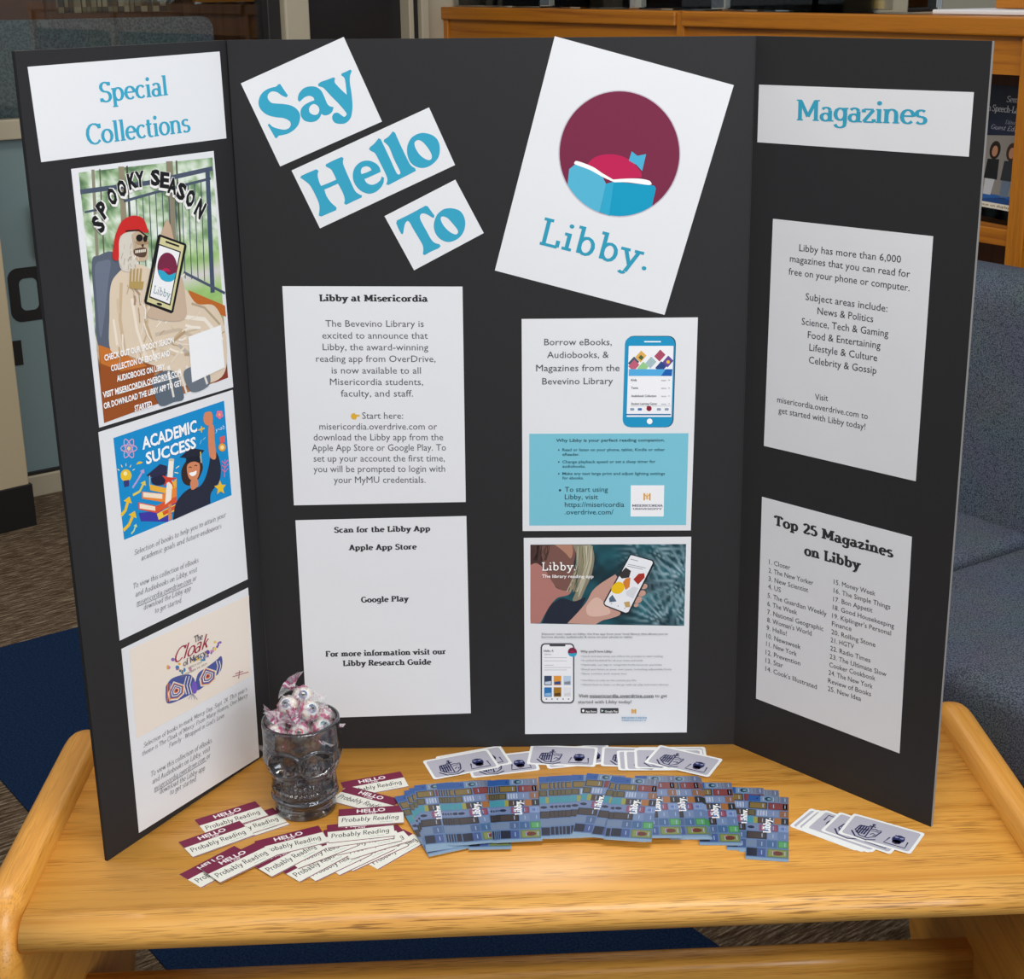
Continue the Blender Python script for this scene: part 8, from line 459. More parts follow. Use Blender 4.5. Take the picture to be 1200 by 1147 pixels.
# black lettering on the frosted panel
def ring_mesh(name, outer, inner, y0, y1, m, parent):
    n = len(outer); V = [(x, y0, z) for x, z in outer] + [(x, y0, z) for x, z in inner] + [(x, y1, z) for x, z in outer] + [(x, y1, z) for x, z in inner]; F = []
    for i in range(n):
        j = (i + 1) % n; F += [(i, j, n + j, n + i), (2 * n + i, 3 * n + i, 3 * n + j, 2 * n + j), (i, 2 * n + i, 2 * n + j, j), (n + i, n + j, 3 * n + j, 3 * n + i)]
    return mesh_obj(name, V, F, m, parent)
ring_mesh('letter', rrect(.006, .118, .502, .652, .03), rrect(.036, .086, .532, .622, .016), .0235, .026, BLACKM, lw)
box('letter', -.05, .024, .0235, .026, .382, .452, BLACKM, lw)
hd = gw('door_pull', .075, .135, -.045, -.012, .685, .83, DKWOOD, .012, False, True, 3)
tag(hd, 'brown rounded pull on the frosted glass, left of the black board', 'door pull')
for z in (.70, .815): box('mount', .095, .112, -.02, .03, z - .006, z + .006, BLACKM, hd)
colm = box('wall_left', -.9, 0, 0, .2, 0, 2.6, WALLM, None, .004); struct(frame(colm, (-1.309, 2.079, 0), 42)); colm.location = (-1.309 - .0, 2.079, 0)
bb = box('baseboard_left', -.905, .006, -.006, .2, 0, .118, BLACKM, None, .002); struct(frame(bb, (-1.309, 2.079, 0), 42))

# felt screen behind the glass
pr = rrect(-1.1, .712, .62, 1.305, .035, 6)
bm = bmesh.new(); va = [bm.verts.new((x, .10, z)) for x, z in pr]; vb = [bm.verts.new((x, .125, z)) for x, z in pr]; n = len(pr)
bm.faces.new(va); bm.faces.new(vb[::-1])
for i in range(n): bm.faces.new((va[i], va[(i + 1) % n], vb[(i + 1) % n], vb[i]))
sc = thing('felt_screen', 'grey felt privacy screen with rounded corner, standing behind the glass at upper left', 'screen', GW, GD)
bm_obj('panel', bm, FELT, sc)
for x in (-.9, .55): box('foot', x, x + .05, .04 + .055, .13, 0, .63, BEIGE, sc, .004)
# dim bookshelf behind the glass
def bgx(name, x0, x1, y0, y1, z0, z1, m, p, r=0): return box(name, x0, x1, y0, y1, z0, z1, m, p, r)
bs = thing('bookshelf', 'dark brown wooden bookshelf behind the glass at upper left', 'bookshelf', GW, GD)
bgx('side', -.3, .645, 1.25, 1.6, 0, 2.0, mat('warm_brown_panel', '#6e3a12', .4), bs)
bgx('back', .645, 2.3, 1.55, 1.6, 0, 2.0, DKWOOD, bs)
bgx('upright', .645, .68, 1.22, 1.6, 0, 2.0, DKWOOD, bs); bgx('upright', 1.15, 1.19, 1.22, 1.6, 0, 2.0, DKWOOD, bs)
bgx('shelf', .68, 1.15, 1.25, 1.55, 1.27, 1.30, DKWOOD, bs); bgx('shelf', .68, 1.15, 1.25, 1.55, .95, .98, DKWOOD, bs)
bgx('front_panel', 1.19, 2.3, 1.24, 1.27, 0, 1.33, DKWOOD, bs); bgx('ledge', 1.19, 2.3, 1.2, 1.5, 1.33, 1.36, OAKS, bs)
rnd = random.Random(7); x = .69; k = 0
spine = [mat('book_cloth', c, .7) for c in ('#8b8168', '#3a3c34', '#6d6a4a', '#a59c80', '#2e3a3a', '#54482c', '#77725c')]
bookp = None
while x < 1.13:
    w = rnd.uniform(.014, .026); h = rnd.uniform(.2, .26)
    b = box('book', 0, w, 0, .17, 0, h, rnd.choice(spine), None, .001)
    band = box('spine_label', .001, w - .001, -.001, .002, .02, .05, rnd.choice(spine), b)
    a = math.radians(GD); lx, ly = x, 1.28
    b.location = (GW[0] + lx * math.cos(a) - ly * math.sin(a), GW[1] + lx * math.sin(a) + ly * math.cos(a), 1.30); b.rotation_euler = (0, 0, a)
    tag(b, 'book standing upright on the dim shelf behind the glass', 'book', 'books behind the glass'); x += w + rnd.uniform(.001, .004); k += 1

# ------------------------------------------------------------------ oak bookcase at the right
BC = (-.2066, 3.203, 0); BD = -56
bc = thing('oak_bookcase', 'low oak bookcase behind the display board, clear holders on its top', 'bookcase', BC, BD)
for x0, x1 in ((-.03, 1.142), (1.17, 3.1)): box('top_board', x0, x1, -.012, .36, 1.282, 1.32, OAKS, bc, .004)
for x0, x1 in ((0, 1.142), (1.17, 2.24), (2.28, 3.1)): box('apron', x0, x1, .004, .03, 1.205 if x0 > 1 else 1.2, 1.282, OAKS, bc)
for x0 in (-.03, 1.142, 2.24, 3.06): box('upright', x0, x0 + (.028 if x0 < 2 else .042), -.004, .36, 0, 1.282 if x0 != 1.142 else 1.315, OAKV, bc, .002)
box('back_panel', 0, 3.1, .345, .36, 0, 1.282, DKWOOD, bc)
for z in (.89, .52, .1):
    for x0, x1 in ((0, 1.142), (1.17, 2.24), (2.282, 3.06)): box('shelf', x0, x1, 0, .345, z - .035, z, OAKS, bc, .002)
def bcp(x, y, z):
    a = math.radians(BD); return (BC[0] + x * math.cos(a) - y * math.sin(a), BC[1] + x * math.sin(a) + y * math.cos(a), z)
# magazine in the right bay
mg = thing('journal', 'dark blue journal with a group photo on its cover, in the bookcase at right', 'journal', bcp(2.105, .10, .893), BD - 8)
cov = box('cover', -.10, .10, 0, .006, 0, .282, mat('journal_blue', '#1a2440', .3), mg, .0015)
pf = Print(); W_, H_ = 200, 282
def rc(p, x0, y0, x1, y1, c): p.poly([(x0, y0), (x1, y0), (x1, y1), (x0, y1)], c)
rc(pf, 0, 0, 200, 282, '#17213f'); pf.up(); pf.poly([(0, 112), (200, 98), (200, 235), (0, 240)], '#8f8b88'); rc(pf, 0, 238, 200, 282, '#1c4a8c'); pf.up()
pf.area([(0, 238), (60, 246), (130, 236), (200, 244), (200, 232), (0, 232)], [], '#2a62ac'); pf.up()
for cx, hair, top, leg in ((36, '#2a1a14', '#20242c', '#3a4658'), (84, '#1e1410', '#181a20', '#c8ccd4'), (136, '#3a241a', '#2c3038', '#6a7c94'), (176, '#2a1c16', '#a08440', '#33405a')):
    pf.poly([(cx + 17 * math.cos(t), 138 + 20 * math.sin(t)) for t in [i * math.pi / 7 for i in range(14)]], hair)
    pf.up(); pf.poly([(cx + 9 * math.cos(t), 140 + 12 * math.sin(t)) for t in [i * math.pi / 6 for i in range(12)]], '#b98466')
    pf.poly([(cx - 18, 158), (cx + 18, 156), (cx + 22, 200), (cx - 20, 200)], top); pf.poly([(cx - 15, 200), (cx + 15, 200), (cx + 10, 234), (cx - 14, 234)], leg); pf.up()
pf.text('Seminars', 92, 34, 170, 34, 13, 'serif', '#d8dce8'); pf.text('in Speech-Language', 34, 56, 188, 56, 14, 'serif', '#e4e8f0'); pf.text('Editor in Chief', 100, 80, 176, 80, 8, 'ital', '#b8c0d4'); pf.text('Guest Editor', 60, 94, 160, 94, 10, 'ital', '#c4cce0')
rc(pf, 62, 250, 168, 268, '#f0ead8'); pf.up(); pf.text('Issue on display', 66, 258, 160, 258, 5, 'sansb', '#7a5a40'); pf.text('Please return', 66, 265, 140, 265, 5, 'sansb', '#7a5a40')
pf.build('cover_print', GLOSSINK, mg, lambda x, y, k: (-.1 + x / 1000, -.0004 - k, .282 - y / 1000), (0, 0, 0))
mg.rotation_euler = (math.radians(-8), 0, math.radians(BD - 8))
st = thing('magazine_stand', 'clear acrylic stand holding the blue journal in the bookcase', 'stand', bcp(2.105, .09, .891), BD - 8)
box('ledge', -.11, .11, -.03, .012, 0, .003, ACRYL, st); box('lip', -.11, .11, -.033, -.03, 0, .03, ACRYL, st)
# clear holders standing on the bookcase
def holder(x0, x1, y, label, back, tall=.26, extra=None):
    t = thing('acrylic_holder', label, 'display holder', bcp(x0, y, 1.321), BD)
    w = x1 - x0
    box('base', 0, w, 0, .11, 0, .004, ACRYL, t); box('side', 0, .003, 0, .11, .004, tall, ACRYL, t); box('side', w - .003, w, 0, .11, .004, tall, ACRYL, t)
    box('front', .003, w - .003, 0, .003, .004, tall, ACRYL, t); return t
def content(name, x0, x1, y, m, label, cat, z=.006, t=.05, h=.22):
    o = box(name, 0, x1 - x0, 0, t, 0, h, m, None, .003); o.location = bcp(x0, y, 1.321 + z); o.rotation_euler = (0, 0, math.radians(BD)); return tag(o, label, cat)
holder(-.01, .47, .03, 'clear acrylic box at the left end of the bookcase top', None)
tc = content('trinket_case', .06, .2, .05, mat('tan_trinket', '#a07850', .6), 'tan trinket inside the leftmost clear box', 'trinket', h=.08)
tc2 = content('glass_trinket', .27, .42, .05, mat('steel_trinket', '#5a6468', .3), 'steel grey trinket inside the leftmost clear box', 'trinket', h=.06)
holder(.52, .90, .03, 'clear acrylic holder with a pale leaflet on the bookcase top', None)
content('leaflet', .54, .88, .06, mat('pale_leaflet', '#cbbdb4', .6), 'pale pinkish leaflet in a clear holder above the tilted logo sheet', 'leaflet', t=.004)
content('name_plate', .62, .74, .045, BLACKM, 'small dark plate in front of the pale leaflet', 'plate', t=.006, h=.05)
holder(.95, 1.24, .03, 'clear acrylic holder over the bookcase joint, dark navy book inside', None)
content('navy_book', .97, 1.22, .06, mat('navy_cover', '#141b2c', .4), 'navy book in a clear holder above the bookcase joint', 'book', t=.03)
holder(1.29, 1.60, .03, 'clear acrylic holder with a near black cover, second from the right', None)
content('black_book', 1.31, 1.58, .06, mat('black_cover', '#15161b', .4), 'near black book in a clear holder, left of the yellow lettered one', 'book', t=.03)
holder(1.62, 1.90, .03, 'rightmost clear acrylic holder on the bookcase top', None)
yb = content('dark_book', 1.64, 1.80, .06, mat('slate_cover', '#1c2430', .4), 'dark slate book with a yellow foot in the rightmost clear holder', 'book', t=.03)
box('yellow_band', .07, .16, -.003, 0, .004, .022, mat('yellow_print', '#c9a52c', .5), yb)
content('paper_sheaf', 1.95, 2.30, .05, PAPER, 'white loose papers lying at the right end of the bookcase top', 'papers', z=0, t=.2, h=.01)
content('wood_tray', 2.03, 2.16, .16, OAKS, 'small oak block behind the white papers on the bookcase', 'block', z=.011, t=.08, h=.09)
content('black_pouch', 2.2, 2.45, .12, BLACKM, 'black case on the white papers at the top right corner', 'case', z=.011, t=.1, h=.07)

# ------------------------------------------------------------------ sofa
so = thing('sofa', 'blue-grey woven fabric sofa with oak base rail, right of the board', 'sofa', (.86, .76, 0), -56)
SX = .10
def cushion(name, x0, x1, y0, y1, z0, z1, r, m, p, tilt=0):
    bm = bmesh.new(); add_box(bm, x0, x1, y0, y1, z0, z1, r, 5); o = bm_obj(name, bm, m, p, True)
    if tilt:
        for v in o.data.vertices: v.co.y += (v.co.z - z0) * tilt
    return o
cushion('seat_cushion', SX + .003, SX + .62, -.52, .04, .30, .452, .035, SOFA, so)
cushion('seat_cushion', SX - .60, SX - .003, -.52, .04, .30, .452, .035, SOFA, so)
cushion('backrest', SX - .60, SX + .62, .0, .16, .30, .885, .06, SOFA, so, .12)
box('base_rail', SX - .6, SX + .62, -.50, -.46, .2, .298, OAKX, so, .012, 3)
box('base_rail', SX - .6, SX + .62, .05, .09, .2, .298, OAKX, so, .01, 3)
for x in (SX - .58, SX + .55):
    for y in (-.5, .04): box('leg', x, x + .05, y, y + .05, 0, .2, OAKV, so, .006)

# ------------------------------------------------------------------ oak table
tb = thing('oak_table', 'low oak table with thick rounded end panels, under the display board', 'table', (.035, -.13, 0), 2.2)
HX = .568
top = [(.235, T - .04), (.235, T)]
rr_ = .0215
prof = [(-.2145, T - .043), (-.2145, T)] + [(-.215 - .03 * math.sin(t) , T - rr_ + rr_ * math.cos(t)) for t in [math.pi * i / 14 for i in range(15)]]
extrude_profile('edge_band', prof, -HX, HX, OAKE, tb, 8)
extrude_profile('tabletop', [(-.2145, T - .04), (-.2145, T), (.235, T), (.235, T - .04)], -HX, HX, OAKX, tb, 1)
def slab(x0, x1):
    pr = rrect(-.262, .25, .0, T + .018, .085, 10); bm = bmesh.new(); va = [bm.verts.new((x0, y, z)) for y, z in pr]; f = bm.faces.new(va)
    e = bmesh.ops.extrude_face_region(bm, geom=[f]); vs = [v for v in e['geom'] if isinstance(v, bmesh.types.BMVert)]
    bmesh.ops.translate(bm, vec=(x1 - x0, 0, 0), verts=vs)
    ed = [e_ for e_ in bm.edges if abs((e_.verts[0].co.x - e_.verts[1].co.x)) < 1e-6]
    bmesh.ops.bevel(bm, geom=ed, offset=.023, segments=6, profile=.5, affect='EDGES')
    return bm_obj('end_panel', bm, OAKY, tb, True)
slab(-HX - .052, -HX + .0005); slab(HX - .0005, HX + .052)
prof = rrect(-.047, -.005, .085, .197, .012, 5)
extrude_profile('stretcher', prof, -HX - .002, HX + .002, OAKX, tb, 4)

# ------------------------------------------------------------------ trifold board
up = lambda p: Vector((p[0], p[1], p[2] + T))
bd = thing('display_board', 'black three-panel presentation board standing on the oak table', 'display board', (0, 0, T))
NORM = {}
for k in 'LCR':            # corner order in BOARD: top left, top right, bottom right, bottom left
    q = [Vector(BOARD[k][i]) for i in (3, 2, 1, 0)]
    nrm = (q[1] - q[0]).cross(q[3] - q[0]).normalized(); NORM[k] = nrm; u = (q[1] - q[0]).normalized()
    back = [v - nrm * .0042 for v in q]
    if k == 'L': back[1] -= u * .0025; back[2] -= u * .0025
    if k == 'R': back[0] += u * .0025; back[3] += u * .0025
    o = mesh_obj('center_panel' if k == 'C' else 'wing_panel', q + back, [(0, 1, 2, 3), (7, 6, 5, 4), (0, 4, 5, 1), (1, 5, 6, 2), (2, 6, 7, 3), (3, 7, 4, 0)], BOARD_M, bd); o.data.materials.append(EDGE_M)
    if k == 'R': o.data.polygons[3].material_index = 1
for k, i0, i1, dx in (('L', 2, 1, -.0016), ('R', 3, 0, .0004)):   # scored fold lines
    b0, b1 = Vector(BOARD[k][i0]), Vector(BOARD[k][i1]); d = Vector((dx, -.0007, 0)); e = Vector((.0016, 0, 0)); g = Vector((0, .001, 0))
    mesh_obj('fold_crease', [b0 + d, b0 + d + e, b1 + d + e, b1 + d, b0 + d + g, b0 + d + e + g, b1 + d + e + g, b1 + d + g], [(0, 1, 2, 3), (7, 6, 5, 4), (0, 4, 5, 1), (1, 5, 6, 2), (2, 6, 7, 3), (3, 7, 4, 0)], FOLDM, bd)

LABELS = {
 'special': ('sign_strip', 'white strip reading Special Collections in blue, top of the left wing', 'sign'),
 'magazines': ('sign_strip', 'white strip reading Magazines in blue, top of the right wing', 'sign'),
 'say': ('word_sign', 'white tilted paper with the large blue word Say', 'sign'),
 'hello': ('word_sign', 'white tilted paper with the large blue word Hello', 'sign'),
 'to': ('word_sign', 'small white tilted paper with the large blue word To', 'sign'),
 'logo': ('logo_sheet', 'white tilted sheet with a maroon disc and teal open book above blue lettering', 'poster'),
 'at': ('info_sheet', 'white text sheet on the centre panel, left column, upper of two, grey paragraphs', 'sheet'),
 'scan': ('info_sheet', 'white sheet with four bold headings on the centre panel, behind the candy mug', 'sheet'),
 'borrow': ('flyer', 'white flyer with a blue drawn phone and a light blue text box', 'flyer'),
 'reader': ('flyer', 'white flyer with a photo of a hand holding a phone, bottom right of centre panel', 'flyer'),
 'six': ('info_sheet', 'white text sheet in the middle of the right wing, under the Magazines strip', 'sheet'),
 'top': ('list_sheet', 'white sheet headed Top 25 Magazines with two numbered columns', 'sheet'),
 'spooky': ('photo_poster', 'photo poster of a robed skeleton in a red bandana under Spooky Season lettering', 'poster'),
 'academic': ('flyer', 'white flyer with a blue cartoon of a graduate, headed Academic Success', 'flyer'),
 'cloak': ('flyer', 'white flyer with a beige picture of a striped cloak, lowest on the left wing', 'flyer'),
}
def poly_runs(ops):
    pr = Print()
    lettering = Print(); lettering.k = 0
    for op in ops:
        t = op[0]
        if t == 'P': pr.poly([tuple(p) for p in op[1]], op[2]); pr.up()
        elif t == 'S': pr.area(smooth_loop(op[1]), [smooth_loop(h) for h in op[3]], op[2]); pr.up()
        elif t == 'L': pr.line([tuple(p) for p in op[1]], op[2], op[3]); pr.up()
        elif t == 'G': pr.grid(op[1], op[2], op[3], op[4]); pr.up()
        elif t == 'T':
            if op[7] == 'sansx2': lettering.k = pr.k + 1e-5
            else: lettering.k = pr.k + 4e-5
            lettering.text(op[1], op[2], op[3], op[4], op[5], op[6], op[7], op[8])
    lettering_min = None
    return pr, lettering
for key, d in POSTERS.items():
    n = NORM[d['panel']]; c3 = [up(p) for p in d['c']]; W_, H_ = d['size']; cen = (c3[0] + c3[1] + c3[2] + c3[3]) / 4
    nm, lab, cat = LABELS[key]
    t = thing(nm, lab, cat, cen)
    def at(x, y, k, c3=c3, W_=W_, H_=H_, n=n):
        u, v = x / W_, y / H_; return (c3[0] * (1 - u) + c3[1] * u) * (1 - v) + (c3[3] * (1 - u) + c3[2] * u) * v + n * (.0006 + k)
    base_off = [Vector(p) - cen for p in c3]
    V = [p + n * .0005 for p in base_off] + [p + n * .0001 for p in base_off]
    mesh_obj('paper', V, [(3, 2, 1, 0), (4, 5, 6, 7), (0, 1, 5, 4), (1, 2, 6, 5), (2, 3, 7, 6), (3, 0, 4, 7)], PAPER, t)
    # texts drawn before later pictures keep their own height: every text sits above all shapes of its poster
    pr, le = poly_runs(d['ops'])
    kmax = pr.k + 3e-5; le.v = [(x, y, max(k, kmax if k > pr.k else k)) for x, y, k in le.v]
    hi = pr.k
    if key == 'spooky':
        pass
    if pr.f: pr.build('picture' if key not in ('say', 'hello', 'to', 'academic', 'cloak') else ('letters' if key in ('say', 'hello', 'to') else 'picture'), INK, t, at, cen)
    if le.f: 
        le.v = [(x, y, k + (hi if k < hi else 0)) for x, y, k in le.v]
        le.build('lettering', INK, t, at, cen)

# ------------------------------------------------------------------ cards on the table
def flat(name, m, w, h, t, prn, back, r=0):
    """a card: sheet lying flat, origin at its top-left corner, x right, y up(-y down)"""
    pts = [(x, y - h) for x, y in rrect(0, w, 0, h, r, 3)] if r else [(0, -h), (w, -h), (w, 0), (0, 0)]
    n = len(pts); V = [(x / 1000, y / 1000, 0) for x, y in pts] + [(x / 1000, y / 1000, t / 1000) for x, y in pts]
    F = [tuple(range(n))[::-1], tuple(range(n, 2 * n))] + [(i, (i + 1) % n, n + (i + 1) % n, n + i) for i in range(n)]
    root = mesh_obj(name, V, F, back); pp = prn.build('print', m, root, lambda x, y, k: (x / 1000, -y / 1000, t / 1000 + .00002 + k), (0, 0, 0)); return root
# name badge
hp = Print(); rc(hp, 0, 0, 79, 42, '#efeee4'); hp.up(); rc(hp, 0, 0, 79, 16.5, '#7c2747'); rc(hp, 0, 40.6, 79, 42, '#7c2747'); hp.up()
hp.text('HELLO', 22, 11, 57, 11, 8, 'sansx', '#f6eef0'); hp.text('I AM', 33, 15.2, 45, 15.2, 2.8, 'sansb', '#f0e0e6')
hp.text('Probably Reading', 4, 31, 73, 31, 9.5, 'hand', '#26282c'); hp.text('your library', 50, 36.6, 66, 36.6, 1.8, 'sansb', '#6fb0a8')
badge = flat('name_badge', INK, 79, 42, .22, hp, CREAM)
# bookmark
bp = Print(); w, h = 50.0, 147.0
def hazed(c, k=.06):  # bluish haze of window glare mixed into the bookmark's print colours
    a = [int(c[i:i + 2], 16) for i in (1, 3, 5)]; return '#%02x%02x%02x' % tuple(int((x * (1 - k) + y * k) * .92) for x, y in zip(a, (108, 134, 176)))
def fr(u0, v0, u1, v1, c, inset=None):
    rc(bp, u0 * w, v0 * h, u1 * w, v1 * h, hazed(c))
    if inset: bp.up(); rc(bp, (u0 + .03) * w, (v0 + .012) * h, (u1 - .03) * w, (v1 - .012) * h, hazed(inset))
rc(bp, 0, 0, w, h, '#5f7ba6'); bp.up()
fr(0, 0, .3, .1, '#2c5ea8'); fr(.3, 0, .62, .1, '#7d98b8'); fr(.62, 0, .8, .1, '#8390a6'); fr(.8, 0, 1, .1, '#777e96')
fr(.02, .11, .47, .22, '#3c3430', '#8c7438'); fr(.50, .11, .99, .22, '#7c3032', '#8f4440'); fr(.86, .12, .97, .21, '#8a6a34')
fr(0, .235, .2, .335, '#4a4632', '#6e6440'); fr(.22, .235, .48, .335, '#93a3c4'); fr(.5, .235, .76, .335, '#8696bc'); fr(.78, .235, 1, .335, '#9c6a4a')
fr(0, .35, .15, .45, '#4aa0b0'); fr(.15, .35, .25, .45, '#a8a850'); fr(.25, .35, .40, .45, '#5a4436'); fr(.40, .35, .62, .45, '#39424e'); fr(.64, .35, .82, .45, '#b4743c'); fr(.82, .35, 1, .45, '#33302e')
fr(0, .465, .28, .565, '#7f90b8'); fr(.3, .465, .42, .565, '#9c5068'); fr(.6, .465, .74, .565, '#8c3a50', '#a65a6a'); fr(.76, .465, 1, .565, '#8fa4d0')
fr(0, .58, .48, .69, '#2b2a2e', '#4c403c'); fr(.5, .58, .74, .69, '#8095bc'); fr(.76, .58, 1, .69, '#7088b4')
fr(0, .705, .24, .81, '#7b8fae'); fr(.25, .705, .47, .81, '#566e98'); fr(.49, .705, .72, .81, '#4a6e9c'); fr(.74, .705, 1, .81, '#3f9050', '#63b06a')
fr(.02, .83, .26, .95, '#23283a'); fr(.26, .83, .46, .95, '#48609a'); fr(.5, .83, .98, .95, '#6e8448', '#8f9a54'); bp.up()
def bell(u, v, ru, rv, c): bp.poly([(u * w + ru * w * math.cos(t), v * h + rv * h * math.sin(t)) for t in [i * math.pi / 7 for i in range(14)]], hazed(c))
bell(.5, .05, .09, .033, '#1c3a48'); bell(.1, .515, .085, .022, '#23304a'); bell(.88, .515, .07, .02, '#5f7cc4'); bell(.74, .89, .13, .032, '#74382a'); bell(.22, .05, .02, .012, '#122c6c'); bp.up()
bell(.52, .05, .05, .018, '#7faab8'); bell(.66, .86, .03, .012, '#c87c86')
for i in range(4): rc(bp, (.24 + .07 * i) * w, .245 * h, (.27 + .07 * i) * w, .325 * h, '#b4c0d8')
for i in range(4): rc(bp, (.64 + .1 * i) * w, .01 * h, (.66 + .1 * i) * w, .09 * h, '#5c6a86')
for v in (.05, .165, .285, .4, .515, .635, .76, .89): 
    for u in (.62, .36, .9): rc(bp, u * w, (v - .03) * h, (u + .02) * w, (v + .03) * h, '#9fb2d2')
bp.up(); rc(bp, 0, .965 * h, w, h, '#86a2bc')
bp.up(); bp.text('Libby.', .56 * w, .59 * h, .56 * w, .36 * h, 8.6, 'slabb', '#ffffff')
bookmark = flat('bookmark', GLOSSINK, w, h, .22, bp, BLUEBACK)
# sticker with a crest and an owl
def sticker(flip):
    sp = Print(); w, h = 90, 53; sp.v = []
    f = (lambda x, y: (w - x, h - y)) if flip else (lambda x, y: (x, y))
    sp.poly([f(x, y) for x, y in rrect(3.6, w - 3.6, 3.6, h - 3.6, 3.5, 3)], '#b9b8c4'); sp.up()
    N = '#252a58'
    def ln_(pts, wd): sp.line([f(*p) for p in pts], wd * 1.45, N)
    def el(cx, cy, rx, ry, c): sp.poly([f(cx + rx * math.cos(t), cy + ry * math.sin(t)) for t in [i * math.pi / 8 for i in range(16)]], c)
    # shield: left half with book spines, right half with an open book and a scroll; a cross above
    ln_([(17, 22), (15, 34), (24, 44), (34, 45), (41, 38), (44, 24)], 1.3)
    for x in (19, 22, 25, 28): ln_([(x, 22), (x - .5, 40)], 1.5)
    ln_([(17, 22), (30, 20)], 1.4); ln_([(17, 30), (30, 28)], 1.2); ln_([(31, 14), (31, 44)], 1.2); ln_([(27, 17.5), (35, 17.5)], 1.6); el(31, 13, 2.2, 2, N)
    ln_([(31, 24), (36, 22), (40, 24), (44, 22)], 1.3); ln_([(33, 28), (36, 26.5), (42, 27)], 1); ln_([(34, 36), (37, 32), (40, 34), (38, 37)], 1.2); ln_([(12, 38), (20, 48), (34, 50), (44, 44)], 1.5)
    ln_([(57, 30), (54, 44), (80, 44), (79, 30)], 1.3); el(67, 29, 7.5, 9, N); el(67, 36, 5.5, 5, N); sp.up(); el(64, 25.5, 2.6, 2, '#8f93b4'); el(70, 25.5, 2.6, 2, '#8f93b4'); sp.up(); ln_([(61, 22), (67, 24.5), (73, 22)], 1.2)
    sp.line([f(65, 38), f(65, 41)], .8, '#8a5a30'); sp.line([f(69, 38), f(69, 41)], .8, '#8a5a30')
    return flat('sticker', INK, w, h, .2, sp, mat('sticker_white', '#f4f6f4', .45), 3.5)
stA, stB = sticker(False), sticker(True)

def corners(x, y, a, w, h):
    c, s = math.cos(a), math.sin(a); return [(x, y), (x + w * c, y + w * s), (x + w * c + h * s, y + w * s - h * c), (x + h * s, y - h * c)]
def overlap(P, Q):
    for R_ in (P, Q):
        for i in range(2):
            ax = (R_[i + 1][0] - R_[i][0], R_[i + 1][1] - R_[i][1])
            p = [q[0] * ax[0] + q[1] * ax[1] for q in P]; r = [q[0] * ax[0] + q[1] * ax[1] for q in Q]
            if max(p) <= min(r) or max(r) <= min(p): return False
    return True
placed = []
def place(root, first, x, y, a, w, h, t, label, cat, group):
    P = corners(x, y, a, w, h); z = 0
    for Q, zt in placed:
        if overlap(P, Q): z = max(z, zt)
    cz = CAM['loc'][2]; x += (CAM['loc'][0] - x) * z / cz; y += (CAM['loc'][1] - y) * z / cz     # a raised card sits slightly nearer
    zt = z + t; placed.append((corners(x, y, a, w, h), zt + .00005))
    o = root if first else dup(root)
    o.location = (x, y, T + z + .0002); o.rotation_euler = (0, 0, a); tag(o, label, cat, group); return o
HL = {3: None, 21: 'maroon and cream name badge right of the candy mug, nearest the front, lying over a tilted one',
      20: 'name badge sloping down to the right, tucked under the badge right of the mug', 19: 'uppermost name badge right of the candy mug, its right end whole',
      18: 'leftmost-front name badge lying whole on top of the left pile', 17: 'whole name badge furthest left, middle of the left pile', 16: 'name badge furthest back in the left pile',
      12: 'name badge angled steeply at the lower left tip of the pile', 11: 'name badge directly in front of the candy mug'}
for i, (x0, y0, x1, y1) in enumerate(CARDS['hello']):
    a = math.atan2(y1 - y0, x1 - x0); lab = HL.get(i + 0) or 'maroon and cream name badge half covered in the fan in front of the candy mug'
    lab = {18: 'name badge at the back, right of the candy mug, long edge level', 19: 'name badge sloping down to the right, between two level badges right of the mug',
           20: 'whole name badge right of the mug, nearest the bookmarks and lying over the sloping badge', 17: 'whole name badge on top of the left pile, nearest the front',
           16: 'whole name badge at the far left of the pile, above the front one', 15: 'name badge furthest back in the left pile', 12: 'name badge sticking out steeply at the lower left tip of the pile',
           11: 'name badge touching the front foot of the candy mug', 10: 'upper name badge of the right fan with its writing whole'}.get(i, 'maroon and cream name badge half covered in the fan in front of the candy mug')
    place(badge, i == 0, x0, y0, a, .079, .042, .00025, lab, 'name badge', 'name badges')
for i, (x0, y0, x1, y1) in enumerate(CARDS['bro']):
    a = math.atan2(y1 - y0, x1 - x0) + math.pi / 2
    n = len(CARDS['bro'])
    lab = {10: 'blue bookmark right of the left-end one, its white word showing whole', 15: 'third blue bookmark from the left whose white word shows whole', 23: 'blue bookmark leaning most to the right, in the middle of the row', 24: 'leaning blue bookmark just right of the one that leans most', 33: 'blue bookmark right of the middle, whole face showing, on top of both neighbours', 27: 'blue bookmark third from the right end, its top corner above its neighbours', 25: 'blue bookmark directly under the rightmost one', 26: 'blue bookmark whose lower end sticks out left of the two rightmost ones', 31: 'blue bookmark just right of the fully visible one, its word half covered', 16: 'blue bookmark starting the tight fan in the middle of the row', n - 1: 'rightmost blue bookmark, its whole face showing', 0: 'leftmost blue bookmark, mostly under the others', 4: 'blue bookmark on top at the left end of the row'}.get(i, 'blue patterned bookmark in the overlapping row, partly covered by its neighbours')
    place(bookmark, i == 0, x0, y0, a, .050, .147, .00025, lab, 'bookmark', 'bookmarks in the long row')
placed2 = placed
fA = fB = True
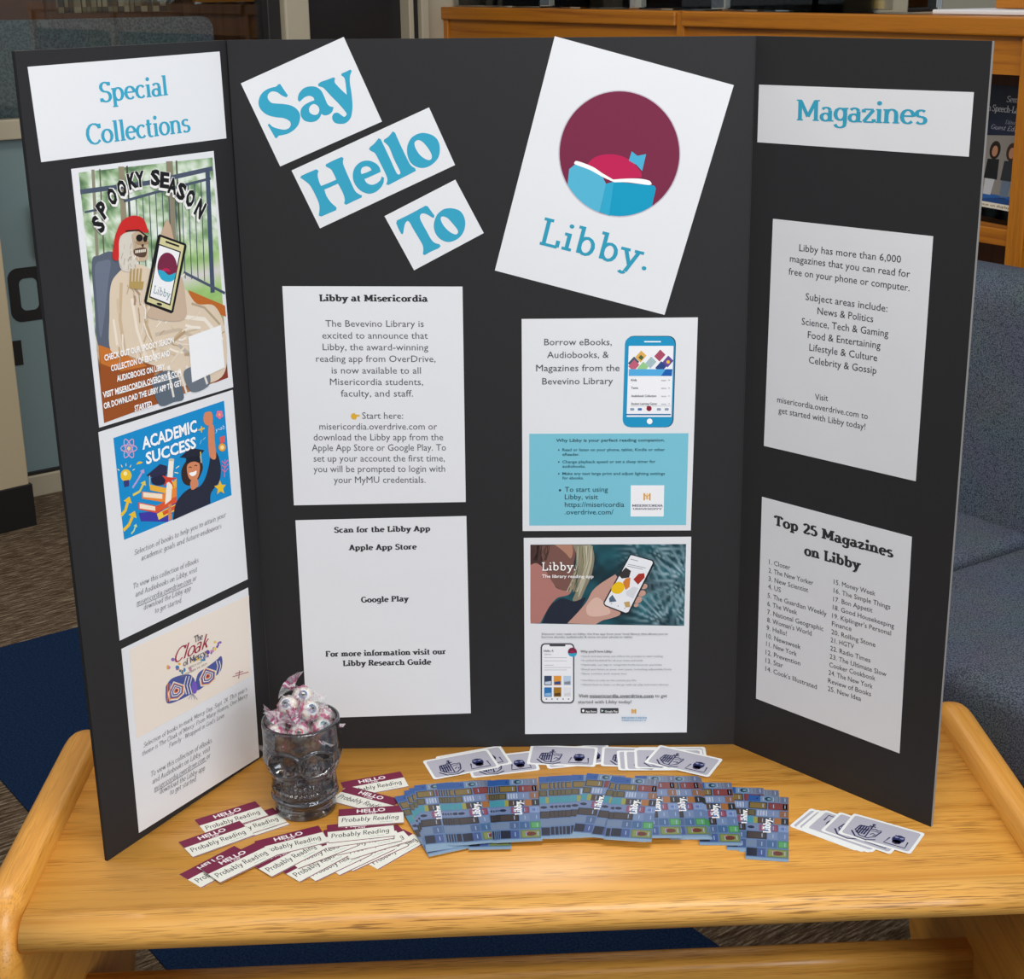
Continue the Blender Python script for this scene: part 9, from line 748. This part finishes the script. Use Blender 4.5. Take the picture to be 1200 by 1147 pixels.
for i, (x0, y0, x1, y1, fl_) in enumerate(CARDS['stk']):
    a = math.atan2(y1 - y0, x1 - x0); root = stB if fl_ else stA; first = (fB if fl_ else fA)
    if fl_: fB = False
    else: fA = False
    lab = {2: 'crest and owl sticker at the left end of the back row', 10: 'crest and owl sticker at the right end of the back row, tilted', 4: 'crest and owl sticker whole and level in the middle of the back row',
           16: 'crest and owl sticker on top of the small pile at right', 15: 'sticker second from the top in the small pile at right', 14: 'sticker turned upside down with its owl showing in the right pile'}.get(i, 'crest and owl sticker partly covered in the row at the foot of the board' if i < 11 else 'upside down sticker mostly covered in the small right pile')
    place(root, first, x0, y0, a, .090, .053, .00023, lab, 'sticker', 'stickers along the board' if i < 11 else 'stickers in the right pile')

# ------------------------------------------------------------------ skull mug
CX, CY = -.244, -.148
zb = T + .0002
for Q, zt in placed:
    xs = [q[0] for q in Q]; ys = [q[1] for q in Q]
    if overlap(Q, [(CX - .036, CY - .036), (CX + .036, CY - .036), (CX + .036, CY + .036), (CX - .036, CY + .036)]): zb = max(zb, T + zt + .0003)
mug = thing('skull_mug', 'smoked glass skull-shaped mug heaped with wrapped eyeball candies', 'mug', (CX, CY, zb))
mug.rotation_euler = (0, 0, math.radians(4))
PR = [(0, .0355), (.004, .0375), (.012, .0372), (.018, .0375), (.023, .0415), (.028, .0395), (.034, .0402), (.042, .0392), (.05, .0398), (.058, .0425), (.066, .046), (.074, .0480), (.082, .0475), (.09, .0468), (.104, .0468), (.119, .0472), (.121, .0468)]
def prad(z):
    for (a, ra), (b, rb) in zip(PR, PR[1:]):
        if a <= z <= b: t = (z - a) / (b - a); t = t * t * (3 - 2 * t); return ra + (rb - ra) * t
    return PR[-1][1]
def gs(x, y, sx, sy): return math.exp(-((x / sx) ** 2 + (y / sy) ** 2))
def skull(th, z):
    """th: angle from the face's middle, seen from outside; x = arc length"""
    r = prad(z); x = th * .044; d = 0
    for sx in (-1, 1):
        ex = x - sx * .0195; ez = z - .0785 + .14 * sx * x * 0; e = (ex / .0155) ** 2 + (ez / .0125) ** 2
        d -= .0132 * (1 / (1 + e ** 4))                                        # eye sockets
        d += .0032 * math.exp(-((math.sqrt(e) - 1.28) / .17) ** 2) * (1 if ez > -.004 else .6)   # brow and orbit rim
        d += .0035 * gs(x - sx * .033, z - .060, .010, .007)                    # cheek bones
        d -= .0058 * gs(x - sx * .036, z - .043, .010, .010)                    # hollow under the cheek
    nz = .058 - z
    if abs(x) < .0075 and 0: pass
    w_ = .0022 + max(0, min(1, (.066 - z) / .016)) * .0055
    d -= .0068 * (1 / (1 + (abs(x) / w_) ** 6)) * (1 / (1 + ((z - .057) / .0085) ** 8))          # nose
    d += .002 * gs(x, z - .068, .005, .006)
    f = 1 / (1 + (x / .026) ** 6)
    m = f * (1 / (1 + ((z - .039) / .0085) ** 6)); d += m * .0042 * (abs(math.sin(x * math.pi / .0062)) ** .6) - m * .0032 * math.exp(-((z - .0385) / .0012) ** 2)   # teeth
    d += .002 * gs(x, z - .022, .02, .006)                                       # chin
    return r + d
def face_grid(fn, zs, nth):
    V = []
    for z in zs:
        for i in range(nth):
            th = 2 * math.pi * i / nth; a = th if th < math.pi else th - 2 * math.pi; r = fn(a, z)
            V.append((r * math.sin(a), -r * math.cos(a), z))
    return V
NTH = 180; zs = [.121 * i / 110 for i in range(111)]
V = face_grid(skull, zs, NTH); F = []
nz_ = len(zs)
for j in range(nz_ - 1):
    for i in range(NTH): a = j * NTH + i; b = j * NTH + (i + 1) % NTH; F.append((a, b, b + NTH, a + NTH))
zi = [.016] + [.016 + (.1215 - .016) * i / 36 for i in range(1, 37)]
inner = lambda a, z: min(prad(z) - .0045, .0425 if z > .09 else (.0345 + max(0, z - .078) * .66 if z > .06 else .0315 + .003 * max(0, (z - .02) / .04))) if z > .0195 else .026
base_i = len(V); V += face_grid(lambda a, z: min(inner(a, z), skull(a, min(z, .121)) - .0028), zi, NTH)
ni = len(zi)
for j in range(ni - 1):
    for i in range(NTH): a = base_i + j * NTH + i; b = base_i + j * NTH + (i + 1) % NTH; F.append((b, a, a + NTH, b + NTH))
for i in range(NTH):
    a = (nz_ - 1) * NTH + i; b = (nz_ - 1) * NTH + (i + 1) % NTH; c = base_i + (ni - 1) * NTH + i; d = base_i + (ni - 1) * NTH + (i + 1) % NTH; F.append((a, b, d, c))
F.append(tuple(range(NTH))[::-1]); F.append(tuple(base_i + i for i in range(NTH)))
SG = bpy.data.materials.new('smoked_glass'); SG.use_nodes = True; nt = SG.node_tree; nt.nodes.clear()
o_ = nt.nodes.new('ShaderNodeOutputMaterial'); g_ = nt.nodes.new('ShaderNodeBsdfGlass'); g_.inputs['Color'].default_value = (.92, .92, .93, 1); g_.inputs['Roughness'].default_value = .015; g_.inputs['IOR'].default_value = 1.5
p_ = nt.nodes.new('ShaderNodeBsdfPrincipled'); p_.inputs['Base Color'].default_value = (.16, .16, .17, 1); p_.inputs['Roughness'].default_value = .10; p_.inputs['Metallic'].default_value = .75
x_ = nt.nodes.new('ShaderNodeMixShader'); x_.inputs[0].default_value = .40
nt.links.new(g_.outputs[0], x_.inputs[1]); nt.links.new(p_.outputs[0], x_.inputs[2]); nt.links.new(x_.outputs[0], o_.inputs[0])
mesh_obj('glass_body', V, F, SG, mug, True)

# ------------------------------------------------------------------ eyeball candies
def uvs(r, nu, nv, v0=0, v1=math.pi, wob=None):
    V = []; F = []
    for j in range(nv + 1):
        p = v0 + (v1 - v0) * j / nv
        for i in range(nu):
            t = 2 * math.pi * i / nu; rr = r * (wob(t, p) if wob else 1); V.append((rr * math.sin(p) * math.cos(t), rr * math.sin(p) * math.sin(t), rr * math.cos(p)))
    for j in range(nv):
        for i in range(nu): F.append((j * nu + i, (j + 1) * nu + i, (j + 1) * nu + (i + 1) % nu, j * nu + (i + 1) % nu))
    return V, F
ER = .0118
rnd = random.Random(11)
def candy(iris, ends=True):
    V, F = uvs(ER, 20, 12); root = mesh_obj('eyeball_candy', V, F, EYEW, None, True)
    V, F = uvs(ER * 1.012, 20, 3, 0, .66); mesh_obj('iris_rim', V, F, IRISW, root, True)
    V, F = uvs(ER * 1.024, 20, 3, 0, .46); ir = mesh_obj('iris', V, F, iris, root, True)
    V, F = uvs(ER * 1.034, 16, 2, 0, .24); mesh_obj('pupil', V, F, PUPIL, ir, True)
    ph = [rnd.uniform(0, 6) for _ in range(4)]
    wob = lambda t, p: 1.13 + .05 * math.sin(7 * t + ph[0] + 4 * p) + .04 * math.sin(11 * p + ph[1] + 3 * t) + .03 * math.sin(17 * t + 13 * p + ph[2])
    V, F = uvs(ER, 30, 16, .08, math.pi - .08, wob)
    for s in ((-1, 1) if ends else ()):          # the two twisted ends, fanned and pleated
        b = len(V); K_ = 12; d = rnd.uniform(.3, .9)
        for j in range(4):
            q = j / 3
            for i in range(K_ + 1):
                a = (i / K_ - .5) * (.5 + 1.3 * q); rr = ER * (1.05 + 1.3 * q); y = .0016 * math.sin(i * 2.4 + j) * (1 + q)
                V.append((s * rr * math.cos(a * .9), rr * math.sin(a * .9) * (.25 + .9 * q), y + s * d * ER * q))
        for j in range(3):
            for i in range(K_): F.append((b + j * (K_ + 1) + i, b + j * (K_ + 1) + i + 1, b + (j + 1) * (K_ + 1) + i + 1, b + (j + 1) * (K_ + 1) + i))
    wr = mesh_obj('wrapper', V, F, WRAP, root, False); return root
CANDY = [candy(IRISB), candy(IRISR), candy(IRISG), candy(IRISB, False), candy(IRISR, False), candy(IRISG, False)]
first = [True] * 6
def put(kind, x, y, z, look, label, grp, spin=0.0):
    root = CANDY[kind]; o = root if first[kind] else dup(root); first[kind] = False
    o.location = (CX + x, CY + y, zb + z); q = Vector(look).to_track_quat('Z', 'Y'); e = (q.to_matrix() @ Matrix.Rotation(spin, 3, 'Z')).to_euler()
    o.rotation_euler = e; tag(o, label, 'candy', grp)
IN = 'wrapped eyeball candy inside the skull mug, seen through the smoked glass'
IG = 'candies inside the mug'
for lay, (z, n, off) in enumerate(((.0445, 5, .7), (.066, 5, .1), (.091, 6, .62))):
    R_ = (.0195, .0214, .0262)[lay]
    for i in range(n):
        a = off + 2 * math.pi * i / n; x, y = R_ * math.cos(a), R_ * math.sin(a)
        lab = IN
        k = rnd.choice([0, 0, 1, 2]); look = (math.cos(a) + rnd.uniform(-.6, .6), math.sin(a) + rnd.uniform(-.6, .6), rnd.uniform(-.2, .7))
        if lay == 2 and i == 4: k = 0; look = (.1, -1, .25); lab = 'eyeball candy with a blue iris looking out above the nose of the skull mug'
        put(k + 3, x, y, z, look, lab, IG, rnd.uniform(0, 6))
top_ = [(.002, -.024, .1125, 1, (.05, -.8, .6), 'red-eyed candy at the front of the heap, the only red one facing out'),
        (-.028, -.018, .1085, 0, (-.3, -.8, .5), 'blue-eyed candy at the left rim of the mug'), (.027, -.012, .112, 2, (.4, -.4, .8), 'candy at the right rim of the mug'),
        (-.003, .002, .1155, 2, (0, -.6, .8), 'candy in the middle of the heap, below the top one'), (-.029, .010, .114, 0, (-.5, -.5, .6), 'candy at the back left of the heap, wrapper end sticking up'),
        (.024, .016, .115, 1, (.6, .2, .8), 'candy at the back right of the heap'), (.012, -.006, .1345, 0, (.5, -.7, .6), 'blue-eyed candy high on the right of the heap'),
        (-.014, .004, .1355, 0, (-.2, -.7, .7), 'candy high on the left of the heap'), (.001, .021, .140, 0, (.15, -.75, .6), 'topmost candy of the heap')]
for x, y, z, k, look, lab in top_: put(k, x, y, z, look, lab, 'candies heaped above the rim', rnd.uniform(0, 6))
